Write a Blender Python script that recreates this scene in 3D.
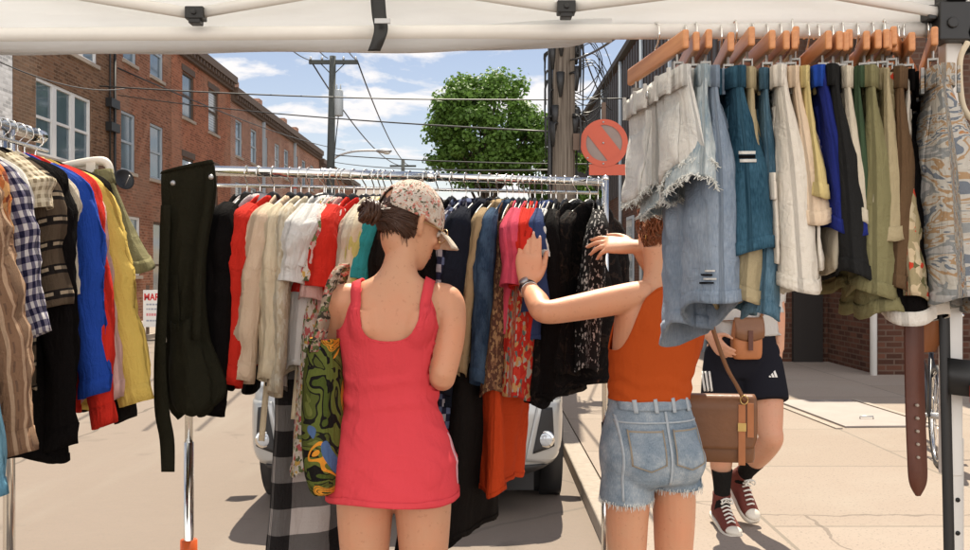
import bpy, bmesh, math, random
import numpy as np
from mathutils import Vector, Matrix
from mathutils.bvhtree import BVHTree
from mathutils import noise as mnoise
R = math.radians
V = Vector
scene = bpy.context.scene
COL = scene.collection
for _o in list(bpy.data.objects):
    bpy.data.objects.remove(_o)

# ------------------------------------------------------------------ camera
H = 1.45                       # eye height of the photographer
F = 943.0                      # focal length in photo pixels (35 mm on a 36 mm frame)
CX, CY = 485.0, 272.0
cam_d = bpy.data.cameras.new('camera')
cam_d.lens = 35.0
cam_d.sensor_width = 36.0
cam_d.shift_y = -0.0031
cam_d.clip_start = 0.05
cam_d.clip_end = 2000
cam = bpy.data.objects.new('camera', cam_d)
cam.location = (0, 0, H)
cam.rotation_euler = (R(90), 0, 0)
COL.objects.link(cam)
scene.camera = cam

# ------------------------------------------------------------------ light
SUN_EL, SUN_AZ = 59.0, 4.5     # sun behind the market, a touch to the right (azimuth clockwise from +Y)
w = bpy.data.worlds.new('World')
scene.world = w
w.use_nodes = True
nt = w.node_tree
for n in list(nt.nodes):
    nt.nodes.remove(n)
def wn(t, **k):
    n = nt.nodes.new(t)
    for a, b in k.items():
        setattr(n, a, b)
    return n
out = wn('ShaderNodeOutputWorld')
bg = wn('ShaderNodeBackground')
bg.inputs['Strength'].default_value = 0.050
sky = wn('ShaderNodeTexSky', sky_type='NISHITA')
sky.sun_disc = False
sky.sun_elevation = R(SUN_EL)
sky.sun_rotation = R(SUN_AZ)
sky.air_density = 1.0
sky.dust_density = 0.25
sky.ozone_density = 1.0
tc = wn('ShaderNodeTexCoord')
sep = wn('ShaderNodeSeparateXYZ')
nt.links.new(tc.outputs['Generated'], sep.inputs[0])
zm = wn('ShaderNodeMath', operation='MAXIMUM')
nt.links.new(sep.outputs['Z'], zm.inputs[0]); zm.inputs[1].default_value = 0.0
za = wn('ShaderNodeMath', operation='ADD')
nt.links.new(zm.outputs[0], za.inputs[0]); za.inputs[1].default_value = 0.16
dx = wn('ShaderNodeMath', operation='DIVIDE'); dy = wn('ShaderNodeMath', operation='DIVIDE')
nt.links.new(sep.outputs['X'], dx.inputs[0]); nt.links.new(za.outputs[0], dx.inputs[1])
nt.links.new(sep.outputs['Y'], dy.inputs[0]); nt.links.new(za.outputs[0], dy.inputs[1])
cmb = wn('ShaderNodeCombineXYZ')
nt.links.new(dx.outputs[0], cmb.inputs[0]); nt.links.new(dy.outputs[0], cmb.inputs[1])
nz = wn('ShaderNodeTexNoise')
nz.inputs['Scale'].default_value = 2.4
nz.inputs['Detail'].default_value = 9.0
nz.inputs['Roughness'].default_value = 0.58
nz.inputs['Distortion'].default_value = 0.25
mp = wn('ShaderNodeMapping')
mp.inputs['Location'].default_value = (8.3, 7.7, 0.0)
nt.links.new(cmb.outputs[0], mp.inputs[0])
nt.links.new(mp.outputs[0], nz.inputs['Vector'])
cr = wn('ShaderNodeValToRGB')
cr.color_ramp.elements[0].position = 0.51
cr.color_ramp.elements[1].position = 0.585
# unseen bright cloud added behind the viewer to fill shaded fronts; scattered cloud ahead
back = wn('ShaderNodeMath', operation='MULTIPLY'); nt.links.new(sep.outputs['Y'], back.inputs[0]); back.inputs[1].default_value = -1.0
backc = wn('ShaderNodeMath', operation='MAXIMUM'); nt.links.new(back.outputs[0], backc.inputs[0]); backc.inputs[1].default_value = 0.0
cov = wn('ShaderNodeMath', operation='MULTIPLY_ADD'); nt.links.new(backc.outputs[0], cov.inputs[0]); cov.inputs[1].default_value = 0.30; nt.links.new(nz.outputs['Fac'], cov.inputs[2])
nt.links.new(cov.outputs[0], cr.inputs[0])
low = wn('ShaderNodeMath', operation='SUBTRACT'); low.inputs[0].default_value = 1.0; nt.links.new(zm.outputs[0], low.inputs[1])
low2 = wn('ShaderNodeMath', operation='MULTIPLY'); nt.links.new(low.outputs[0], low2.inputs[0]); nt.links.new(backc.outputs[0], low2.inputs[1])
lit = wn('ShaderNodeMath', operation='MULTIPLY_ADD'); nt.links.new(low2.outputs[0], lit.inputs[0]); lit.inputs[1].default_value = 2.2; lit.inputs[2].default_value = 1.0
tint = wn('ShaderNodeMix', data_type='RGBA', blend_type='MULTIPLY'); tint.inputs['Factor'].default_value = 1.0
nt.links.new(sky.outputs[0], tint.inputs[6]); tint.inputs[7].default_value = (1.03, .86, .79, 1)
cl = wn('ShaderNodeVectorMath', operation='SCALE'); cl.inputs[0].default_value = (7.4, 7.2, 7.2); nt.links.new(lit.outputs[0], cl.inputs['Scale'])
mx = wn('ShaderNodeMix', data_type='RGBA')
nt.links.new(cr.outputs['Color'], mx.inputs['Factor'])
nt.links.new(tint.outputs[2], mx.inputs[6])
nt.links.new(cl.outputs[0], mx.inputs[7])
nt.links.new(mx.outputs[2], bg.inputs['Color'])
nt.links.new(bg.outputs[0], out.inputs[0])

sd = bpy.data.lights.new('sun', 'SUN')
sd.energy = 3.4
sd.angle = R(0.53)
sd.color = (1.0, 0.91, 0.75)
sun = bpy.data.objects.new('sun', sd)
_el, _az = R(SUN_EL), R(SUN_AZ)
SUNDIR = V((math.sin(_az) * math.cos(_el), math.cos(_az) * math.cos(_el), math.sin(_el)))
sun.rotation_euler = SUNDIR.to_track_quat('Z', 'Y').to_euler()
sun.location = (2, 20, 30)
COL.objects.link(sun)

scene.view_settings.view_transform = 'Standard'
scene.view_settings.look = 'None'
scene.view_settings.exposure = 1.46
scene.view_settings.gamma = 1.0
scene.view_settings.use_curve_mapping = False
scene.render.engine = 'CYCLES'
scene.cycles.max_bounces = 8
scene.cycles.transparent_max_bounces = 8
scene.cycles.use_denoising = True

# ------------------------------------------------------------------ helpers
def P(px, py, d):
    """photo pixel at depth d -> world point (used to read sizes off the photograph)"""
    return V(((px - CX) / F * d, d, H + (CY - py) / F * d))

class MB:
    def __init__(self):
        self.v, self.f, self.uv, self.flat = [], [], [], False
    def vert(self, p, uv=(0, 0)):
        self.v.append((p[0], p[1], p[2])); self.uv.append((uv[0], uv[1]))
        return len(self.v) - 1
    def grid(self, fn, nu, nv, closed=False, flip=False):
        b = len(self.v)
        cols = nu if closed else nu + 1
        for j in range(nv + 1):
            for i in range(cols):
                p, uv = fn(i / nu, j / nv)
                self.vert(p, uv)
        for j in range(nv):
            for i in range(nu):
                a = b + j * cols + i
                c = b + j * cols + (i + 1) % cols
                q = (a, c, c + cols, a + cols)
                self.f.append(q[::-1] if flip else q)
        return b, cols
    def box(self, lo, hi, M=None):
        b = len(self.v)
        for x in (lo[0], hi[0]):
            for y in (lo[1], hi[1]):
                for z in (lo[2], hi[2]):
                    p = V((x, y, z))
                    if M is not None: p = M @ p
                    self.vert(p, (p.x + p.y, p.z))
        for q in ((0, 1, 3, 2), (4, 6, 7, 5), (0, 4, 5, 1), (2, 3, 7, 6), (0, 2, 6, 4), (1, 5, 7, 3)):
            self.f.append(tuple(b + k for k in q))
    def tube(self, pts, r, n=8, cap=True, smooth=0, sq=(1, 1), up=None):
        """tapered tube along points; r number or list; sq squashes the section (a,b)"""
        pts = [V(p) for p in pts]
        rr = list(r) if hasattr(r, '__len__') else [r] * len(pts)
        if smooth:
            pts, rr = crom(pts, rr, smooth)
        N = len(pts)
        t0 = (pts[1] - pts[0]).normalized()
        u = V(up) if up is not None else (V((0, 0, 1)) if abs(t0.z) < .9 else V((1, 0, 0)))
        u = (u - t0 * u.dot(t0)).normalized()
        b = len(self.v); L = 0
        for i in range(N):
            t = (pts[min(i + 1, N - 1)] - pts[max(i - 1, 0)])
            if t.length < 1e-9: t = t0
            t = t.normalized()
            u = (u - t * u.dot(t))
            u = u.normalized() if u.length > 1e-6 else t.orthogonal().normalized()
            s = t.cross(u)
            if i: L += (pts[i] - pts[i - 1]).length
            for k in range(n):
                a = 2 * math.pi * k / n
                p = pts[i] + u * (math.cos(a) * rr[i] * sq[0]) + s * (math.sin(a) * rr[i] * sq[1])
                self.vert(p, (k / n * 2 * math.pi * rr[i], L))
        for i in range(N - 1):
            for k in range(n):
                a = b + i * n + k; c = b + i * n + (k + 1) % n
                self.f.append((a, c, c + n, a + n))
        if cap:
            self.f.append(tuple(b + k for k in range(n))[::-1])
            self.f.append(tuple(b + (N - 1) * n + k for k in range(n)))
    def loft(self, rings, n=24, sub=0, cap=True, ex=2.0):
        """rings: (centre, axis_a vector, axis_b vector) elliptical sections"""
        if sub: rings = crom_rings(rings, sub)
        b = len(self.v)
        for j, (c, a, e) in enumerate(rings):
            for k in range(n):
                t = 2 * math.pi * k / n
                ct, st = math.cos(t), math.sin(t)
                ct = math.copysign(abs(ct) ** (2 / ex), ct); st = math.copysign(abs(st) ** (2 / ex), st)
                self.vert(c + a * ct + e * st, (k / n, j / len(rings)))
        for j in range(len(rings) - 1):
            for k in range(n):
                q = b + j * n + k; c = b + j * n + (k + 1) % n
                self.f.append((q, c, c + n, q + n))
        if cap:
            self.f.append(tuple(b + k for k in range(n))[::-1])
            self.f.append(tuple(b + (len(rings) - 1) * n + k for k in range(n)))
    def ball(self, c, r, nu=16, nv=10, M=None):
        c = V(c); r = r if hasattr(r, '__len__') else (r, r, r)
        def fn(u, v):
            a, b = u * 2 * math.pi, (v - .5) * math.pi
            p = V((r[0] * math.cos(b) * math.cos(a), r[1] * math.cos(b) * math.sin(a), r[2] * math.sin(b)))
            if M is not None: p = M @ p
            return c + p, (u, v)
        self.grid(fn, nu, nv, closed=True)
    def ribbon(self, pts, widths, nrm=None, thick=0.003, smooth=0):
        """flat strap: pts path, width vectors across"""
        pts = [V(p) for p in pts]; ws = [V(x) for x in widths]
        if smooth:
            pts2, _ = crom(pts, [0] * len(pts), smooth); ws, _ = crom(ws, [0] * len(ws), smooth); pts = pts2
        b = len(self.v); L = 0
        N = len(pts)
        for i in range(N):
            t = (pts[min(i + 1, N - 1)] - pts[max(i - 1, 0)]).normalized()
            n = t.cross(ws[i]).normalized() * thick * .5
            if i: L += (pts[i] - pts[i - 1]).length
            wl = ws[i].length
            for q, uu in ((pts[i] - ws[i] * .5 - n, 0), (pts[i] + ws[i] * .5 - n, wl), (pts[i] + ws[i] * .5 + n, wl), (pts[i] - ws[i] * .5 + n, 0)):
                self.vert(q, (uu, L))
        for i in range(N - 1):
            for k in range(4):
                a = b + i * 4 + k; c = b + i * 4 + (k + 1) % 4
                self.f.append((a, c, c + 4, a + 4))
        self.f.append((b + 3, b + 2, b + 1, b)); e = b + (N - 1) * 4
        self.f.append((e, e + 1, e + 2, e + 3))
    def flush(self, name, mat, parent=None, **k):
        o = self.build(name, mat, parent, **k) if self.f else None
        self.v, self.f, self.uv = [], [], []
        return o
    def build(self, name, mat, parent=None, smooth=True, solid=0.0, sub=0, bevel=0.0, remesh=0.0, sm_iter=0):
        me = bpy.data.meshes.new(name)
        me.from_pydata(self.v, [], self.f)
        uvl = me.uv_layers.new(name='UVMap')
        li = np.empty(len(me.loops), dtype=np.int32)
        me.loops.foreach_get('vertex_index', li)
        uv = np.array(self.uv, dtype=np.float32)[li]
        uvl.data.foreach_set('uv', uv.ravel())
        me.polygons.foreach_set('use_smooth', [smooth] * len(me.polygons))
        me.materials.append(mat)
        o = bpy.data.objects.new(name, me)
        COL.objects.link(o)
        if parent is not None: o.parent = parent
        if remesh:
            m = o.modifiers.new('r', 'REMESH'); m.mode = 'VOXEL'; m.voxel_size = remesh; m.use_smooth_shade = True
        if sm_iter:
            m = o.modifiers.new('s', 'SMOOTH'); m.factor = .5; m.iterations = sm_iter
        if sub:
            m = o.modifiers.new('d', 'SUBSURF'); m.levels = sub; m.render_levels = sub
        if solid:
            m = o.modifiers.new('t', 'SOLIDIFY'); m.thickness = solid; m.offset = 0
        if bevel:
            m = o.modifiers.new('b', 'BEVEL'); m.width = bevel; m.segments = 2; m.limit_method = 'ANGLE'; m.angle_limit = R(40)
        if remesh or sm_iter:
            bake(o)
        return o

def bake(o):
    dg = bpy.context.evaluated_depsgraph_get()
    dg.update()
    ev = o.evaluated_get(dg)
    me = bpy.data.meshes.new_from_object(ev, depsgraph=dg)
    me.polygons.foreach_set('use_smooth', [True] * len(me.polygons))
    o.modifiers.clear()
    old = o.data; o.data = me
    bpy.data.meshes.remove(old)

def crom(pts, rr, k):
    P_, R_ = [], []
    n = len(pts)
    for i in range(n - 1):
        p0, p1, p2, p3 = pts[max(i - 1, 0)], pts[i], pts[i + 1], pts[min(i + 2, n - 1)]
        r0, r1, r2, r3 = rr[max(i - 1, 0)], rr[i], rr[i + 1], rr[min(i + 2, n - 1)]
        for j in range(k):
            t = j / k
            f = lambda a, b, c, d: .5 * ((2 * b) + (c - a) * t + (2 * a - 5 * b + 4 * c - d) * t * t + (3 * b - a - 3 * c + d) * t ** 3)
            P_.append(f(p0, p1, p2, p3)); R_.append(f(r0, r1, r2, r3))
    P_.append(pts[-1]); R_.append(rr[-1])
    return P_, R_
def crom_rings(rings, k):
    cs = [V(r[0]) for r in rings]; a = [V(r[1]) for r in rings]; b = [V(r[2]) for r in rings]
    z = [0.0] * len(cs)
    c2, _ = crom(cs, z, k); a2, _ = crom(a, z, k); b2, _ = crom(b, z, k)
    return list(zip(c2, a2, b2))

def tag(o, label=None, cat=None, group=None, kind=None):
    if label: o['label'] = label
    if cat: o['category'] = cat
    if group: o['group'] = group
    if kind: o['kind'] = kind
    return o
def thing(name, label, cat, loc=(0, 0, 0), rz=0.0, group=None):
    o = bpy.data.objects.new(name, None); COL.objects.link(o)
    o.empty_display_size = .1
    o.location = loc; o.rotation_euler = (0, 0, rz)
    return tag(o, label, cat, group)
def copy_tree(o, parent=None):
    c = o.copy(); COL.objects.link(c)
    if parent is not None: c.parent = parent
    for ch in list(o.children): copy_tree(ch, c)
    return c
def bvh_of(o):
    me = o.data
    return BVHTree.FromPolygons([v.co.copy() for v in me.vertices], [tuple(p.vertices) for p in me.polygons])
def decal(name, bvh, fn, direction, off, nu, nv, mat, parent, solid=0.0, smooth=True):
    """sheet projected onto a surface: fn(u,v) -> ray origin; skipped where nothing is hit"""
    d = V(direction).normalized()
    m = MB(); idx = {}
    for j in range(nv + 1):
        for i in range(nu + 1):
            o_ = V(fn(i / nu, j / nv))
            h, n, _, _ = bvh.ray_cast(o_, d)
            if h is None: continue
            idx[i, j] = m.vert(h - d * off, (i / nu, j / nv))
    for j in range(nv):
        for i in range(nu):
            q = [(i, j), (i + 1, j), (i + 1, j + 1), (i, j + 1)]
            if all(k in idx for k in q): m.f.append(tuple(idx[k] for k in q))
    if not m.f: return None
    return m.build(name, mat, parent, solid=solid, smooth=smooth)

# ------------------------------------------------------------------ materials
class NT:
    def __init__(self, name):
        self.m = bpy.data.materials.new(name); self.m.use_nodes = True
        self.t = self.m.node_tree
        for n in list(self.t.nodes): self.t.nodes.remove(n)
        self.out = self.t.nodes.new('ShaderNodeOutputMaterial')
    def n(self, typ, ins=None, **kw):
        nd = self.t.nodes.new(typ)
        for k, v in kw.items(): setattr(nd, k, v)
        for k, v in (ins or {}).items():
            s = nd.inputs[k]
            if isinstance(v, bpy.types.NodeSocket): self.t.links.new(v, s)
            else: s.default_value = v
        return nd
    def math(self, op, a, b=0.0, c=0.0):
        return self.n('ShaderNodeMath', {0: a, 1: b, 2: c}, operation=op).outputs[0]
    def mix(self, f, a, b, blend='MIX'):
        n = self.n('ShaderNodeMix', {'Factor': f, 6: c4(a), 7: c4(b)}, data_type='RGBA', blend_type=blend)
        return n.outputs[2]
    def noise(self, scale, detail=4, rough=.55, vec=None, out='Fac', dist=0.0):
        ins = {'Scale': scale, 'Detail': detail, 'Roughness': rough, 'Distortion': dist}
        if vec is not None: ins['Vector'] = vec
        return self.n('ShaderNodeTexNoise', ins).outputs[out]
    def ramp(self, f, stops, interp='LINEAR'):
        n = self.n('ShaderNodeValToRGB', {0: f}); cr = n.color_ramp; cr.interpolation = interp
        while len(cr.elements) < len(stops): cr.elements.new(.5)
        for e, (p, c) in zip(cr.elements, stops):
            e.position = p; e.color = c4(c)
        return n.outputs[0]
    def uv(self):
        return self.n('ShaderNodeUVMap', uv_map='UVMap').outputs[0]
    def obj(self):
        return self.n('ShaderNodeTexCoord').outputs['Object']
    def sepxyz(self, v):
        return self.n('ShaderNodeSeparateXYZ', {0: v}).outputs
    def bump(self, h, strength=.3, dist=.01, nrm=None):
        ins = {'Strength': strength, 'Distance': dist, 'Height': h}
        if nrm is not None: ins['Normal'] = nrm
        return self.n('ShaderNodeBump', ins).outputs[0]
    def bsdf(self, col, rough=.8, metal=0.0, nrm=None, spec=.3, **extra):
        ins = {'Base Color': c4(col), 'Roughness': rough, 'Metallic': metal, 'Specular IOR Level': spec}
        if nrm is not None: ins['Normal'] = nrm
        ins.update(extra)
        return self.n('ShaderNodeBsdfPrincipled', ins).outputs[0]
    def done(self, sh):
        self.t.links.new(sh, self.out.inputs[0]); return self.m
def c4(c):
    if isinstance(c, bpy.types.NodeSocket): return c
    if isinstance(c, (int, float)): return (c, c, c, 1)
    return tuple(c) if len(c) == 4 else (c[0], c[1], c[2], 1)
def rgb(h):
    """sRGB hex -> linear"""
    o_ = []
    for i in (0, 2, 4):
        x = int(h[i:i + 2], 16) / 255
        o_.append(x / 12.92 if x < .04045 else ((x + .055) / 1.055) ** 2.4)
    return tuple(o_)

def plain(name, col, rough=.5, metal=0.0, spec=.4, var=.12, scale=8.0, bump=0.0, bscale=60.0):
    t = NT(name)
    c = col
    if var:
        nz = t.noise(scale, 4, .6, t.obj())
        c = t.mix(nz, tuple(x * (1 - var) for x in col), tuple(min(1, x * (1 + var)) for x in col))
    nr = t.bump(t.noise(bscale, 3, .6, t.obj()), bump, .004) if bump else None
    return t.done(t.bsdf(c, rough, metal, nr, spec))

def fabric(name, col, trans=.14, weave=900.0, wr=.5, rough=.92, sheen=.0, var=.10):
    """cloth: col may be a colour or a function(t) -> colour socket"""
    t = NT(name)
    uv = t.uv()
    c = col(t, uv) if callable(col) else col
    big = t.noise(5.0, 4, .6, uv)
    c = t.mix(t.math('MULTIPLY', big, 1.0), t.mix(1.0, c, (1 - var,) * 3, 'MULTIPLY'), t.mix(1.0, c, (1 + var * .5,) * 3, 'MULTIPLY'))
    st = t.n('ShaderNodeMapping', {'Vector': uv, 'Scale': (26.0, 6.0, 1.0)}).outputs[0]
    h1 = t.noise(1.0, 5, .6, st, dist=.7)
    st2 = t.n('ShaderNodeMapping', {'Vector': uv, 'Scale': (16.0, 24.0, 1.0), 'Rotation': (0, 0, .7)}).outputs[0]
    rg = t.math('ABSOLUTE', t.math('SUBTRACT', t.noise(1.0, 4, .55, st2, dist=1.1), .5))
    h1 = t.math('ADD', h1, t.math('MULTIPLY', rg, .55))
    n1 = t.bump(h1, min(1.0, wr * 1.3), .022)
    n2 = t.bump(t.noise(weave * .35, 2, .6, uv), .22, .002, n1)
    b = t.bsdf(c, rough, 0, n2, .04 if trans < .045 else .12)
    if trans:
        tr = t.n('ShaderNodeBsdfTranslucent', {'Color': c, 'Normal': n2}).outputs[0]
        b = t.n('ShaderNodeMixShader', {0: trans, 1: b, 2: tr}).outputs[0]
    return t.done(b)

def denim_col(base, light, scale=6.0, lo=.38, hi=.68):
    def fn(t, uv):
        wv = t.n('ShaderNodeTexNoise', {'Vector': t.n('ShaderNodeMapping', {'Vector': uv, 'Scale': (420.0, 60.0, 1.0)}).outputs[0], 'Scale': 1.0, 'Detail': 2.0}).outputs['Fac']
        f = t.noise(scale, 5, .6, uv)
        f = t.math('ADD', f, t.math('MULTIPLY', t.math('SUBTRACT', wv, .5), .45))
        return t.ramp(f, [(lo, base), (hi, light)])
    return fn
def stripes_col(c1, c2, period, axis=0, duty=.5, c3=None):
    def fn(t, uv):
        s = t.sepxyz(uv)[axis]
        fr = t.math('FRACT', t.math('DIVIDE', s, period))
        m = t.math('LESS_THAN', fr, duty)
        c = t.mix(m, c1, c2)
        if c3 is not None:
            m2 = t.math('LESS_THAN', t.math('ABSOLUTE', t.math('SUBTRACT', fr, duty + .22)), .07)
            # broken little motifs inside the stripe
            y = t.math('FRACT', t.math('DIVIDE', t.sepxyz(uv)[1 - axis], period * .8))
            m2 = t.math('MULTIPLY', m2, t.math('LESS_THAN', y, .6))
            c = t.mix(m2, c, c3)
        return c
    return fn
def check_col(c0, c1, c2, period):
    def fn(t, uv):
        s = t.sepxyz(uv)
        a = t.math('LESS_THAN', t.math('FRACT', t.math('DIVIDE', s[0], period)), .5)
        b = t.math('LESS_THAN', t.math('FRACT', t.math('DIVIDE', s[1], period)), .5)
        f = t.math('MULTIPLY', t.math('ADD', a, b), .5)
        return t.ramp(f, [(0.0, c0), (.3, c1), (.8, c2)], 'CONSTANT')
    return fn
def print_col(stops, scale=40.0, dist=.6, kind='vor', stretch=(1, 1, 1)):
    def fn(t, uv):
        wob = t.noise(scale * .6, 3, .5, uv, out='Color')
        vec = t.n('ShaderNodeMix', {'Factor': dist * .03, 4: uv, 5: wob}, data_type='VECTOR').outputs[1]
        vec = t.n('ShaderNodeMapping', {'Vector': vec, 'Scale': stretch}).outputs[0]
        if kind == 'vor':
            v = t.n('ShaderNodeTexVoronoi', {'Vector': vec, 'Scale': scale})
            f = t.sepxyz(v.outputs['Color'])[0]
        else:
            f = t.noise(scale, 3, .55, vec, dist=1.2)
        return t.ramp(f, stops, 'CONSTANT')
    return fn
# ================================================================== SETTING
KERB_X = 0.62
SW = 0.10        # pavement height
def ground_mat():
    t = NT('street_concrete')
    o = t.obj()
    a = t.noise(.35, 5, .6, o); b = t.noise(9, 6, .65, o)
    c = t.mix(a, (.165, .133, .110), (.215, .176, .148))
    c = t.mix(t.math('MULTIPLY', b, .5), c, (.22, .175, .14))
    spk = t.math('GREATER_THAN', t.noise(70, 2, .5, o), .62)
    c = t.mix(t.math('MULTIPLY', spk, .5), c, (.16, .145, .125))
    # long stains and dark cracks
    st = t.noise(1.0, 4, .6, t.n('ShaderNodeMapping', {'Vector': o, 'Scale': (1.2, .16, 1)}).outputs[0])
    c = t.mix(t.ramp(st, [(.52, 0), (.72, .45)]), c, (.25, .225, .19))
    seam = t.math('LESS_THAN', t.math('ABSOLUTE', t.math('ADD', t.math('SUBTRACT', t.sepxyz(o)[0], -3.4), t.math('MULTIPLY', t.noise(.8, 3, .6, o), .35))), .018)
    c = t.mix(t.math('MULTIPLY', seam, .6), c, (.07, .06, .05))
    gut = t.math('LESS_THAN', t.math('ABSOLUTE', t.math('ADD', t.sepxyz(o)[0], 7.0)), .28)
    c = t.mix(t.math('MULTIPLY', gut, .5), c, (.09, .078, .065))
    oil = t.ramp(t.noise(1.6, 5, .6, o, dist=.5), [(.62, 0), (.74, .5)])
    c = t.mix(oil, c, (.085, .072, .06))
    v = t.n('ShaderNodeTexVoronoi', {'Vector': t.n('ShaderNodeMix', {'Factor': .12, 4: o, 5: t.noise(2, 3, .5, o, 'Color')}, data_type='VECTOR').outputs[1], 'Scale': .14}, feature='DISTANCE_TO_EDGE')
    c = t.mix(t.math('MULTIPLY', t.math('LESS_THAN', v.outputs[0], .0016), .5), c, (.12, .105, .09))
    return t.done(t.bsdf(c, .93, 0, t.bump(b, .25, .02), .2))
def pavement_mat():
    t = NT('pavement_slabs')
    o = t.obj()
    br = t.n('ShaderNodeTexBrick', {'Vector': t.n('ShaderNodeMapping', {'Vector': o, 'Rotation': (0, 0, R(90)), 'Location': (.35, 0, 0)}).outputs[0], 'Color1': c4((.265, .216, .176)), 'Color2': c4((.30, .25, .21)), 'Mortar': c4((.17, .15, .125)), 'Scale': 1.0, 'Mortar Size': .012, 'Mortar Smooth': .3, 'Brick Width': 1.55, 'Row Height': 1.52}, offset=0.35)
    b = t.noise(14, 6, .68, o); a = t.noise(1.3, 4, .6, o)
    c = t.mix(t.math('MULTIPLY', b, .55), br.outputs[0], (.25, .20, .16))
    c = t.mix(t.ramp(a, [(.5, 0), (.8, .5)]), c, (.30, .265, .22))
    spk = t.math('GREATER_THAN', t.noise(60, 2, .5, o), .63)
    c = t.mix(t.math('MULTIPLY', spk, .55), c, (.15, .13, .11))
    v = t.n('ShaderNodeTexVoronoi', {'Vector': t.n('ShaderNodeMix', {'Factor': .2, 4: o, 5: t.noise(3, 3, .5, o, 'Color')}, data_type='VECTOR').outputs[1], 'Scale': .16}, feature='DISTANCE_TO_EDGE')
    c = t.mix(t.math('MULTIPLY', t.math('LESS_THAN', v.outputs[0], .0012), .6), c, (.12, .10, .085))
    h = t.math('SUBTRACT', t.math('MULTIPLY', b, .4), t.math('MULTIPLY', br.outputs['Fac'], 1.0))
    return t.done(t.bsdf(c, .93, 0, t.bump(h, .35, .015), .2))
M_street = ground_mat(); M_pave = pavement_mat()
m = MB()
m.v = [(-400, -30, 0), (400, -30, 0), (400, 700, 0), (-400, 700, 0)]; m.uv = [(0, 0)] * 4; m.f = [(0, 1, 2, 3)]
tag(m.build('street', M_street), kind='structure')
m = MB(); m.box((KERB_X + .14, -10, -.05), (16, 120, SW)); tag(m.build('pavement', M_pave, smooth=False), kind='structure')
M_kerb = plain('kerb_granite', (.30, .255, .21), .9, var=.3, scale=20, bump=.3)
m = MB()
for k in range(40): m.box((KERB_X, -10 + k * 3 + .006, -.05), (KERB_X + .137, -7 + k * 3 - .006, SW - .004))
tag(m.build('kerb', M_kerb, bevel=.012, smooth=False), kind='structure')
m = MB(); m.box((-11, -10, -.05), (-7.4, 120, SW)); tag(m.build('far_pavement', M_pave, smooth=False), kind='structure')
m = MB(); m.box((-7.4, -10, -.05), (-7.26, 120, SW - .004)); tag(m.build('far_kerb', M_kerb, smooth=False), kind='structure')

# ------------------------------------------------------------------ brick walls
def brick_mat(name, c1, c2, mortar, stain=.35):
    t = NT(name)
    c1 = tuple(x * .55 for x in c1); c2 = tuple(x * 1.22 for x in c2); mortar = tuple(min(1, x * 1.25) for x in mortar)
    uv = t.uv()
    br = t.n('ShaderNodeTexBrick', {'Vector': uv, 'Color1': c4(c1), 'Color2': c4(c2), 'Mortar': c4(mortar), 'Scale': 1.0, 'Mortar Size': .011, 'Mortar Smooth': .2, 'Bias': -.1, 'Brick Width': .22, 'Row Height': .076})
    a = t.noise(.7, 6, .65, uv); b = t.noise(6, 5, .6, uv)
    c = t.mix(t.ramp(a, [(.42, 0), (.75, stain)]), br.outputs[0], tuple(x * .42 for x in c1))
    c = t.mix(t.math('MULTIPLY', b, .35), c, tuple(min(1, x * 1.5) for x in c2))
    pat = t.noise(.28, 2, .5, uv)
    c = t.mix(t.ramp(pat, [(.50, 0), (.56, .35)]), c, tuple(min(1, x * 1.15) for x in mortar))
    drip = t.noise(1.0, 4, .6, t.n('ShaderNodeMapping', {'Vector': uv, 'Scale': (2.2, .3, 1)}).outputs[0])
    c = t.mix(t.ramp(drip, [(.55, 0), (.8, .4)]), c, tuple(x * .35 for x in c1))
    h = t.math('ADD', t.math('MULTIPLY', br.outputs['Fac'], -1.0), t.math('MULTIPLY', b, .3))
    return t.done(t.bsdf(c, .9, 0, t.bump(h, .4, .01), .2))
B_brown = brick_mat('brown_brick', (.115, .058, .03), (.19, .10, .055), (.16, .115, .08))
B_tan = brick_mat('orange_brown_brick', (.19, .072, .038), (.27, .11, .062), (.22, .145, .10))
B_red = brick_mat('red_brick', (.26, .082, .042), (.34, .12, .062), (.25, .15, .10))
B_low = brick_mat('dull_red_brick', (.25, .105, .065), (.33, .155, .10), (.33, .25, .2))
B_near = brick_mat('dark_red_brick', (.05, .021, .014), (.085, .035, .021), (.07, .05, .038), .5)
M_white_paint = plain('old_white_paint', (.72, .71, .68), .6, var=.12, scale=3)
M_trim_dark = plain('dark_brown_trim', (.10, .065, .045), .7, var=.25)
M_trim_grey = plain('grey_blue_sash', (.36, .41, .45), .5, var=.1)
M_trim_white = plain('white_sash', (.70, .70, .68), .5, var=.06)
M_stone = plain('sill_stone', (.36, .30, .24), .85, var=.2)
M_roof = plain('roof_tar', (.07, .065, .06), .9)
def glass_mat():
    t = NT('window_glass')
    o = t.obj()
    c = t.mix(t.noise(1.6, 3, .6, o), (.045, .075, .095), (.15, .21, .25))
    return t.done(t.bsdf(c, .06, 0, None, .9))
M_glass = glass_mat()
def pale_glass():
    t = NT('window_with_blind'); s_ = t.sepxyz(t.obj())
    f = t.math('LESS_THAN', t.math('FRACT', t.math('MULTIPLY', s_[2], 11.0)), .6)
    return t.done(t.bsdf(t.mix(f, (.16, .17, .17), (.30, .30, .28)), .12, 0, None, .8))
M_glass_pale = pale_glass()
M_black = plain('black_plastic', (.014, .014, .014), .45, var=.1)
M_chrome = plain('chrome', (.74, .73, .70), .14, 1.0, var=.06, scale=30)
M_metal = plain('dull_metal', (.42, .42, .42), .45, .8, var=.2)

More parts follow.
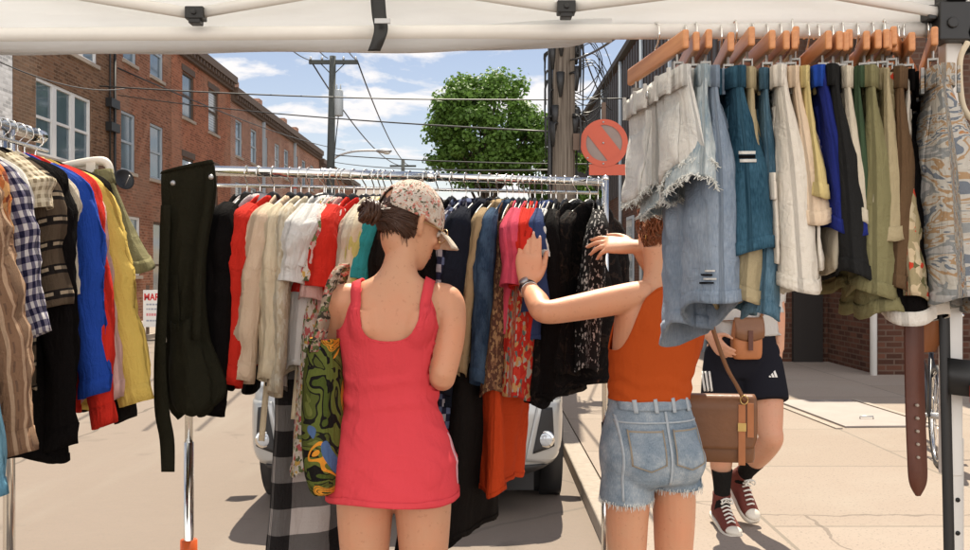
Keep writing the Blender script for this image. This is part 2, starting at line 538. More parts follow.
def facade(root, org, du, length, height, wins, wall_mat, frame_mat, depth=4.0, nrm=(1, 0, 0), sill=M_stone, sash=2, lintel=None, hole=.12):
    """a building block: front wall with real openings, sides, roof; windows are parts with pane and sill sub-parts
       org = foot of the front at u=0, du = direction along the street, nrm = facing"""
    org, du, nn = V(org), V(du), V(nrm); up = V((0, 0, 1))
    us = sorted({0.0, length} | {w_[0] for w_ in wins} | {w_[1] for w_ in wins})
    zs = sorted({0.0, height} | {w_[2] for w_ in wins} | {w_[3] for w_ in wins})
    m = MB()
    flip = du.cross(up).dot(nn) < 0
    def quad(a, b, c, d, ua, ub, uc, ud):
        b0 = len(m.v)
        for p, q in ((a, ua), (b, ub), (c, uc), (d, ud)): m.vert(p, q)
        f = (b0, b0 + 1, b0 + 2, b0 + 3)
        m.f.append(f[::-1] if flip else f)
    for i in range(len(us) - 1):
        for j in range(len(zs) - 1):
            uc, zc = (us[i] + us[i + 1]) / 2, (zs[j] + zs[j + 1]) / 2
            if any(w_[0] < uc < w_[1] and w_[2] < zc < w_[3] for w_ in wins): continue
            a = [(us[i], zs[j]), (us[i + 1], zs[j]), (us[i + 1], zs[j + 1]), (us[i], zs[j + 1])]
            quad(*[org + du * x + up * z for x, z in a], *a)
    for (u0, u1, z0, z1) in [w_[:4] for w_ in wins]:
        c = [(u0, z0), (u1, z0), (u1, z1), (u0, z1)]
        for k in range(4):
            (xa, za_), (xb, zb) = c[k], c[(k + 1) % 4]
            p, q = org + du * xb + up * zb, org + du * xa + up * za_
            quad(p, q, q - nn * hole, p - nn * hole, (0, 0), (.2, 0), (.2, .12), (0, .12))
    # side walls, back and roof
    o2 = org - nn * depth
    for (a, b_, L) in ((org, o2, depth), (org + du * length, o2 + du * length, depth), (o2, o2 + du * length, length)):
        b0 = len(m.v)
        for p, q in ((a, (0, 0)), (b_, (L, 0)), (b_ + up * height, (L, height)), (a + up * height, (0, height))): m.vert(p, q)
        m.f.append((b0, b0 + 1, b0 + 2, b0 + 3))
    wall = m.build('wall', wall_mat, root, smooth=False)
    r = MB(); b0 = 0
    for p in (org + up * (height - .05), org + du * length + up * (height - .05), o2 + du * length + up * (height - .05), o2 + up * (height - .05)): r.vert(p - nn * .01 if False else p)
    r.f.append((0, 1, 2, 3)); r.build('roof', M_roof, root, smooth=False)
    for w_ in wins:
        u0, u1, z0, z1 = w_[:4]; fm = w_[4] if len(w_) > 4 else frame_mat
        nb = w_[5] if len(w_) > 5 else 1
        f = MB()
        def bx(a0, a1, b0_, b1, d0, d1, mb=f):
            pts = [org + du * a + up * z - nn * d for a in (a0, a1) for z in (b0_, b1) for d in (d0, d1)]
            b = len(mb.v)
            for p in pts: mb.vert(p, (p.y, p.z))
            for q in ((0, 1, 3, 2), (4, 6, 7, 5), (0, 4, 5, 1), (2, 3, 7, 6), (0, 2, 6, 4), (1, 5, 7, 3)): mb.f.append(tuple(b + k for k in q))
        t_ = .07; e = .004
        bx(u0 + e, u0 + t_, z0 + e, z1 - e, .03, .1); bx(u1 - t_, u1 - e, z0 + e, z1 - e, .03, .1)
        bx(u0 + t_, u1 - t_, z0 + e, z0 + t_, .034, .1); bx(u0 + t_, u1 - t_, z1 - t_, z1 - e, .034, .1)
        for k in range(1, nb):
            uu = u0 + (u1 - u0) * k / nb
            bx(uu - .10, uu + .10, z0 + t_, z1 - t_, .036, .1)
        zm_ = z0 + (z1 - z0) * .5
        if sash: bx(u0 + t_, u1 - t_, zm_ - .03, zm_ + .03, .05, .1)
        fo = f.build('window', fm, root, smooth=False)
        g = MB(); bx(u0 + t_ * .6, u1 - t_ * .6, z0 + t_ * .6, z1 - t_ * .6, .085, .092, g)
        g.build('pane', M_glass if (hash_ := int(u0 * 37 + z0 * 13) % 3) else M_glass_pale, fo, smooth=False)
        s = MB(); bx(u0 - .06, u1 + .06, z0 - .09, z0 - .002, -.06, .02, s)
        s.build('sill', sill, fo, smooth=False)
        if lintel is not None:
            s = MB(); bx(u0 - .08, u1 + .08, z1 + .002, z1 + .2, -.02, .02, s)
            s.build('lintel', lintel, fo, smooth=False)
    return wall
def cornice(root, y0, y1, x, z, mat, h=.45, proj=.28, dent=True):
    m = MB()
    m.box((x + .003, y0, z - h), (x + proj * .45, y1, z - h * .45))
    m.box((x + .003, y0 - .02, z - h * .44), (x + proj, y1 + .02, z + .06))
    if dent:
        y = y0 + .1
        while y < y1 - .15:
            m.box((x + proj * .46, y, z - h * .8), (x + proj * .85, y + .12, z - h * .46)); y += .34
    m.build('cornice', mat, root, smooth=False)
XF = -9.5
row = 'brick buildings along the left side of the street'
b0 = thing('painted_building', 'white painted wall edge of the nearest building at far left', 'building', (XF, 8, 0))
def rel(root): return V(root.location)
# builders work in world space, so the root keeps an inverse parent offset
def house(name, label, y0, y1, h, wins, wall, frame, corn=None, lintel=None, sill=M_stone, grp=row):
    root = thing(name, label, 'building', (0, 0, 0), 0, grp)
    facade(root, (XF, y0, 0), (0, 1, 0), y1 - y0, h, [(a - y0, b - y0) + tuple(r) for (a, b, *r) in wins], wall, frame, nrm=(1, 0, 0), lintel=lintel, sill=sill)
    if corn: cornice(root, y0 + .01, y1 - .01, XF, h, corn)
    return root
bpy.data.objects.remove(b0)
house('painted_building', 'white painted brick building edge at the far left', 9, 18.96, 9.5, [(11, 12.2, 4, 5.6), (14, 15.2, 4, 5.6), (11, 12.2, 1, 2.8), (14, 15.2, 1, 2.8)], brick_mat('white_painted_brick', (.62, .62, .60), (.70, .70, .68), (.5, .5, .48), .15), M_trim_grey)
bb = house('brick_building', 'dark brown brick building with a wide white three-part window', 19.0, 24.3, 9.6,
      [(19.95, 22.75, 3.95, 5.6, M_trim_white, 3), (20.6, 23.1, 6.5, 7.95, M_trim_white, 3), (20.1, 21.2, .9, 2.7), (22.2, 23.2, .3, 2.6)], B_brown, M_trim_dark, None, None)
tb = house('brick_building', 'orange-brown brick building with tall paired sash windows and a satellite dish', 24.32, 28.55, 9.3,
      [(24.62, 25.62, 4.12, 5.7, M_trim_grey), (26.75, 27.85, 4.12, 5.7, M_trim_grey), (24.75, 25.7, 7.05, 8.5, M_trim_grey), (26.75, 27.85, 7.05, 8.5, M_trim_grey), (24.2 + .25, 26.0, 1.35, 2.95, M_trim_white, 2), (27.0, 28.0, .4, 2.9, M_trim_dark)], B_tan, M_trim_grey, M_trim_dark)
rb = house('brick_building', 'bright red brick building with a dark cornice beyond the satellite dish', 28.6, 35.2, 8.65,
      [(29.6, 30.8, 6.35, 7.8), (32.4, 33.6, 6.3, 7.8), (29.6, 30.8, 3.5, 5.1), (32.4, 33.6, 3.5, 5.1), (29.6, 30.8, .9, 2.6), (32.3, 33.4, .2, 2.6)], B_red, M_trim_dark, M_trim_dark, M_trim_dark)
lw = []
y = 35.9; k = 0
while y < 53:
    lw += [(y, y + 1.0, 5.9, 7.3), (y, y + 1.0, 3.3, 4.9), (y, y + 1.0, .7, 2.4)]; y += 2.35 if k % 2 == 0 else 2.0; k += 1
lb = house('terrace_building', 'long low dull red brick terrace with many small windows', 35.25, 54.0, 8.3, lw, B_low, M_trim_grey, M_trim_dark)
m = MB()
for yy in (40.2, 46.8): m.box((XF + .004, yy, 0), (XF + .12, yy + .12, 8.28)); m.flush('drainpipe', M_trim_grey, lb, smooth=False)
m = MB()
for yy in (38.5, 42.6, 48.0, 51.0): m.box((XF - 1.4, yy, 8.2), (XF - .7, yy + .6, 9.3)); m.flush('chimney', B_low, lb, smooth=False)
house('terrace_building', 'farthest brick terrace on the left beside the utility pole', 54.05, 70, 7.9, [(56, 57, 5.4, 6.8), (59, 60, 5.4, 6.8), (62, 63, 5.4, 6.8), (65, 66, 5.4, 6.8), (56, 57, 2.4, 4), (59, 60, 2.4, 4)], B_tan, M_trim_white, M_trim_dark)
# parts hanging on the brick row
m = MB(); m.tube([(XF + .08, 24.0, 0), (XF + .08, 24.0, 7.0)], .035, 8); m.flush('cable_conduit', M_black, bb); m.tube([(XF + .06, 23.75, 3.0), (XF + .06, 23.75, 9)], .025, 6)
m.flush('cable_conduit', M_black, bb)
for z in (5.0, 5.6): m.box((XF + .003, 23.6, z), (XF + .16, 24.15, z + .22)); m.flush('junction_box', M_black, bb, smooth=False)
d = thing('satellite_dish', 'black satellite dish on the orange-brown brick wall', 'satellite dish', P(123, 180, 24.0))
c = V((0, 0, 0))
m = MB()
dn = V((.75, -.6, .25)).normalized(); da = dn.cross(V((0, 0, 1))).normalized(); db = dn.cross(da)
m.grid(lambda u, v: (c + (da * math.cos(u * 6.2832) + db * math.sin(u * 6.2832)) * (.27 * v) + dn * (.07 * v * v), (u, v)), 28, 6, closed=True)
m.build('dish', M_black, d, solid=.012)
m = MB(); m.tube([c - dn * .02, c - dn * .12, V((-.32, 0.1, -.15))], .025, 8); m.build('bracket', M_black, d)
m = MB(); m.tube([c - db * -.2, c + dn * .3], .012, 6); m.ball(c + dn * .3, .03, 8, 6); m.build('receiver_arm', M_metal, d)

# sign in front of the brick row
sg = thing('notice_sign', 'white notice board with red MARX lettering on dark posts across the street', 'sign', (-7.15, 20.4, SW))
px0 = P(143.5, 290, 20.4) - V((-7.15, 20.4, SW)); px1 = P(166, 327, 20.4) - V((-7.15, 20.4, SW))
m = MB(); m.box((px0.x, -.02, px1.z), (px1.x, .02, px0.z)); m.build('board', M_white_paint, sg, smooth=False)
def text(name, s, size, loc, mat, parent, rot=(R(90), 0, 0), bold=0.0, ext=.002, sx=1.0, align='CENTER'):
    cu = bpy.data.curves.new(name, 'FONT'); cu.body = s; cu.size = size; cu.extrude = ext; cu.offset = bold
    cu.align_x = align; cu.materials.append(mat)
    o = bpy.data.objects.new(name, cu); COL.objects.link(o); 
    bpy.context.view_layer.update(); dg = bpy.context.evaluated_depsgraph_get(); me = bpy.data.meshes.new_from_object(o.evaluated_get(dg), depsgraph=dg)
    bpy.data.objects.remove(o); o = bpy.data.objects.new(name, me); COL.objects.link(o)
    o.parent = parent; o.location = loc; o.rotation_euler = rot; o.scale = (sx, 1, 1)
    return o
M_red_ink = plain('red_ink', (.55, .03, .03), .6, var=0); M_grey_ink = plain('grey_ink', (.30, .32, .38), .6, var=0); M_pink_ink = plain('pink_ink', (.62, .22, .24), .6, var=0)
cxs = (px0.x + px1.x) / 2
text('lettering', 'MARX', .205, (cxs, -.023, px0.z - .22), M_red_ink, sg, bold=.006, sx=.80)
rng = random.Random(5)
m = MB(); m2 = MB()
for r_, (zz, mb) in enumerate(((px0.z - .33, m), (px0.z - .43, m), (px0.z - .56, m2), (px0.z - .68, m))):
    x = px0.x + .07
    while x < px1.x - .07:
        ww = rng.uniform(.025, .06); mb.box((x, -.024, zz), (min(x + ww, px1.x - .05), -.0205, zz + (.055 if mb is m2 else .035))); x += ww + .015
m.build('small_print', M_grey_ink, sg, smooth=False); m2.build('red_print', M_pink_ink, sg, smooth=False)
m = MB()
for x in (cxs - .2, cxs + .12): m.box((x, .022, 0), (x + .06, .07, px0.z + .1)); m.flush('post', M_trim_dark, sg, smooth=False)

# ------------------------------------------------------------------ right-hand building
rbld = thing('brick_building', 'dark brick building in shade behind the rack of shorts on the right', 'building')
m = MB()
def wallquad(a, b, z0, z1, mb):
    a, b = V((a[0], a[1], 0)), V((b[0], b[1], 0)); L = (b - a).length; k = len(mb.v)
    for p, q in ((a + V((0, 0, z0)), (0, z0)), (b + V((0, 0, z0)), (L, z0)), (b + V((0, 0, z1)), (L, z1)), (a + V((0, 0, z1)), (0, z1))): mb.vert(p, q)
    mb.f.append((k, k + 1, k + 2, k + 3))
wallquad((3.8, 46), (3.8, 14.2), 0, 7.3, m); wallquad((3.8, 14.2), (5.16, 14.2), 0, 7.3, m)
wallquad((5.16, 14.2), (5.16, 12.4), 0, 7.3, m); wallquad((5.16, 12.4), (14, 12.4), 0, 7.3, m)
wallquad((14, 12.4), (14, 46), 0, 7.3, m); wallquad((14, 46), (3.8, 46), 0, 7.3, m)
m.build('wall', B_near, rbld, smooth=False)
m = MB(); k = 0
for p in ((3.75, 46, 7.28), (3.75, 14.15, 7.28), (14, 14.15, 7.28), (14, 46, 7.28)): m.vert(p)
m.f.append((0, 1, 2, 3))
m.box((3.66, 14.06, 7.3), (3.86, 46, 7.46)); m.box((3.87, 14.06, 7.3), (5.1, 14.26, 7.46))
m.build('roof', M_roof, rbld, smooth=False)
m = MB(); m.box((4.62, 14.12, SW), (5.06, 14.196, 2.2)); m.build('door', plain('dark_door_paint', (.018, .014, .012), .8), rbld, smooth=False)
m = MB(); m.tube([(5.08, 12.33, SW), (5.08, 12.33, 7.2)], .045, 10)
for z in (1.0, 3.0, 5.0): m.box((5.02, 12.28, z), (5.15, 12.39, z + .05))
m.build('drainpipe', M_white_paint, rbld)
m = MB()
for yy in (16, 19, 22.5, 26, 30): m.tube([(3.73, yy, SW), (3.73, yy, 7.25)], .05, 8); m.flush('downpipe', M_trim_grey, rbld)
m = MB()
for i in range(60): m.box((3.77, 15 + i * .42, 3.6), (3.797, 15.2 + i * .42, 7.2))
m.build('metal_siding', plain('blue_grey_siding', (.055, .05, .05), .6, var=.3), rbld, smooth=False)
for yy in (17.2, 20.6, 24, 28):
    f = MB(); f.box((3.76, yy, 1.2), (3.797, yy + 1.1, 2.9)); fo = f.build('window', M_trim_grey, rbld, smooth=False)
    g = MB(); g.box((3.75, yy + .08, 1.28), (3.758, yy + 1.02, 2.82)); g.build('pane', M_glass, fo, smooth=False)

# steel cellar hatch on the pavement
hp = thing('cellar_hatch', 'pale steel cellar hatch lying flat on the sunny pavement', 'hatch', (3.5, 8.9, SW))
m = MB(); m.box((-.42, -.72, .0), (.36, .95, .018), Matrix.Rotation(R(3), 4, 'Z')); m.build('plate', plain('worn_steel', (.27, .235, .215), .6, .25, var=.2, scale=3, bump=.2), hp, smooth=False, bevel=.006)
m = MB()
for sx in (-1, 1): m.box((sx * .47 - .03, -.78, 0), (sx * .47 + .03, 1.0, .012), Matrix.Translation((-.03, 0, 0)) @ Matrix.Rotation(R(3), 4, 'Z'))
m.build('rim', M_kerb, hp, smooth=False)
m = MB(); m.tube([(-.1, -.35, .012), (-.1, -.35, .04), (.02, -.35, .04), (.02, -.35, .012)], .007, 6); m.build('handle', M_metal, hp)

# ------------------------------------------------------------------ end of the street
M_pale = plain('pale_render', (.60, .56, .50), .85, var=.1, scale=1); M_pink = plain('pinkish_render', (.48, .36, .31), .85, var=.1, scale=1)
for i, (x0, x1, yy, h, mt, lab) in enumerate(((-10.5, -5.6, 66, 6.2, B_tan, 'small tan brick house at the far end of the street'), (-5.4, -1.0, 68, 5.4, M_pale, 'pale rendered house at the far end of the street'), (-.8, 3.6, 69, 5.2, M_pink, 'pinkish house at the far end of the street behind the tree'))):
    hr = thing('end_house', lab, 'house', (0, 0, 0), 0, 'houses closing the far end of the street')
    n_ = 3; ws = [((x1 - x0) * (k + .25) / n_, (x1 - x0) * (k + .75) / n_, z0, z0 + 1.3) for k in range(n_) for z0 in (1.0, 3.5)]
    facade(hr, (x0, yy, 0), (1, 0, 0), x1 - x0, h, ws, mt, M_trim_white, depth=6, nrm=(0, -1, 0))
    m = MB(); xm = (x0 + x1) / 2
    b = len(m.v)
    for p in ((x0 - .2, yy - .3, h - .08), (x1 + .2, yy - .3, h - .08), (x1 + .2, yy + 3, h + 1.5), (x0 - .2, yy + 3, h + 1.5), (x0 - .2, yy + 6.2, h - .08), (x1 + .2, yy + 6.2, h - .08)): m.vert(p)
    m.f += [(0, 1, 2, 3), (3, 2, 5, 4), (0, 3, 4), (1, 5, 2)]
    m.build('pitched_roof', M_trim_dark if i != 1 else M_roof, hr, smooth=False)

# ------------------------------------------------------------------ poles, wires, lamp
def pole_mat():
    t = NT('weathered_wood'); o = t.obj()
    g = t.noise(1.0, 5, .65, t.n('ShaderNodeMapping', {'Vector': o, 'Scale': (40, 40, 1.2)}).outputs[0])
    c = t.ramp(g, [(.3, (.055, .042, .033)), (.55, (.15, .125, .10)), (.8, (.25, .215, .18))])
    return t.done(t.bsdf(c, .95, 0, t.bump(g, .7, .02), .1))
M_pole = pole_mat()
M_greenpole = plain('dark_treated_wood', (.06, .065, .06), .9, var=.3)
pl = thing('utility_pole', 'tall dark utility pole with a crossarm and transformer on the left of the street', 'utility pole', (-5.75, 35, 0))
Z = lambda py, d: H + (CY - py) / F * d
m = MB(); m.tube([(0.05, 0, 0), (0, 0, 4), (.1, 0, Z(56, 35))], [.19, .16, .12], 12); m.build('pole', M_greenpole, pl)
m = MB(); zc = Z(62, 35); m.box((-.78, -.07, zc - .07), (1.02, .07, zc + .07))
m.tube([(-.35, 0, zc - .05), (.09, 0, zc - .5)], .02, 6); m.tube([(.55, 0, zc - .05), (.09, 0, zc - .5)], .02, 6)
m.build('crossarm', M_greenpole, pl, smooth=False)
for x in (-.72, -.3, .5, .95):
    m = MB(); m.tube([(x, 0, zc + .07), (x, 0, zc + .13), (x, 0, zc + .2)], [.03, .05, .03], 8); m.build('insulator', M_metal, pl)
m = MB(); zt_ = Z(90, 35); zb_ = Z(116, 35); m.tube([(.32, 0, zb_), (.32, 0, zb_ + .03), (.32, 0, zt_ - .03), (.32, 0, zt_)], [.15, .17, .17, .14], 14)
for q in (-.07, .07): m.tube([(.32 + q, 0, zt_), (.32 + q, 0, zt_ + .22)], [.03, .018], 6)
m.build('transformer', plain('transformer_grey', (.36, .39, .40), .5), pl)
m = MB(); m.tube([(.3, .05, zb_), (.22, 0, zb_ - .8), (.15, 0, zb_ - 1.6)], .02, 5, smooth=4); m.build('cable', M_black, pl)
ar = V((-5.75, 35, 0))
m = MB(); m.tube([P(331, 161, 35) - ar, P(340, 155, 35) - ar, P(356, 151, 35) - ar, P(378, 150.5, 35) - ar], .04, 8, smooth=4); m.build('lamp_arm', M_metal, pl)
m = MB(); hd = P(384, 151, 35) - ar
m.ball(hd, (.30, .14, .085), 14, 8); m.build('lamp_head', M_metal, pl)
m = MB(); m.ball(hd + V((.1, 0, -.06)), (.14, .1, .07), 12, 8); m.build('lamp_lens', plain('lamp_lens', (.6, .6, .55), .3), pl)
p2 = thing('utility_pole', 'small far utility pole with a crossarm at the end of the street', 'utility pole', (P(403, 0, 72).x, 72, 0))
m = MB(); m.tube([(0, 0, 0), (0, 0, Z(160, 72))], [.2, .14], 8); m.build('pole', M_greenpole, p2)
m = MB(); m.box((-1.0, -.06, Z(166, 72) - .07), (1.0, .06, Z(166, 72) + .07)); m.build('crossarm', M_greenpole, p2, smooth=False)
# near wooden pole with torn cables
D = 11.5
p3 = thing('utility_pole', 'near weathered wooden utility pole hung with torn black cables', 'utility pole', (P(564, 0, D).x, D, SW))
m = MB(); m.tube([(0, 0, 0), (-.01, 0, 2.2), (0, 0, 4.4), (.01, 0, 6.6)], [.155, .145, .135, .12], 18); m.build('pole', M_pole, p3)
rng = random.Random(11)
m = MB()
for i in range(26):          # loose black cable ends and bark-like sheathing round the top
    a = rng.uniform(0, 6.28); z = rng.uniform(3.0, 4.25); L = rng.uniform(.15, .55) if rng.random() < .75 else rng.uniform(.7, 1.3); r0 = .15
    o_ = V((math.cos(a) * r0, math.sin(a) * r0, z)); k = rng.uniform(.03, .14)
    m.tube([o_, o_ + V((math.cos(a) * k, math.sin(a) * k, -.1 * L)), o_ + V((math.cos(a) * k * .9, math.sin(a) * k * .9, -L))], [.018, .014, .006], 5, smooth=3); m.flush('torn_cable', M_black, p3)
for i in range(14):
    a = rng.uniform(0, 6.28); z = rng.uniform(3.0, 4.3)
    o_ = V((math.cos(a) * .15, math.sin(a) * .15, z)); m.tube([o_, o_ + V((0, 0, -.12)), o_ + V((0, 0, -.3))], [.05, .045, .015], 6); m.flush('torn_sheathing', M_black, p3)
m = MB(); m.tube([(-.17, -.03, 4.5), (-.175, -.03, 2.5), (-.17, -.03, .2)], .028, 8); m.build('conduit', M_black, p3)
m = MB()
for i in range(9):           # looping loose wires to the right of the pole
    z = 3.95 + rng.uniform(-.2, .25); w_ = rng.uniform(.2, .5)
    m.tube([(.12, 0, z), (.12 + w_ * .6, rng.uniform(-.1, .1), z + rng.uniform(0, .15)), (.12 + w_, 0, z - rng.uniform(.1, .4)), (.12 + w_ * .5, 0, z - rng.uniform(.45, .65)), (.1, 0, z - .55)], .006, 4, smooth=5); m.flush('wire_loop', M_black, p3)
# round orange sign beside the pole
sc_ = P(604, 143, D - .15)
rs = thing('road_sign', 'round orange and grey sign on a bracket beside the near pole', 'road sign', sc_)
M_or = plain('orange_enamel', (.40, .062, .024), .45, var=.1); M_gr = plain('grey_enamel', (.20, .15, .13), .6, var=.2)
rr_ = .287
m = MB()
def disc(mb, r0, r1, y, th=.008, a0=0, a1=2 * math.pi, n=48):
    mb.grid(lambda u, v: (V((math.cos(a0 + (a1 - a0) * u) * (r0 + (r1 - r0) * v), y, math.sin(a0 + (a1 - a0) * u) * (r0 + (r1 - r0) * v))), (u, v)), n, 1)
    mb.grid(lambda u, v: (V((math.cos(a0 + (a1 - a0) * u) * r1, y + v * th, math.sin(a0 + (a1 - a0) * u) * r1)), (u, v)), n, 1)
disc(m, .0, rr_ * .80, 0); m.build('grey_field', M_gr, rs, smooth=False)
m = MB(); disc(m, rr_ * .76, rr_, -.012, .03); m.build('orange_ring', M_or, rs, smooth=False)
m = MB()                      # broad slash running from upper left to lower right
a_ = R(-52); ca, sa = math.cos(a_), math.sin(a_)
def slash(u, v):
    t_ = (u - .5) * 2; hw_ = rr_ * .34
    s_ = (v - .5) * 2 * hw_
    L_ = math.sqrt(max(0, (rr_ * .785) ** 2 - s_ * s_))
    return V((ca * t_ * L_ - sa * s_, -.006, sa * t_ * L_ + ca * s_)), (u, v)
m.grid(slash, 12, 10); m.build('slash', M_or, rs, solid=.004, smooth=False)
m = MB(); m.box((-.18, -.006, -rr_ - .10), (.30, .006, -rr_ + .03)); m.build('lower_plate', M_or, rs, smooth=False)
m = MB(); m.box((-.37, .02, -.08), (-.12, .05, .12)); m.box((-.02, .05, -.55), (.03, .09, .5)); m.build('bracket', M_trim_dark, rs, smooth=False)
m = MB()
for (x, z) in ((-.01, rr_ * .87), (-.01, .0), (-.01, -rr_ * .87), (-.2, -.18)): m.ball((x, -.018, z), .012, 8, 6); m.flush('bolt', M_metal, rs)

# overhead wires: real catenaries between poles and buildings
def wire(a, b, sag, r, label):
    a, b = V(a), V(b); m = MB(); n = 18
    m.tube([a.lerp(b, i / n) - V((0, 0, sag * 4 * (i / n) * (1 - i / n))) for i in range(n + 1)], r, 5)
    o = m.build('overhead_wire', M_black, None); tag(o, label, 'wire', 'overhead wires across the street')
wire(P(100, 86, 22), P(642, 98, 24), .15, .018, 'nearly level black wire crossing the sky from the brown building')
wire(P(118, 68, 24.2), P(345, 150, 60), .3, .022, 'wire slanting down the street past the red brick fronts')
wire(P(118, 95, 24.2), P(560, 132, 12.0), .10, .012, 'wire from the brown building to the near pole')
wire(P(310, 60, 35), P(200, -60, 12), .3, .018, 'wire from left end of the crossarm towards the viewer')
wire(P(328, 58, 35), P(262, -60, 12), .3, .018, 'wire from the top of the tall pole towards the viewer')
wire(P(357, 60, 35), P(300, -60, 12), .3, .018, 'wire from right end of the crossarm towards the viewer')
wire(P(357, 60, 35), P(408, 165, 72), .7, .03, 'wire from the crossarm down to the far pole')
wire(P(311, 61, 35), P(398, 165, 72), .7, .03, 'wire from the left crossarm end to the far pole')
wire(P(334, 155, 35), P(640, 164, 26), .1, .020, 'low wire crossing in front of the tree from the tall pole')
wire(P(334, 162, 35), P(560, 170, 12.0), .1, .012, 'lowest wire from the tall pole to the near pole')
wire(P(578, 36, 11.5), P(612, 110, 24), .2, .012, 'wire from the near pole to the right building')
wire(P(570, 60, 11.5), P(690, -30, 5), .1, .012, 'wire leaving the near pole towards upper right')
wire(P(0, 62, 15), P(128, 88, 24.3), .2, .012, 'wire along the front of the brown brick building')

# ------------------------------------------------------------------ trees
def leaf_mat(name, a, b):
    t = NT(name); o = t.obj()
    c = t.mix(t.ramp(t.noise(1.3, 4, .6, o), [(.36, 0), (.64, 1)]), tuple(x * .7 for x in a), tuple(x * 1.1 for x in b))
    c = t.mix(t.math('MULTIPLY', t.noise(11, 2, .5, o), .6), c, tuple(x * 1.5 for x in b))
    p = t.bsdf(c, .55, 0, None, .3); tr = t.n('ShaderNodeBsdfTranslucent', {'Color': c}).outputs[0]
    return t.done(t.n('ShaderNodeMixShader', {0: .32, 1: p, 2: tr}).outputs[0])
M_leaf = leaf_mat('maple_leaf', (.05, .115, .018), (.105, .19, .03)); M_bark = plain('bark', (.075, .055, .04), .95, var=.3, bump=.5)
def tree(label, base, h, crown_c, crown_r, nclump, nleaf, seed, leaf=.16, trunk=.22):
    rng = random.Random(seed)
    t_ = thing('tree', label, 'tree', base)
    cc = V(crown_c); m = MB()
    m.tube([(0, 0, 0), (.05, 0, cc.z * .4), (0, .05, cc.z * .75)], [trunk, trunk * .75, trunk * .5], 10, smooth=3)
    clumps = []
    for i in range(nclump):
        while True:
            p = V((rng.uniform(-1, 1), rng.uniform(-1, 1), rng.uniform(-1, 1)))
            if .35 < p.length < 1: break
        p = p.normalized() * (p.length ** .5)
        c = cc + V((p.x * crown_r[0] * rng.uniform(.68, 1.08), p.y * crown_r[1], p.z * crown_r[2] * rng.uniform(.72, 1.06)))
        clumps.append((c, rng.uniform(.5, 1.0)))
        if i % 3 == 0:
            s = V((0, 0, cc.z * rng.uniform(.45, .75))); mid = s.lerp(c, .5) + V((0, 0, .2))
            m.tube([s, mid, c], [trunk * .35, trunk * .2, .02], 6, smooth=3)
    m.build('trunk', M_bark, t_)
    f = MB()
    for c, s in clumps:
        R_ = s * min(crown_r) * .27
        for _ in range(nleaf):
            d_ = V((rng.gauss(0, 1), rng.gauss(0, 1), rng.gauss(0, .8))); d_ = d_.normalized() * R_ * rng.uniform(.3, 1.15)
            p = c + d_
            n_ = (d_.normalized() + V((rng.uniform(-1, 1), rng.uniform(-1, 1), rng.uniform(.0, 1.2)))).normalized()
            u_ = n_.orthogonal().normalized(); u_ = Matrix.Rotation(rng.uniform(0, 6.28), 3, n_) @ u_; v_ = n_.cross(u_)
            L = leaf * rng.uniform(.7, 1.3)
            b = len(f.v)
            for q in (p - u_ * L * .5, p + v_ * L * .42 + n_ * L * .1, p + u_ * L * .55, p - v_ * L * .42 + n_ * L * .1): f.vert(q)
            f.f.append((b, b + 1, b + 2, b + 3))
    f.build('crown', M_leaf, t_, smooth=False)
bx_ = P(487, 0, 42).x
tree('big round green tree standing at the end of the street', (bx_, 42, 0), 10, (0, 0, Z(130, 42)), (2.75, 2.3, 2.65), 150, 190, 3, .18, .25)
tree('small leafy tree half hidden behind the near wooden pole', (P(537, 0, 44).x, 44, 0), 7, (0, 0, Z(172, 44)), (1.2, 1.2, 1.9), 45, 90, 8, .16, .16)
tree('low dark shrub tree beside the orange round sign', (P(592, 0, 30).x, 30, 0), 5, (0, 0, Z(172, 30)), (.7, .9, 1.4), 30, 80, 9, .14, .12)
# ================================================================== CLOTHES
class Fold:
    def __init__(s, seed, amp, freqs=(9, 17, 31)):
        r = random.Random(seed)
        s.c = [(f * r.uniform(.8, 1.25), r.uniform(0, 6.28), amp / (i + 1.0) * r.uniform(.6, 1.2), r.uniform(-1.6, 1.6)) for i, f in enumerate(freqs)]
    def __call__(s, x, z):
        return sum(a * math.sin(k * x + p + d * z * 3) for k, p, a, d in s.c)

def wrinkle(x, y, z, k=0.0):
    """sharp-edged creases: ridged noise in -1..1"""
    a = mnoise.noise(V((x, y, z + k))); b = mnoise.noise(V((x * 2.1 + 5, y * 2.1, z * 2.1 + k)))
    return (1 - 3.2 * abs(a)) * .65 + (1 - 3.2 * abs(b)) * .35
def sm(t):
    t = max(0, min(1, t)); return t * t * (3 - 2 * t)

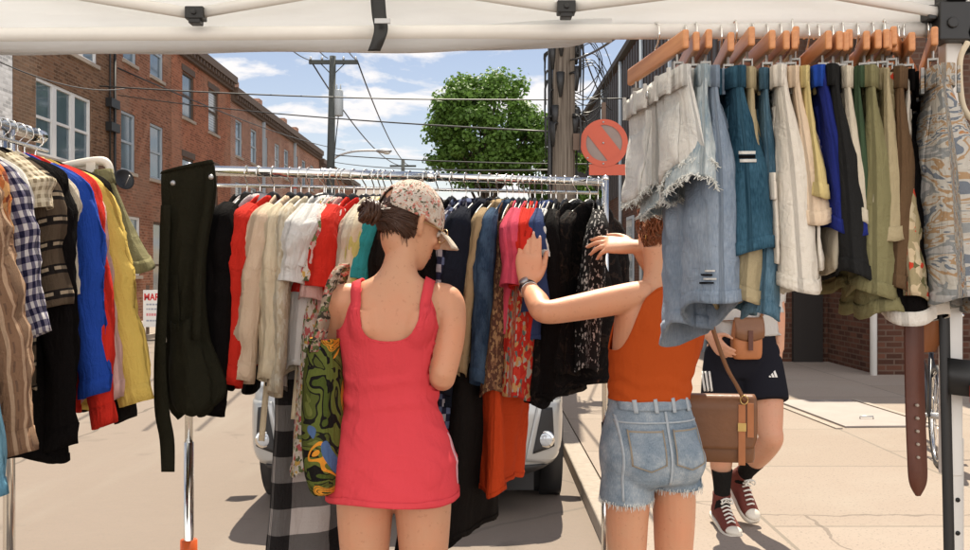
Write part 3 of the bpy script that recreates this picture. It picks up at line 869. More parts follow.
def make_top(name, label, cat, loc, rz, mat, hw=.21, L=.65, th=.055, sleeve=None, slen=.55, sr=.062, flare=0.0, taper=0.0, seed=1, group=None,
             neck=.07, drop=.085, collar=None, fold=.017, hemwave=.012, open_front=None, sleeve_out=.03, sleeve_mat=None, strap=False, lean=0.0, sway=0.0, collar_mat=None, tiltx=0.0):
    root = thing(name, label, cat, loc, rz, group)
    root.rotation_euler = (-tiltx, 0, rz)
    fo = Fold(seed, fold); fo2 = Fold(seed + 77, fold * .6); rng = random.Random(seed)
    N = 72; NV = 40
    fr = rng.uniform(0, 6.28)
    def half(v):
        return hw * (1 - taper * sm(v * 1.4) * .5) + flare * v - .012 * math.sin(min(1, v * 2.2) * math.pi)
    def surf(u, v):
        a = u * 2 * math.pi
        s, q = math.cos(a), math.sin(a)
        s_ = math.copysign(abs(s) ** .85, s)
        x = s_ * half(v)
        sg = 1 if q >= 0 else -1
        # top line: neck scoop in the middle, sloping shoulders outside
        xa = abs(s_) * hw
        if strap:
            zt = -.02 - .20 * (1 - math.exp(-((xa - hw * .55) / (.022)) ** 2)) if v < .999 else 0
        elif xa < neck:
            zt = -(.075 if sg < 0 else .02) * (1 - (xa / neck) ** 2) ** .7
        else:
            zt = -drop * ((xa - neck) / (hw - neck)) ** 1.35
        zh = -L + hemwave * math.sin(a * 2 + fr) + hemwave * .6 * math.sin(a * 5 + fr * 2)
        z = zt + (zh - zt) * v
        tt = th * (.34 + .66 * sm(v * 2.0)) + flare * .25 * v
        y = tt * math.copysign(abs(q) ** .8, q)
        g = .25 + .75 * sm(v * 1.5)
        y += (fo(x, z) + fo2(x, z) * sg) * g * (.4 + .6 * abs(q)) + lean * z
        y += .007 * wrinkle(x * 14 + z * 5, sg * 3, z * 7, seed) * g * abs(q)
        x += sway * v * v + fo2(z * .6, x) * .35 * g
        return V((x, y, z)), ((u * 2 if u < .5 else 2 - u * 2) * hw * 2.2 + (0.37 if q < 0 else 0), z)
    m = MB()
    m.grid(surf, N, NV, closed=True)
    body = m.build('body', mat, root, solid=.003)
    # hem band a little proud of the cloth
    m = MB()
    def hem(u, v):
        p, uv = surf(u, 1 - .022 / L * .0 - v * .02 / L)
        a = u * 6.2832
        return p + V((math.cos(a) * .003, math.sin(a) * .0035, -.001 + .0)), uv
    m.grid(hem, N, 2, closed=True); m.build('hem', mat, root, solid=.002)
    if sleeve:
        for sd_ in (1, -1):
            if sleeve == 'near' and sd_ < 0: continue
            x0 = hw * .93
            out_ = sleeve_out * rng.uniform(.7, 1.3)
            sl = slen * rng.uniform(.96, 1.04)
            yj = rng.uniform(-.012, .012)
            pts = [V((sd_ * (x0 - .045), 0, -drop * .55)), V((sd_ * (x0 + .018), 0, -drop - .015)), V((sd_ * (x0 + .028 + out_ * .3), yj, -drop - sl * .3)),
                   V((sd_ * (x0 + .018 + out_ * .7), yj * 2, -drop - sl * .65)), V((sd_ * (x0 + .012 + out_), yj * 2.5, -drop - sl))]
            rad = [sr * .42, sr * .80, sr * .90, sr * .78, sr * .64 if slen > .35 else sr * .95]
            pp, rr = crom(pts, rad, 10)
            sf = Fold(seed + 5 * sd_, .005, (17, 33, 57)); n = 30
            acc = [0.0]
            for i in range(1, len(pp)): acc.append(acc[-1] + (pp[i] - pp[i - 1]).length)
            def sl_fn(u, v, pp=pp, rr=rr, sf=sf, acc=acc):
                i = min(len(pp) - 1, int(round(v * (len(pp) - 1)))); a = u * 6.2832
                c = pp[i]; r = rr[i]
                w1 = 1 + (.16 * wrinkle(math.cos(a) * 1.1, math.sin(a) * 1.1 + acc[i] * 3, acc[i] * 13, seed) + .04 * math.sin(acc[i] * 38 + math.sin(a) * 2 + seed)) * sm(v * 3)
                return c + V((math.cos(a) * r * .80 * w1 + sf(acc[i], a * .1), math.sin(a) * r * (.36 + .30 * w1) + sf(a * .05, acc[i]), math.cos(a) * .012 * sd_)), (a * sr, -acc[i])
            m = MB(); m.grid(sl_fn, n, len(pp) - 1, closed=True)
            so = m.build('sleeve', sleeve_mat or mat, root, solid=.003)
            if slen > .35:
                m = MB(); k0 = 1 - .045 / slen
                def cuf(u, v):
                    p, q = sl_fn(u, min(1.0, k0 + (1 - k0) * v)); c = pp[min(len(pp) - 1, int(round((k0 + (1 - k0) * v) * (len(pp) - 1))))]; d_ = p - c; return c + d_ * 1.03, q
                m.grid(cuf, n, 2, closed=True)
                m.build('cuff', sleeve_mat or mat, so, solid=.004)
    if collar is None: collar = cat in ('shirt', 'jacket', 'coat')
    if collar:
        m = MB()
        hgt = .04
        def cf(u, v):
            a = (u * 1.76 + .12) * math.pi - math.pi / 2
            rx, ry = neck * .98, th * .42 + .012
            k = v * 2
            up = hgt * (k if k < 1 else 2 - k * 1.25)
            o_ = .004 if k < 1 else .004 + .02 * (k - 1)
            return V((math.cos(a) * (rx + o_), math.sin(a) * (ry + o_) + .004, -.025 + up - .03 * (1 - abs(math.sin(a * .5 + math.pi / 4))))), (u * .4, v * .08)
        m.grid(cf, 30, 6); m.build('collar', collar_mat or mat, root, solid=.003)
    return root

def make_bottom(name, label, cat, loc, rz, mat, w=.37, L=.45, th=.03, rise=.26, seed=1, group=None, spread=.03, legf=.0, band=None, fray=0, cargo=False, pocket=True,
                fold=.011, cuff=True, far_short=0.0, tilt=0.0, lean=0.0, stripe_hem=None, sagz=.0, band_mat=None, gather=0.0):
    """shorts clipped to a hanger by the waistband: x across, z down from the band"""
    root = thing(name, label, cat, loc, rz, group)
    rng = random.Random(seed); hw = w / 2
    legs = []
    folds = [Fold(seed * 3 + k, fold) for k in (0, 1)]
    ph = rng.uniform(0, 6.28)
    def leg(k):
        sg = 1 if k else -1
        fo = folds[k]
        def f(u, v, off=0.0):
            a = u * 2 * math.pi
            z = -L * v
            t = sm((-z - .02) / .2)
            hl = hw * .5 * (1 + (.10 + legf) * v) * (1 - gather * math.exp(-((v) / .15) ** 2))
            cx_ = sg * (hw * .5 + spread * v * .5 + .003)
            tk = th * (.35 + .65 * t) * (1 + .35 * v)
            c, q = math.cos(a), math.sin(a)
            x = cx_ + hl * math.copysign(abs(c) ** .8, c) + off * c
            y = tk * math.copysign(abs(q) ** .75, q) + off * q
            y += fo(x, z) * (.25 + .75 * sm(v * 1.3)) * (.35 + .65 * abs(q)) + (.010 if k else -.008) * t
            z += .010 * math.sin(a * 2 + ph + k) * v + sagz * abs(c) * v - tilt * x * v
            x += fo(z, a * .1) * .5 * v
            y += lean * v
            y += .006 * wrinkle(x * 16, k * 3 + (1 if q > 0 else -1), z * 11 + x * 6, seed) * sm(v * 4) * abs(q)
            return V((x, y, z)), (a / 6.2832 * w + k * .41, z)
        return f
    m = MB()
    fs = [leg(0), leg(1)]
    for f in fs: m.grid(f, 48, 36, closed=True)
    body = m.build('body', mat, root, solid=.003)
    # waistband with belt loops
    m = MB()
    tb = th * .40
    def wb(u, v):
        a = u * 6.2832; c, q = math.cos(a), math.sin(a)
        return V(((hw * (1 - gather) + .006) * math.copysign(abs(c) ** .7, c), (tb + .006) * math.copysign(abs(q) ** .6, q) + .004 * math.sin(c * 9 + ph), .004 - .042 * v)), (u * w * 2, v * .04)
    m.grid(wb, 48, 3, closed=True); wbo = m.build('waistband', band_mat or mat, root, solid=.004)
    m = MB()
    for k in range(5):
        for sg in (-1, 1):
            x = hw * (-.8 + .4 * k); y = sg * (tb + .012)
            m.box((x - .005, y - .003, -.045), (x + .005, y + .003, .006)); m.flush('belt_loop', band_mat or mat, wbo, smooth=False)
    if cuff and not fray:
        m = MB()
        for f in fs: m.grid(lambda u, v, f=f: ((lambda p, q: (p + V((0, 0, -.002)), q))(*f(u, 1 - .06 * (1 - v) * (.45 / L), .0035))), 40, 3, closed=True)
        m.build('turned_hem', stripe_hem or mat, root, solid=.003)
    if fray:
        m = MB()
        for f in fs:
            for i in range(fray):
                u = rng.random(); p, _ = f(u, .985 + rng.uniform(-.015, .012), .002)
                l = rng.uniform(.003, .016); d_ = V((rng.uniform(-.4, .4), rng.uniform(-.4, .4), -1)).normalized()
                t_ = V((rng.uniform(-1, 1), rng.uniform(-1, 1), 0)).normalized() * rng.uniform(.001, .0035)
                m.ribbon([p, p + d_ * l * .5 + V((rng.uniform(-.004, .004), rng.uniform(-.004, .004), 0)), p + d_ * l + V((rng.uniform(-.01, .01), rng.uniform(-.01, .01), 0))], [t_, t_, t_ * .4], thick=.001)
        m.build('frayed_edge', M_thread, root, smooth=False)
    # patches: pockets (front + back on both faces), flap pockets for cargo
    def patch(nm, k, u0, u1, v0, v1, off, mt, solid=.002, par=None):
        pm = MB(); f = fs[k]
        pm.grid(lambda a, b: f(u0 + (u1 - u0) * a, v0 + (v1 - v0) * b, off), 8, 8)
        return pm.build(nm, mt, par or root, solid=solid)
    sc_ = .45 / L
    if pocket:
        for k in (0, 1):
            for (c0, c1) in ((.16, .36), (.64, .84)):
                patch('pocket', k, c0, c1, .16 * sc_, .46 * sc_, .0035, mat)
    if cargo:
        for k in (0, 1):
            for (c0, c1) in ((.12, .40), (.60, .88)):
                po = patch('cargo_pocket', k, c0, c1, .50 * sc_, .86 * sc_, .008, mat, .006)
                patch('flap', k, c0 - .01, c1 + .01, .46 * sc_, .58 * sc_, .014, mat, .005, po)
    # fly seam and button
    m = MB(); m.box((-.004, -th * .6 - .004, -rise * .8), (.004, -th * .35, -.05)); m.flush('fly_seam', mat, root, smooth=False); m.box((-.004, th * .35, -rise * .95), (.004, th * .6 + .004, -.05)); m.build('fly_seam', mat, root, smooth=False)
    m = MB(); m.ball((.01, -tb - .010, -.02), (.008, .003, .008), 10, 6); m.flush('button', M_metal, wbo); m.ball((.01, tb + .010, -.02), (.008, .003, .008), 10, 6); m.build('button', M_metal, wbo)
    return root

M_thread = plain('pale_thread', (.62, .63, .60), .9, var=.1)
M_woodh = None
def wood_hanger_mat():
    t = NT('orange_beech'); o = t.obj()
    g = t.noise(1.0, 4, .6, t.n('ShaderNodeMapping', {'Vector': o, 'Scale': (5, 60, 70)}).outputs[0])
    c = t.ramp(g, [(.3, (.42, .165, .062)), (.55, (.54, .235, .095)), (.8, (.62, .31, .135))])
    return t.done(t.bsdf(c, .38, 0, None, .45))
M_woodh = wood_hanger_mat()
M_clip = plain('clip_steel', (.30, .29, .27), .35, .7, var=.1)

# ---- one of each hanger, copied for every repeat
def proto_wood():
    r = thing('wooden_hanger', 'proto', 'hanger', (0, 0, 0), 0, 'wooden clip hangers on the canopy bar')
    m = MB(); m.box((-.185, -.0065, -.019), (.185, .0065, .019)); m.build('bar', M_woodh, r, bevel=.004, smooth=False)
    m = MB(); m.tube([(0, 0, .019), (0, 0, .024), (.014, 0, .032), (.026, 0, .048), (.020, 0, .070), (0, 0, .078), (-.020, 0, .070), (-.023, 0, .052)], .0021, 8, smooth=3); m.build('hook', M_chrome, r)
    for x in (-.135, .135):
        m = MB(); m.tube([(x, 0, -.019), (x, 0, -.034)], .003, 6)
        m.box((x - .007, -.010, -.080), (x + .007, -.0075, -.034)); m.box((x - .007, .0075, -.080), (x + .007, .010, -.034)); m.box((x - .006, -.007, -.038), (x + .006, .007, -.034))
        m.build('clip', M_clip, r, smooth=False)
    return r
def proto_black():
    r = thing('black_hanger', 'proto', 'hanger', (0, 0, 0), 0, 'black hangers on the chrome rail')
    m = MB()
    m.tube([(-.20, 0, -.075), (-.15, 0, -.045), (-.07, 0, -.012), (0, 0, .012), (.07, 0, -.012), (.15, 0, -.045), (.20, 0, -.075)], [.006, .010, .012, .014, .012, .010, .006], 8, smooth=3, sq=(1.1, .6))
    m.build('shoulders', M_black, r)
    m = MB(); m.tube([(-.19, 0, -.074), (0, 0, -.083), (.19, 0, -.074)], .004, 6, smooth=3); m.build('bar', M_black, r)
    m = MB(); m.tube([(0, 0, .015), (0, 0, .05), (.012, 0, .062), (.026, 0, .078), (.02, 0, .100), (0, 0, .108), (-.02, 0, .100), (-.023, 0, .082)], .0022, 8, smooth=3); m.build('hook', M_chrome, r)
    return r
_pw, _pb = proto_wood(), proto_black(); _used = set()
def place(proto, loc, rz, label):
    if proto.name not in _used:
        _used.add(proto.name); o = proto
    else: o = copy_tree(proto)
    o.location = loc; o.rotation_euler = (0, 0, rz); o['label'] = label
    return o

# ------------------------------------------------------------------ cloth materials
F_white = fabric('white_cotton', (.74, .72, .69), .22)
F_cream = fabric('cream_knit', (.74, .63, .45), .20)
F_beige = fabric('beige_wool', (.70, .53, .38), .16)
F_tan = fabric('tan_cotton', (.38, .27, .15), .14)
F_red = fabric('red_cotton', (.62, .030, .018), .16)
F_pink = fabric('hot_pink_cotton', (.70, .085, .14), .18)
F_coralp = fabric('pale_pink_cotton', (.66, .42, .38), .2)
F_lilac = fabric('lilac_white_shirting', (.56, .50, .50), .2)
F_black = fabric('black_cotton', (.006, .005, .005), .02)
F_black2 = fabric('soft_black_jersey', (.012, .010, .009), .03)
F_navy = fabric('dark_navy', (.012, .014, .022), .03)
F_navyb = fabric('navy_blue_shirting', (.035, .055, .14), .08)
F_blue = fabric('royal_blue', (.018, .065, .36), .12)
F_blue2 = fabric('ink_blue_nylon', (.016, .025, .17), .10)
F_yellow = fabric('yellow_cotton', (.72, .52, .13), .22)
F_paleyel = fabric('pale_yellow', (.66, .53, .24), .2)
F_lime = fabric('lemon_cotton', (.62, .58, .20), .2)
F_teal = fabric('teal_cotton', (.03, .26, .28), .1)
F_mustard = fabric('mustard', (.62, .30, .03), .15)
F_orange = fabric('orange_pleated', (.66, .075, .018), .22)
F_olive = fabric('khaki_olive', (.22, .20, .10), .12)
F_dgreen = fabric('dark_green_twill', (.017, .016, .010), .02)
F_green = fabric('bottle_green', (.045, .075, .04), .05)
F_char = fabric('charcoal_twill', (.018, .018, .018), .04)
F_brown = fabric('brown_twill', (.115, .068, .036), .06)
F_khaki = fabric('khaki_twill', (.40, .33, .20), .12)
F_stone = fabric('stone_twill', (.62, .55, .43), .15)
F_offw = fabric('off_white_twill', (.72, .665, .58), .15)
F_peach = fabric('peach_cream_twill', (.74, .58, .42), .16)
F_ltden = fabric('bleached_denim', denim_col((.46, .47, .47), (.70, .68, .64), 7, .3, .6), .12)
F_ltden2 = fabric('washed_pale_denim', denim_col((.20, .27, .32), (.56, .60, .60), 9, .38, .66), .10)
F_cham = fabric('chambray_denim', denim_col((.16, .21, .28), (.29, .34, .41), 5), .08)
F_teald = fabric('dark_teal_denim', denim_col((.012, .040, .066), (.055, .13, .19), 5, .35, .70), .04)
F_midden = fabric('mid_blue_denim', denim_col((.035, .085, .13), (.12, .21, .28), 8), .05)
F_dkden = fabric('dark_denim', denim_col((.018, .034, .065), (.06, .10, .16), 7), .04)
F_skyden = fabric('sky_denim', denim_col((.10, .24, .34), (.22, .40, .50), 6), .06)
F_buff = fabric('buffalo_check', check_col((.50, .45, .42), (.13, .12, .115), (.018, .016, .016), .165), .10)
F_ging = fabric('navy_gingham', check_col((.62, .60, .62), (.16, .15, .22), (.018, .018, .05), .030), .15)
F_stripe = fabric('brown_striped_cotton', stripes_col((.20, .115, .07), (.40, .27, .18), .052, 0, .28, (.13, .075, .05)), .12)
F_ikat = fabric('orange_print', print_col([(0, (.50, .16, .05)), (.35, (.62, .34, .14)), (.6, (.25, .07, .04)), (.8, (.60, .45, .3))], 45), .15)
F_ethnic = fabric('woven_stripe_black', stripes_col((.018, .015, .014), (.09, .065, .045), .06, 1, .62, (.35, .28, .2)), .04)
F_strap = fabric('dark_floral_strap', print_col([(0, (.30, .22, .16)), (.3, (.10, .12, .05)), (.5, (.42, .12, .10)), (.65, (.05, .04, .03)), (.85, (.45, .36, .28))], 110, dist=.8), .08)
F_floral = fabric('floral_print', print_col([(0, (.66, .60, .52)), (.40, (.62, .50, .44)), (.58, (.50, .12, .12)), (.70, (.16, .20, .08)), (.84, (.60, .38, .10)), (.92, (.10, .12, .06))], 75, dist=.9), .18)
F_redprint = fabric('red_white_print', print_col([(0, (.62, .025, .018)), (.66, (.70, .62, .58)), (.80, (.62, .025, .018))], 14, kind='noise'), .16)
F_redfl = fabric('red_floral', print_col([(0, (.50, .03, .02)), (.38, (.45, .42, .36)), (.52, (.60, .05, .03)), (.66, (.12, .16, .14)), (.8, (.55, .30, .12))], 55, dist=.9), .14)
F_brnpat = fabric('brown_dotted', print_col([(0, (.10, .045, .03)), (.55, (.22, .11, .06)), (.78, (.34, .20, .10))], 90), .08)
F_goldhem = fabric('gold_border_print', print_col([(0, (.40, .20, .06)), (.4, (.55, .36, .14)), (.65, (.22, .08, .04)), (.85, (.16, .20, .08))], 60), .1)
F_sheer = fabric('black_sheer_print', print_col([(0, (.006, .005, .005)), (.56, (.02, .014, .011)), (.70, (.085, .045, .03)), (.78, (.01, .008, .007))], 26, kind='noise'), .05)
F_bw = fabric('black_white_print', print_col([(0, (.015, .014, .014)), (.62, (.5, .47, .44)), (.74, (.015, .014, .014))], 110, dist=.9), .06)
F_camo = fabric('faded_patterned_cotton', print_col([(0, (.40, .39, .38)), (.38, (.24, .25, .25)), (.45, (.46, .43, .38)), (.50, (.36, .24, .14)), (.535, (.46, .44, .40)), (.58, (.15, .17, .20)), (.62, (.44, .42, .38)), (.67, (.40, .20, .09)), (.72, (.20, .22, .23))], 11, kind='noise', dist=.2, stretch=(.55, 1.5, 1)), .10)
F_hawaii = fabric('hawaiian_print', print_col([(0, (.34, .28, .16)), (.45, (.50, .42, .28)), (.62, (.55, .06, .03)), (.75, (.14, .13, .06)), (.88, (.58, .46, .30))], 60, dist=.9), .12)
F_teal_s = fabric('tartan_dark', check_col((.10, .12, .2), (.02, .02, .04), (.3, .28, .3), .05), .04)
M_brownbelt = plain('dark_brown_leather', (.085, .024, .012), .5, var=.25, scale=14, bump=.25)
M_tanleather = plain('tan_leather', (.36, .13, .045), .5, var=.25, scale=12, bump=.2)
M_brownleather = plain('brown_leather', (.16, .066, .026), .42, var=.3, scale=10, bump=.25)
# ================================================================== CANOPY
t = NT('canopy_cloth')
_c = t.mix(t.noise(2.5, 4, .6, t.obj()), (.74, .745, .745), (.80, .805, .81))
_w = t.bump(t.noise(1.0, 4, .55, t.n('ShaderNodeMapping', {'Vector': t.obj(), 'Scale': (2.0, 6.0, 9.0)}).outputs[0]), .35, .03)
_b = t.bsdf(_c, .75, 0, _w, .25); _tr = t.n('ShaderNodeBsdfTranslucent', {'Color': _c, 'Normal': _w}).outputs[0]
M_canopy = t.done(t.n('ShaderNodeMixShader', {0: .52, 1: _b, 2: _tr}).outputs[0])
M_wbar = plain('white_enamel_tube', (.70, .68, .64), .35, var=.06, scale=20)
BY, BZ = 2.0, 1.958
can = thing('market_canopy', 'white pop-up market canopy with a folding frame over the stall', 'canopy', (0, 0, 0))
XL, XR = -2.05, 0.985
m = MB()
def tz(x): return BZ + .004 * math.sin(x * 7) 
m.tube([(XL, BY, BZ - .012), (XR, BY, BZ + .006)], .0165, 14); m.build('front_bar', M_wbar, can)
m = MB()                            # valance hanging behind the bar on the left, tucked up behind it on the right
def val(u, v):
    x = XL - .1 + (XR + .25 - XL) * u
    lowz = 1.922 + .018 * sm((x + .2) / .5) + .03 * sm((x - .18) / .12)
    z = lowz + (2.36 - lowz) * v
    y = BY + .035 + .012 * math.sin(x * 5 + v * 2) * (1 - v * .4) + .006 * math.sin(x * 17 + v * 7)
    return V((x, y, z)), (x, z)
m.grid(val, 110, 14); m.build('valance', M_canopy, can, solid=.0015)
m = MB()                            # rolled hem of the valance left of the shorts
def hemr(u, v):
    x = XL - .1 + (.27 - XL + .1) * u; a = v * 6.2832
    return V((x, BY + .012 + math.cos(a) * .020, 1.9455 + .018 * sm((x + .2) / .5) + math.sin(a) * .0255 + .003 * math.sin(x * 9))), (x, v * .1)
m.grid(hemr, 90, 14); m.build('rolled_hem', M_canopy, can)
m = MB()
m.grid(lambda u, v: (V((XL - .1 + (XR + .2 - XL) * u, BY + .04 - (BY + 1.2) * v, 2.355 + .55 * (1 - abs(2 * v - 1) ** 1.2) * (1 - abs(2 * u - 1) ** 2.2) + .012 * math.sin(u * 30) * (.2 + v))), (u * 3, v * 3)), 40, 24)
m.build('roof_cloth', M_canopy, can)
# scissor truss along the front
m = MB(); joints = MB()
ty = BY - .035
def pz(px, py): return P(px, py, ty)
for (a, b_) in (((-30, -24), (196, 14)), ((196, 13), (420, -26)), ((342, -26), (566, 8)), ((566, 7), (790, -22)), ((720, -26), (938, 12))):
    A, B = pz(*a), pz(*b_); n_ = (B - A).normalized()
    m.tube([A, B], .0095, 8, sq=(1.3, .8)); m.flush('truss_bar', M_wbar, can)
for (x, y) in ((196, 14), (566, 8)):
    c = pz(x, y); joints.box(c - V((.019, .016, .013)), c + V((.019, .016, .013))); joints.tube([c + V((.0, -.02, .0)), c + V((0, .02, 0))], .006, 8)
    joints.box(c + V((-.012, -.014, -.022)), c + V((.012, .014, -.011))); joints.flush('truss_joint', M_black, can, smooth=False, bevel=.002)

# legs
for X_, nm in ((.987, 0), (XL, 1)):
    m = MB(); m.box((X_ - .018, BY - .018, 1.02), (X_ + .018, BY + .018, BZ + .18)); m.box((X_ - .0145 + .008, BY - .0145, 0.0), (X_ + .0145 + .008, BY + .0145, 1.10))
    lg = m.build('leg', M_wbar, can, smooth=False, bevel=.003)
    m = MB(); m.box((X_ - .05, BY - .05, 0), (X_ + .06, BY + .05, .012)); m.build('foot', M_metal, lg, smooth=False)
    m = MB()
    for k in range(12): m.tube([(X_ + .008, BY - .0146, .2 + k * .07), (X_ + .008, BY - .0165, .2 + k * .07)], .005, 8); m.flush('pin_hole', M_black, lg)
m = MB()
c = V((.977, BY - .02, BZ + .018))
m.box(c + V((-.036, -.03, -.045)), c + V((.04, .035, .035))); m.box(c + V((-.055, -.02, .0)), c + V((-.037, .02, .03)))
m.box(c + V((-.02, -.034, .036)), c + V((.022, .03, .085))); m.box(c + V((.041, -.024, -.065)), c + V((.09, .025, .0))); m.tube([c + V((.05, -.03, -.03)), c + V((.05, .03, -.03))], .03, 12)
m.tube([c + V((-.01, -.035, -.01)), c + V((-.01, -.030, -.01))], .012, 10)
m.build('corner_bracket', M_black, can, smooth=False, bevel=.004)
m = MB(); c = c + V((.02, 0, .06)); m.tube([c, c + V((.26, -.15, .16))], .014, 8); m.flush('truss_strut', M_wbar, can); m.tube([c, c + V((-.22, -.12, .15))], .012, 8); m.flush('truss_strut', M_wbar, can); m.tube([c + V((.05, 0, -.06)), c + V((.5, -.1, -.04))], .016, 8)
m.build('truss_strut', M_wbar, can)
# black hook-and-loop strap hanging off the bar
m = MB()
q = [P(377, -14, 1.96), P(379, 14, 1.955), P(381, 28, 1.945), P(379, 38, 1.94), P(374, 51, 1.945)]
wv = V((.030, 0, 0)); m.ribbon(q, [wv, wv, wv * .95, wv * .9, wv * .85], thick=.004, smooth=4); m.build('strap', M_black, can)
m = MB(); c = P(383, 21, 1.935); m.box(c - V((.017, .003, .005)), c + V((.015, .003, .005))); m.build('strap_buckle', M_metal, can, smooth=False)
# black webbing strap with red buckle on the right leg, cream cord
st = thing('webbing_strap', 'black webbing strap with a red buckle hanging down the white canopy leg', 'strap', (.965, 1.96, 0))
m = MB(); m.ribbon([(-.012, 0, 1.56), (-.012, .0, 1.45), (-.010, -.005, 1.2), (.002, 0, .7), (0, 0, .2)], [(.022, 0, 0)] * 5, thick=.003, smooth=4); m.flush('webbing', M_black, st)
m.ribbon([(-.01, -.002, 1.235), (.05, -.028, 1.23), (.12, -.01, 1.23)], [(0, 0, .075)] * 3, thick=.004, smooth=4); m.flush('cross_strap', M_black, st)
m.ribbon([(.075, .01, 1.9), (.08, 0, 1.5), (.075, 0, 1.1), (.08, 0, .5)], [(.045, 0, 0)] * 4, thick=.004, smooth=4)
m.build('webbing', M_black, st)
m = MB(); m.box((.025, -.045, 1.18), (.085, -.031, 1.22)); m.build('buckle', plain('red_plastic', (.60, .035, .015), .35, var=.05), st, smooth=False, bevel=.003)
cd = MB(); cd.tube([P(968, 42, 1.9), P(960, 60, 1.9), P(961, 95, 1.9), P(966, 112, 1.9), P(975, 115, 1.9), P(982, 60, 1.9)], .006, 8, smooth=5)
tag(cd.build('rope_loop', plain('cream_rope', (.55, .48, .36), .9, bump=.4), None), 'cream rope loop hanging beside the canopy corner bracket', 'rope')

# ================================================================== SHORTS ON THE CANOPY BAR
GR = 'shorts hung on the canopy bar'
def hang_bottom(xn, yaw, what, hlab, name, label, mat, **k):
    """xn = photo x of the hanger's near end (1.82 m away)"""
    X = (xn - CX) / F * 1.82; a = R(yaw)
    Xc = X - .185 * math.sin(a)
    rz = math.atan2(-math.cos(a), math.sin(a))
    hz = BZ + .0165 - .076 + k.pop('dz', 0)
    _j = random.Random(xn)
    place(_pw, (Xc, BY, hz + _j.uniform(-.004, .010)), rz + R(_j.uniform(-6, 6)), hlab)
    k.setdefault('lean', .055)
    return make_bottom(name, label, 'shorts', (Xc, BY, hz - .056), rz, mat, group=GR, **k)
h_ = lambda s: 'orange wooden clip hanger holding ' + s
hang_bottom(684, 7, 0, h_('the bleached frayed denim shorts at the left end'), 'denim_shorts', 'bleached grey-white frayed denim shorts at the left end of the bar', F_ltden, L=0.213, w=.40, th=.028, fray=260, seed=3, tilt=-.12, lean=0.020)
hang_bottom(703, -1, 0, h_('the pale blue frayed denim shorts'), 'denim_shorts', 'pale blue washed denim shorts with a frayed hem behind the bleached pair', F_ltden2, L=0.243, w=.40, th=.030, fray=240, seed=4, tilt=-.10, lean=-0.015, legf=.08)
hang_bottom(713, -2, 0, h_('the long grey-blue chambray shorts'), 'chambray_shorts', 'long grey-blue chambray shorts with a torn patch above the hem', F_cham, L=0.50, w=.38, th=.034, seed=5, tilt=-.26, lean=0.005, legf=.08)
hang_bottom(737, -4, 0, h_('the dark teal denim shorts'), 'denim_shorts', 'dark teal denim shorts with a white striped tab on the leg', F_teald, L=0.388, w=.38, th=.036, seed=6, tilt=-.18, lean=0.010)
hang_bottom(751, -5, 0, h_('the tan twill shorts behind the teal denim'), 'twill_shorts', 'tan twill shorts squeezed between the teal and mid blue denim', F_khaki, L=0.448, w=.36, th=.026, seed=7, tilt=-.1, lean=-0.025, sagz=-.02)
hang_bottom(766, -7, 0, h_('the narrow mid blue denim shorts'), 'denim_shorts', 'mid blue denim shorts hanging long with a stitched hem', F_midden, L=0.478, w=.34, th=.022, seed=8, lean=-0.020)
hang_bottom(780, -8, 0, h_('the long off-white cargo shorts'), 'cargo_shorts', 'long off-white cargo shorts, the widest pale pair on the bar', F_offw, L=0.428, w=.40, th=.034, cargo=True, seed=9, lean=0.025, tilt=-.02)
hang_bottom(794, -9, 0, h_('the peach cream shorts'), 'twill_shorts', 'peach cream twill shorts next to the pale yellow pair', F_peach, L=0.293, w=.38, th=.026, seed=10, lean=0.020)
hang_bottom(806, -10, 0, h_('the pale yellow shorts'), 'twill_shorts', 'pale yellow short shorts between peach and blue pairs', F_paleyel, L=0.243, w=.38, th=.022, seed=11, lean=0.010)
hang_bottom(820, -11, 0, h_('the royal blue shorts'), 'nylon_shorts', 'deep royal blue nylon shorts', F_blue2, L=0.313, w=.40, th=.030, seed=12, lean=0.025, band_mat=F_blue)
hang_bottom(831, -11, 0, h_('the charcoal shorts'), 'twill_shorts', 'charcoal grey shorts with a dark hem showing below the blue pair', F_char, L=0.398, w=.42, th=.024, seed=13, lean=0.020)
hang_bottom(846, -12, 0, h_('the stained off-white cargo shorts'), 'cargo_shorts', 'short off-white cargo shorts with a side flap pocket', F_stone, L=0.303, w=.38, th=.024, cargo=True, seed=14, lean=0.000)
hang_bottom(858, -12, 0, h_('the bottle green shorts'), 'twill_shorts', 'bottle green shorts mostly hidden behind off-white cargo shorts', F_green, L=0.363, w=.38, th=.022, seed=15, lean=-0.005)
hang_bottom(871, -13, 0, h_('the long olive khaki shorts'), 'twill_shorts', 'long olive khaki shorts with a broad turned hem', F_olive, L=0.433, w=.40, th=.030, seed=16, lean=-0.005)
hang_bottom(887, -14, 0, h_('the light khaki shorts'), 'twill_shorts', 'light khaki twill shorts next to the brown pair', F_khaki, L=0.323, w=.38, th=.026, seed=17, lean=-0.020, gather=.1)
hang_bottom(900, -14, 0, h_('the brown shorts'), 'twill_shorts', 'chocolate brown twill shorts', F_brown, L=0.428, w=.38, th=.026, seed=18, lean=-0.025)
hang_bottom(913, -15, 0, h_('the cream shorts with a black top panel'), 'panel_shorts', 'cream shorts with a black band at the top', F_offw, L=0.313, w=.32, th=.014, seed=19, lean=-0.040, band_mat=F_black)
hang_bottom(942, -18, 0, h_('the patterned shorts beside the canopy leg'), 'patterned_shorts', 'loud blue, orange and grey patterned shorts beside the canopy leg', F_camo, L=0.468, w=.44, th=.05, seed=20, lean=0.020, legf=.22, fold=.014, tilt=-.10)
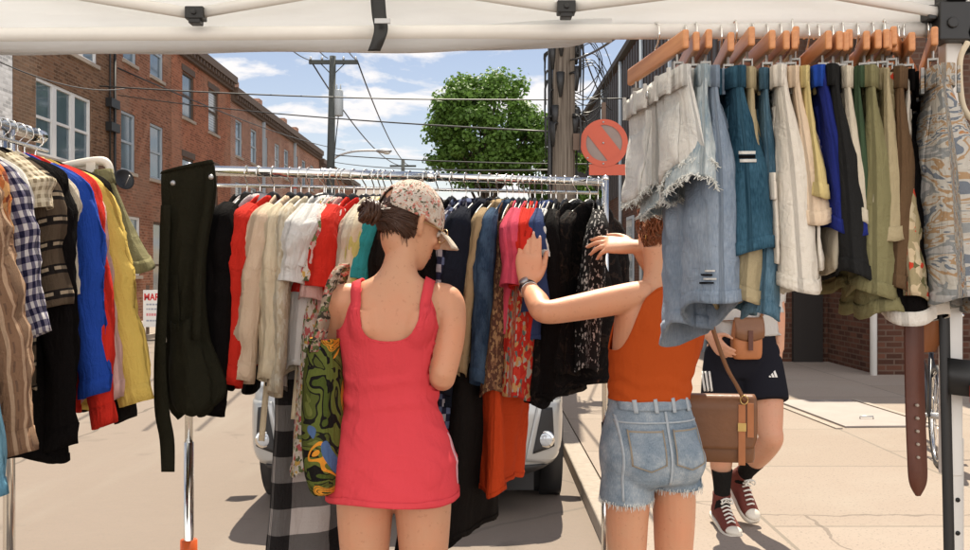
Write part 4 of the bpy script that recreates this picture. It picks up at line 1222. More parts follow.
# second layer showing under the hems
def under(px, py0, d, rz, name, label, mat, L, **k):
    p = P(px, py0, d)
    place(_pw, (p.x, BY, BZ + .0165 - .076), rz, k.pop('hl'))
    return make_bottom(name, label, 'shorts', (p.x, BY, BZ - .125), rz, mat, L=L, group=GR, **k)
under(846, 60, 2.06, R(-106), 'gathered_shorts', 'crumpled olive gathered shorts with a ruffled hem below the khaki pairs', F_olive, .465, w=.34, th=.030, seed=31, fold=.018, lean=.02, hl=h_('the crumpled olive gathered shorts'))
under(872, 60, 2.06, R(-110), 'hawaiian_shorts', 'beige shorts with a red flower print showing under the brown pair', F_hawaii, .435, w=.36, th=.026, seed=32, fold=.014, lean=.03, hl=h_('the red flower printed shorts'))
F_piping = fabric('white_piping', (.72, .68, .62), .15)
under(893, 60, 2.06, R(-120), 'piped_shorts', 'black shorts edged with broad white piping, lowest hem on the bar', F_black, .475, w=.36, th=.034, seed=33, fold=.016, lean=.02, stripe_hem=F_piping, legf=.1, hl=h_('the black shorts with white piping'))
# torn mark on the chambray, striped tab on the teal denim are sewn on as small pieces
_ch = [o for o in scene.objects if o.name == 'chambray_shorts'][0]; _tl = [o for o in scene.objects if o.get('label', '').startswith('dark teal')][0]
bpy.context.view_layer.update()
def sew(root, px, py, du, dv, mat, name, off=.003, n=6):
    body = [c for c in root.children if c.name.startswith('body')][0]
    bv = bvh_of(body); inv = root.matrix_world.inverted()
    o_ = inv @ V((0, 0, H)); o_ = V(o_)
    tgt = lambda x, y: (inv @ P(x, y, 2.0))
    m = MB(); idx = {}
    for j in range(n + 1):
        for i in range(n + 1):
            d_ = (tgt(px + du * (i / n - .5), py + dv * (j / n - .5)) - o_).normalized()
            h, nn, _, _ = bv.ray_cast(o_, d_)
            if h is None: continue
            nn = nn if nn.dot(d_) < 0 else -nn
            idx[i, j] = m.vert(h + nn * off, (i / n * .04, j / n * .04))
    for j in range(n):
        for i in range(n):
            q = [(i, j), (i + 1, j), (i + 1, j + 1), (i, j + 1)]
            if all(k in idx for k in q) and all((V(m.v[idx[q[0]]]) - V(m.v[idx[k]])).length < .05 for k in q): m.f.append(tuple(idx[k] for k in q))
    if m.f: m.build(name, mat, root, solid=.002)
for k in range(4): sew(_ch, 708 + (k % 2) * 3, 279 - k * 4 + 4, 13 - k * 1.5, 1.8, F_white if k % 2 else F_black, 'torn_thread', .004)
sew(_tl, 747, 153, 15, 3, F_white, 'white_stripe'); sew(_tl, 747, 157, 15, 3, F_black, 'dark_stripe'); sew(_tl, 748, 161, 15, 3, F_white, 'white_stripe')
sew(_ch, 0, 0, 1, 1, F_white, 'x') if False else None

# belt hanging under the bar
bl = thing('leather_belt', 'dark brown leather belt with punched holes hanging under the bar', 'belt', P(913, 300, 1.93))
m = MB(); b0 = V(bl.location)
pts = [P(914, 250, 1.95), P(914, 330, 1.93), P(915, 400, 1.925), P(917, 455, 1.92), P(918, 482, 1.92)]
ws = [V((.043, .012, 0))] * 4 + [V((.038, .01, 0))]
m.ribbon([p - b0 for p in pts] + [P(918, 496, 1.92) - b0], ws + [V((.008, .002, 0))], thick=.005, smooth=6); m.build('belt_strap', M_brownbelt, bl)
M_hole = plain('pale_hole', (.34, .29, .24), .8, var=0)
m = MB()
for y in (405, 418, 431, 444, 457): c = P(916.5 + (y - 430) * .02, y, 1.92) - b0; m.tube([c + V((0, -.008, 0)), c + V((0, .0, 0))], .0030, 10); m.flush('punched_hole', M_hole, bl)
bl2 = thing('leather_belt', 'second thinner tan leather strap beside the brown belt', 'belt', P(938, 300, 2.0)); b0 = V(bl2.location)
m = MB(); pts = [P(938, 250, 2.02), P(936, 300, 2.0), P(932, 335, 2.0), P(928, 352, 2.0)]
m.ribbon([p - b0 for p in pts], [V((.05, .01, 0))] * 3 + [V((.03, .01, 0))], thick=.005, smooth=5); m.build('belt_strap', M_tanleather, bl2)

# ================================================================== CHROME RACK IN THE MIDDLE
RA, RB, RZ = V((-.94, 3.05)), V((.425, 3.45)), 1.78
rk = thing('clothes_rack', 'chrome clothes rack with orange foot clamps standing in the street', 'clothes rack', (0, 0, 0))
d2 = (RB - RA); r3 = lambda t, z=RZ, off=0: V((RA.x + d2.x * t - d2.y / d2.length * off, RA.y + d2.y * t + d2.x / d2.length * off, z))
m = MB(); m.tube([r3(0), r3(.55)], .0165, 16); m.tube([r3(.54), r3(1)], .0135, 16); m.tube([r3(.54), r3(.56)], .0185, 16); m.build('rail', M_chrome, rk)
m = MB(); m.tube([r3(0, RZ - .045, .03), r3(1, RZ - .038, .03)], .006, 10); m.build('thin_rail', M_chrome, rk)
M_orange_pl = plain('orange_plastic', (.52, .09, .02), .4, var=.1)
for t_ in (-.012, 1.012):
    m = MB(); m.tube([r3(t_, .12), r3(t_, .9)], .0155, 14); m.tube([r3(t_, .9), r3(t_, RZ + .012)], .0125, 14); m.ball(r3(t_, RZ + .012), .0135, 10, 8)
    u_ = m.build('upright', M_chrome, rk)
    m = MB(); c = r3(t_, .53 if t_ < .5 else .34)
    m.tube([c - V((0, 0, .09)), c + V((0, 0, .055))], .027, 14); m.tube([c + V((.02, -.02, .0)), c + V((.05, -.04, 0))], .012, 10); m.build('clamp', M_orange_pl, u_)
    m = MB(); m.tube([r3(t_, .12, -.32), r3(t_, .12, .32)], .0155, 12)
    for o_ in (-.3, .3):
        m.tube([r3(t_, .12, o_), r3(t_, .04, o_)], .01, 8)
    m.build('foot_bar', M_chrome, u_)
    for o_ in (-.3, .3):
        m = MB(); c = r3(t_, .03, o_); dv_ = V((d2.x, d2.y, 0)).normalized(); m.tube([c - dv_ * .012, c + dv_ * .012], .03, 16); m.build('castor', M_black, u_)
m = MB(); m.tube([r3(0, .17), r3(1, .17)], .012, 12); m.build('lower_rail', M_chrome, rk)

def rail_t(px):
    k = (px - CX) / F
    return (k * RA.y - RA.x) / (d2.x - k * d2.y)
GC = 'clothes on the chrome rack'
def hang(px, alpha, name, label, cat, mat, hl, L, hz=0.0, hanger=True, **k):
    t_ = rail_t(px); c = r3(t_)
    k.setdefault('tiltx', R(4.0) if alpha < 30 else 0.0)
    rz = R(-90 - alpha)
    z = RZ + .0165 - .106
    if hanger: place(_pb, (c.x, c.y, z), rz, 'black hanger holding ' + hl)
    return make_top(name, label, cat, (c.x, c.y, z + .012 + hz), rz, mat, L=L, group=GC, **k)
# left half, left to right
hang(247, 4, 'jacket', 'black jacket right behind the dark green dungarees', 'jacket', F_black, 'the black jacket by the dungarees', .60, sleeve='long', slen=.58, th=.05, seed=101, sr=.07)
hang(260, 15, 'long_sleeve_shirt', 'pale lilac-white long sleeve shirt at the left end beside a red one', 'shirt', F_lilac, 'the lilac-white shirt', .545, sleeve='long', slen=0.480, th=.045, seed=102, collar=True, sr=.056)
hang(274, 13, 'sweater', 'plain bright red long sleeve sweater on the left half of the rack', 'sweater', F_red, 'the plain red sweater', .55, sleeve='long', slen=0.510, th=.055, seed=103, sr=.070)
hang(291, 12, 'sweater', 'beige wool sweater hanging just right of the red sweater', 'sweater', F_beige, 'the beige wool sweater', .55, sleeve='long', slen=0.500, th=.055, seed=104, sr=.072)
hang(301, 12, 'blouse', 'cream blouse between the beige sweater and the white shirt', 'blouse', F_cream, 'the cream blouse', .55, sleeve='long', slen=0.490, th=.05, seed=105, sr=.062)
hang(309, 10, 'lace_blouse', 'ivory lace blouse with long sashes hanging down', 'blouse', fabric('ivory_lace', print_col([(0, (.66, .58, .44)), (.5, (.58, .48, .34)), (.75, (.70, .64, .52))], 60), .22), 'the ivory lace blouse', .57, sleeve='long', slen=0.570, th=.045, seed=106, sr=.05)
hang(324, 40, 'check_coat', 'long black and white buffalo check coat reaching below the other clothes', 'coat', F_buff, 'the long buffalo check coat', 1.30, sleeve='long', slen=.5, th=.05, seed=107, flare=.05, fold=.026, hw=.17, hz=-.02)
hang(326, 10, 'short_sleeve_shirt', 'white short sleeve shirt left of the red blouses', 'shirt', F_white, 'the white short sleeve shirt', .56, sleeve='short', slen=.20, th=.05, seed=108, sr=.085)
hang(332, 8, 'blouse', 'second white blouse pressed against the white short sleeve shirt', 'blouse', F_white, 'the second white blouse', .50, sleeve='short', slen=.16, th=.04, seed=109, sr=.07)
hang(339, 10, 'floral_dress', 'long pale floral print dress behind the green tote bag', 'dress', F_floral, 'the pale floral dress', .88, sleeve='short', slen=.2, th=.055, seed=110, flare=.05, fold=.02)
hang(344, 12, 'blouse', 'pale pink blouse between the floral dress and the red blouse', 'blouse', F_coralp, 'the pale pink blouse', .52, sleeve='short', slen=.25, th=.04, seed=111)
hang(354, 16, 'blouse', 'red short sleeve blouse left of the red and white printed one', 'blouse', F_red, 'the red short sleeve blouse', .50, sleeve='short', slen=.22, th=.05, seed=112, sr=.08)
hang(366, 26, 'printed_blouse', 'red blouse with a white print behind the woman in pink', 'blouse', F_redprint, 'the red and white printed blouse', .56, sleeve='short', slen=.24, th=.055, seed=113, sr=.085)
hang(374, 12, 'shirt', 'stone beige shirt between the red printed blouse and the cream shirt', 'shirt', F_stone, 'the stone beige shirt', .55, sleeve='short', slen=.2, th=.04, seed=114)
hang(380, 12, 'shirt', 'cream cotton shirt left of the woman in the cap', 'shirt', F_cream, 'the cream cotton shirt', .55, sleeve='short', slen=.22, th=.045, seed=115)
hang(385, 12, 'shirt', 'lemon yellow shirt beside the hair bun of the woman', 'shirt', F_lime, 'the lemon yellow shirt', .55, sleeve='short', slen=.22, th=.04, seed=116)
hang(393, 14, 'shirt', 'teal shirt showing below the hair bun', 'shirt', F_teal, 'the teal shirt', .55, sleeve='short', slen=.2, th=.045, seed=117)
# middle, behind the woman in pink
hang(410, 14, 'jersey', 'black jersey behind the head of the woman in the cap', 'jersey', F_black2, 'the black jersey behind the cap', .62, sleeve='long', slen=.5, seed=118)
hang(425, 14, 'printed_shirt', 'black and white printed shirt just right of the cap', 'shirt', F_bw, 'the black and white printed shirt', .60, sleeve='short', slen=.25, seed=119)
hang(438, 16, 'jersey', 'soft black cardigan right of the cap brim', 'cardigan', F_black2, 'the soft black cardigan', .70, sleeve='long', slen=.52, seed=120)
hang(452, 18, 'maxi_dress', 'very long black dress reaching towards the ground in the middle', 'dress', F_black, 'the very long black dress', 1.22, sleeve='short', slen=.2, seed=121, flare=.06, fold=.02, hw=.2)
hang(466, 18, 'tartan_shirt', 'dark tartan shirt dress mostly hidden beside the pink dress', 'shirt', F_teal_s, 'the dark tartan shirt', .98, sleeve='long', slen=.5, seed=122, hw=.2)
hang(480, 19, 'jacket', 'dark charcoal navy jacket with a broad sleeve right of the woman in pink', 'jacket', F_navy, 'the charcoal navy jacket', .72, sleeve='long', slen=.58, seed=123, sr=.085, th=.06)
hang(490, 18, 'maxi_dress', 'second long black dress behind the dark jacket', 'dress', F_black2, 'the second long black dress', 1.15, sleeve=None, seed=124, hw=.19, flare=.05, fold=.02)
hang(498, 18, 'shirt', 'tan cotton shirt between dark navy and denim', 'shirt', F_tan, 'the tan cotton shirt', .55, sleeve='long', slen=.5, seed=125, th=.04, sr=.045)
hang(507, 18, 'denim_jacket', 'dark blue denim jacket left of the hot pink blouse', 'jacket', F_dkden, 'the dark denim jacket', .52, sleeve='long', slen=.54, seed=126, th=.05, sr=.062)
hang(513, 13, 'dotted_dress', 'brown dotted dress ending in a gold bordered hem', 'dress', F_brnpat, 'the brown dotted dress', .66, sleeve=None, seed=127, th=.045, flare=.03)
hang(519, 10, 'pleated_skirt', 'bright orange pleated skirt hanging below the floral hems', 'skirt', F_orange, 'the orange pleated skirt', 1.0, sleeve=None, seed=128, th=.055, fold=.030, hw=.17, flare=.05, strap=True)
hang(524, 12, 'blouse', 'hot pink short sleeve blouse in the middle of the rack', 'blouse', F_pink, 'the hot pink blouse', .46, sleeve='short', slen=.22, seed=129, th=.045, sr=.07)
hang(530, 8, 'red_dress', 'red dress with a floral skirt next to the pink blouse', 'dress', F_redfl, 'the red floral dress', .67, sleeve='short', slen=.22, seed=130, th=.045, flare=.03, sleeve_mat=F_red, sr=.07)
hang(535, 6, 'blouse', 'red blouse tucked behind the hot pink one', 'blouse', F_red, 'the red blouse behind the pink one', .48, sleeve='short', slen=.2, seed=131, th=.04)
hang(542, 8, 'shirt', 'navy blue shirt under the hand with the wristwatch', 'shirt', F_navyb, 'the navy blue shirt', .48, sleeve='short', slen=.3, seed=132, th=.045, sr=.07)
hang(551, 12, 'shirt', 'white top with a black hem above the reaching hand', 'top', F_white, 'the white top with black hem', .34, sleeve='short', slen=.12, seed=133, th=.03, sr=.06)
hang(556, 10, 'black_dress', 'plain black dress between the reaching hand and the sheer print', 'dress', F_black, 'the plain black dress at the hand', .68, sleeve='short', slen=.3, seed=134, th=.05)
hang(566, 20, 'sheer_dress', 'black sheer dress with a faint brown print, left of its twin', 'dress', F_sheer, 'the left black sheer dress', .70, sleeve='short', slen=.3, seed=135, th=.06, fold=.02, flare=.03)
hang(577, 42, 'sheer_dress', 'broad black sheer print dress turned towards the viewer', 'dress', F_sheer, 'the broad black sheer dress', .66, sleeve='short', slen=.32, seed=136, th=.05, fold=.022, flare=.04, hw=.20)
hang(590, 35, 'sheer_blouse', 'black sheer blouse at the right end by the hand', 'blouse', F_sheer, 'the black sheer blouse at the right end', .62, sleeve='long', slen=.5, seed=137, th=.05, fold=.02, hw=.20)
hang(598, 5, 'printed_blouse', 'black blouse with small white print at the very right end', 'blouse', F_bw, 'the small white print blouse', .60, sleeve='short', slen=.3, seed=138, th=.05)
# sashes of the lace blouse
lb_ = [o for o in scene.objects if o.get('label', '').startswith('ivory lace')][0]
m = MB()
for yy, zz in ((-.03, -.80), (.035, -.72)): m.ribbon([(.10, yy, -.30), (.13, yy * 1.5, -.5), (.15, yy * 1.6, zz)], [(.0, .02, 0)] * 3, thick=.003, smooth=5); m.flush('sash', F_cream, lb_)
# gold hem of the dotted dress, black hem of the white top
# dark green dungarees at the rail end
dg = thing('dungarees', 'dark green dungarees with a hanging strap at the left end of the rack', 'dungarees', r3(0.0, 1.75), 0, GC)
c0 = V(dg.location); dd = 2.80
prof = [(160, 164, 211), (166, 162, 214), (185, 162, 216), (206, 163, 214), (230, 165, 209), (262, 167, 205), (290, 168, 205), (312, 169, 206), (340, 168, 210), (362, 164, 219), (382, 163, 226), (398, 166, 226), (410, 172, 224), (416, 178, 221)]
fo = Fold(404, .010); m = MB()
py_ = [p[0] for p in prof]
def prof_at(v):
    f = v * (len(prof) - 1); i = min(int(f), len(prof) - 2); k = f - i
    return [prof[i][j] + (prof[i + 1][j] - prof[i][j]) * k for j in range(3)]
def dsurf(u, v, off=0.0):
    y, x0, x1 = prof_at(v); a = u * 6.2832; c, s = math.cos(a), math.sin(a)
    yl = y + (12 * (1 - (c + 1) / 2)) * max(0, 1 - v * 3) - 16 * max(0, c) * max(0, v - .8) / .2 + 5 * math.sin(c * 4) * max(0, v - .7) / .3
    L_, R_ = P(x0, yl, dd), P(x1, yl, dd); ce = (L_ + R_) * .5
    hwid = (R_.x - L_.x) / 2; th = (.022 + .025 * sm((v - .5) * 2)) * (1 if v < .88 else max(.2, (1 - v) / .12))
    p = ce + V((c * hwid, math.copysign(abs(s) ** .75, s) * th + fo(c * hwid * 1.5, y * .003) * (.3 + abs(s)) * sm(v * 2 + .2) + .012 * wrinkle(c * 1.6, s, y * .022 + c, 5) * sm(v * 1.6) * abs(s), 0))
    return p - c0 + V((c * off, s * off, 0)), (u * .5, -y * .003)
m.grid(dsurf, 64, 64, closed=True); m.build('body', F_dgreen, dg, solid=.003)
m = MB(); m.grid(lambda a, b: dsurf(.58 + .14 * a, .42 + .22 * b, .006), 8, 10); m.build('pocket', F_dgreen, dg, solid=.004)
m = MB(); m.grid(lambda a, b: (lambda p, q: (p + V((0, -.012 - .016 * math.sin(a * 3.14), -.01 * math.sin(a * 5))), q))(*dsurf(.64 + .22 * a, .56 + .38 * b, .004)), 14, 24); m.build('folded_leg', F_dgreen, dg, solid=.004)
m = MB(); m.grid(lambda a, b: dsurf(.52 + .46 * a, .0 + .05 * b, .005), 16, 3); m.build('waist_facing', F_dgreen, dg, solid=.004)
m = MB(); wv = V((.042, 0, 0))
m.ribbon([P(166, 205, 2.76) - c0, P(163, 290, 2.745) - c0, P(160, 360, 2.72) - c0, P(162, 410, 2.73) - c0, P(167, 440, 2.735) - c0, P(168, 472, 2.73) - c0], [wv * .7, wv * .7, wv * .8, wv, wv, wv * .9], thick=.004, smooth=6); m.flush('strap', F_dgreen, dg)
m.ribbon([P(207, 165, 2.80) - c0, P(209, 190, 2.77) - c0, P(199, 260, 2.75) - c0, P(196, 340, 2.72) - c0], [wv * .6] * 4, thick=.004, smooth=6)
m.build('strap', F_dgreen, dg)
m = MB()
for (x, y) in ((173, 183), (211, 177)): m.ball(P(x, y, 2.755) - c0, (.008, .006, .008), 10, 6); m.flush('snap_button', M_metal, dg)
hk = MB(); t0 = r3(0.02); hk.tube([t0 + V((0, 0, -.09)), t0 + V((0, 0, -.02)), t0 + V((.02, 0, .0)), t0 + V((.012, 0, .019)), t0 + V((-.014, 0, .015))], .003, 8, smooth=4)
tag(hk.build('metal_hook', M_chrome), 'small metal hook holding the dark green dungarees on the rail', 'hook')

# ================================================================== RACK ON THE LEFT
LX, LZ = -1.312, 1.85
lr = thing('clothes_rack', 'chrome rack running towards the viewer at the far left', 'clothes rack', (LX, 2.0, 0))
m = MB(); m.tube([(0, -1.0, LZ), (0, .77, LZ)], .0165, 16); m.tube([(0, .74, LZ), (0, .79, LZ)], .020, 14); m.tube([(.03, -1.0, LZ - .045), (.03, .76, LZ - .045)], .006, 8); m.build('rail', M_chrome, lr)
for y in (-.9, .60):
    m = MB(); m.tube([(0, y, .12), (0, y, LZ)], .0155, 14); u_ = m.build('upright', M_chrome, lr)
    m = MB(); m.tube([(-.3, y, .12), (.3, y, .12)], .0155, 12); m.build('foot_bar', M_chrome, u_)
    m = MB()
    for x in (-.28, .28): m.tube([(x, y - .012, .03), (x, y + .012, .03)], .03, 14); m.tube([(x, y, .03), (x, y, .12)], .01, 8); m.flush('castor', M_black, u_)
m = MB(); m.tube([(0, -.9, .17), (0, .6, .17)], .012, 12); m.build('lower_rail', M_chrome, lr)
GL = 'clothes on the left rack'
def hangl(y, beta, name, label, cat, mat, hl, L, hz=0.0, hanger=True, **k):
    z = LZ + .0165 - .106
    if hanger: place(_pb, (LX, y, z), R(beta), 'black hanger on the left rack holding ' + hl)
    return make_top(name, label, cat, (LX, y, z + .012 + hz), R(beta), mat, L=L, group=GL, **k)
hangl(2.69, -6, 'jacket', 'black jacket whose sleeve end shows below the yellow shirt', 'jacket', F_black2, 'the black jacket behind the yellow shirt', .70, sleeve='long', slen=.68, seed=201, sleeve_out=.10, sr=.05, hw=.22)
hangl(2.65, -8, 'long_sleeve_shirt', 'yellow long sleeve shirt on the left rack', 'shirt', F_yellow, 'the yellow shirt', .70, sleeve='long', slen=.60, seed=202, sleeve_out=.14, sr=.074, hw=.215)
hangl(2.60, -8, 'long_sleeve_shirt', 'pale pink shirt showing as a thin strip inside the yellow one', 'shirt', F_coralp, 'the pale pink shirt', .68, sleeve='long', slen=.58, seed=203, sleeve_out=.085, hw=.215, sr=.05)
hangl(2.56, -8, 'long_sleeve_shirt', 'red shirt showing as a strip between blue and yellow on the left rack', 'shirt', F_red, 'the red shirt', .70, sleeve='long', slen=.64, seed=204, sleeve_out=.12, hw=.225, sr=.06)
hangl(2.51, -6, 'jacket', 'royal blue jacket on the left rack', 'jacket', F_blue, 'the royal blue jacket', .70, sleeve='long', slen=.56, seed=205, sleeve_out=.065, sr=.075, hw=.215)
hangl(2.46, -5, 'shirt', 'beige shirt with a narrow visible edge beside the blue jacket', 'shirt', F_stone, 'the beige shirt', .66, sleeve='short', slen=.3, seed=206, hw=.20, sr=.055)
hangl(2.39, -4, 'jacket', 'large black coat, the biggest dark garment on the left rack', 'coat', F_black, 'the large black coat', .80, sleeve='long', slen=.66, seed=207, sleeve_out=.045, sr=.066, hw=.21, flare=.05)
hangl(2.33, -4, 'woven_top', 'black top with woven cream stripes under a crochet yoke', 'top', F_ethnic, 'the woven stripe top', .62, sleeve='short', slen=.34, seed=208, hw=.205, sr=.06)
hangl(2.28, -4, 'crochet_top', 'cream crochet top with open net pattern on the left rack', 'top', fabric('cream_crochet', check_col((.30, .24, .16), (.60, .52, .38), (.70, .62, .48), .02), .2), 'the crochet top', .18, sleeve='short', slen=.09, seed=209, hw=.215, sr=.06)
hangl(2.22, -2, 'shirt', 'white shirt edge between gingham and crochet on the left rack', 'shirt', F_white, 'the white shirt', .50, sleeve='short', slen=.26, seed=210, hw=.185, sr=.05)
hangl(2.16, 0, 'gingham_shirt', 'navy and white gingham shirt on the left rack', 'shirt', F_ging, 'the gingham shirt', .60, sleeve='long', slen=.40, seed=211, sleeve_out=.07, hw=.19, sr=.06)
hangl(2.10, 2, 'printed_shirt', 'orange and rust printed shirt on the left rack', 'shirt', F_ikat, 'the orange printed shirt', .60, sleeve='short', slen=.34, seed=212, hw=.185, sr=.06)
hangl(2.04, 2, 'striped_shirt', 'brown striped long sleeve shirt nearest the viewer but one', 'shirt', F_stripe, 'the brown striped shirt', .74, sleeve='long', slen=.66, seed=213, sleeve_out=.15, hw=.165, sr=.09)
hangl(1.93, 4, 'denim_shirt', 'light blue denim shirt cut off by the left photo edge', 'shirt', F_skyden, 'the light denim shirt', .78, sleeve='long', slen=.72, seed=214, sleeve_out=.17, hw=.13, sr=.07)
# white plastic hanger with olive trousers at the end of the rail
wh = thing('white_hanger', 'white plastic hanger sticking out at the end of the left rail', 'hanger', (LX, 2.755, LZ - .09))
M_wpl = plain('white_plastic', (.70, .66, .58), .4, var=.06)
m = MB(); m.tube([(-.21, 0, -.085), (-.10, 0, -.05), (0, 0, -.02), (.10, 0, .003), (.185, 0, .015), (.212, 0, .002), (.218, 0, -.03)], [.008, .010, .011, .012, .013, .012, .010], 10, smooth=4); m.build('arm', M_wpl, wh)
m = MB(); m.tube([(0, 0, -.02), (0, 0, .04), (.022, 0, .07), (.0, 0, .105), (-.022, 0, .085)], .003, 8, smooth=4); m.build('hook', M_chrome, wh)
m = MB(); m.box((.15, -.012, -.065), (.178, .012, .018)); m.build('clip', M_wpl, wh, smooth=False, bevel=.003)
_ol = make_bottom('olive_trousers', 'folded khaki olive trousers clipped to the white hanger', 'trousers', (LX + .130, 2.76, LZ - .13), R(-14), F_olive, L=.245, w=.19, th=.045, seed=220, fold=.02, lean=0, tilt=.5, group=GL)

_ol.rotation_euler = (0, R(-15), R(-14))
# ================================================================== PEOPLE
def skin_mat(name, col, red=(1.15, .8, .7)):
    t = NT(name); o = t.obj()
    c = t.mix(t.noise(6, 4, .6, o), tuple(x * .88 for x in col), tuple(x * 1.09 for x in col))
    c = t.mix(t.math('MULTIPLY', t.math('GREATER_THAN', t.noise(85, 2, .5, o), .66), .34), c, (col[0] * .62, col[1] * .5, col[2] * .42))
    c = t.mix(t.math('MULTIPLY', t.ramp(t.noise(4.5, 4, .6, o), [(.38, 0), (.66, 1)]), .42), c, (col[0] * red[0], col[1] * red[1], col[2] * red[2]))
    hb = t.math('ADD', t.math('MULTIPLY', t.noise(420, 2, .6, o), .35), t.noise(38, 4, .6, o))
    p = t.bsdf(c, t.n('ShaderNodeMapRange', {0: t.noise(25, 3, .6, o), 3: .38, 4: .60}).outputs[0], 0, t.bump(hb, .22, .0035), .4)
    p.node.inputs['Subsurface Weight'].default_value = .12
    p.node.inputs['Subsurface Radius'].default_value = (.012, .005, .003)
    p.node.inputs['Subsurface Scale'].default_value = .6
    return t.done(p)
M_skin1 = skin_mat('fair_warm_skin', (.56, .295, .175))
M_skin2 = skin_mat('fair_freckled_skin', (.58, .305, .18))
M_skin3 = skin_mat('tanned_skin', (.50, .265, .165))
M_hair_b = plain('dark_brown_hair', (.050, .020, .010), .42, var=.5, scale=30)
M_hair_r = plain('auburn_hair', (.20, .065, .025), .45, var=.45, scale=30)
M_eye = plain('eye_white', (.7, .68, .64), .2, var=0); M_iris = plain('iris', (.06, .04, .03), .2, var=0)
M_lip = plain('lip', (.42, .13, .10), .45, var=.1)
M_nail = plain('fingernail', (.60, .36, .28), .3, var=.05)

def ellring(c, rx, ry, yaw=0.0, tilt=V((0, 0, 0))):
    a = V((math.cos(yaw), math.sin(yaw), 0)); b = V((-math.sin(yaw), math.cos(yaw), 0))
    return (V(c), a * rx, b * ry)

def hand_geo(mb, wrist, d, n, size, side, curls, spread=.10, thumb=.6, tips=None):
    """d: direction wrist->fingers, n: back-of-hand normal, side: +1 when the thumb lies along +l"""
    d = V(d).normalized(); n = V(n); n = (n - d * n.dot(d)).normalized(); l = d.cross(n).normalized() * side
    s = size
    W = V(wrist)
    mb.loft([(W - d * .03 * s, l * .025 * s, n * .019 * s), (W + d * .005 * s, l * .026 * s, n * .019 * s), (W + d * .035 * s, l * .034 * s, n * .018 * s),
             (W + d * .065 * s, l * .040 * s, n * .016 * s), (W + d * .092 * s, l * .041 * s, n * .014 * s), (W + d * .101 * s, l * .037 * s, n * .009 * s)], n=18, sub=2, ex=2.5)
    lens = (.073, .081, .075, .058)
    for k in range(4):
        lat = (.0285 - .0190 * k)
        base = W + d * (.088 - .004 * abs(k - 1.2)) * s + l * lat * s
        ang = (1.5 - k) * spread
        dd = (d * math.cos(ang) + l * math.sin(ang)).normalized()
        pts = [base - dd * .02 * s, base]; rr = [.0095 * s, .0098 * s]
        cur = base; c = curls[k] if hasattr(curls, '__len__') else curls
        ax = dd.cross(n).normalized()
        ddir = dd.copy()
        for j, (fr, cf) in enumerate(((.44, .35), (.31, .75), (.25, .55))):
            ddir = Matrix.Rotation(-c * cf, 3, ax) @ ddir
            cur = cur + ddir * lens[k] * fr * s; pts.append(cur.copy()); rr.append((.0088, .0079, .0066)[j] * s * (.9 if k == 3 else 1))
        mb.tube(pts, rr, 10, smooth=3); mb.ball(pts[-1], rr[-1] * .98, 10, 8)
        if tips is not None: tips.append((pts[-1], ddir.copy(), (Matrix.Rotation(-c * 1.65, 3, ax) @ n), rr[-1]))
    tb = W + d * .030 * s + l * .026 * s
    t1 = tb + (d * .55 + l * .75 * thumb / .6 - n * .25).normalized() * .040 * s
    t2 = t1 + (d * .85 + l * .38 * thumb / .6 - n * .22).normalized() * .030 * s
    t3 = t2 + (d * .95 + l * .12 - n * .22).normalized() * .024 * s
    mb.tube([tb - l * .012 * s, tb, t1, t2, t3], [.014 * s, .0155 * s, .0115 * s, .0100 * s, .0078 * s], 10, smooth=3); mb.ball(t3, .0078 * s, 10, 8)
    if tips is not None: tips.append((t3, (t3 - t2).normalized(), (l * .6 * side + n * .5).normalized(), .0078 * s))

def foot_geo(mb, ankle, d, L=.235):
    d = V((d[0], d[1], d[2])).normalized(); a = V(ankle); up = V((0, 0, 1)); l = d.cross(up).normalized(); u = l.cross(d)
    mb.loft([(a - d * .055 - u * .055, l * .028, u * .030), (a - d * .02 - u * .045, l * .034, u * .045), (a + d * .04 - u * .050, l * .037, u * .035), (a + d * .10 - u * .060, l * .044, u * .024), (a + d * .15 - u * .066, l * .044, u * .016), (a + d * .178 - u * .068, l * .032, u * .011)], n=18, sub=3)

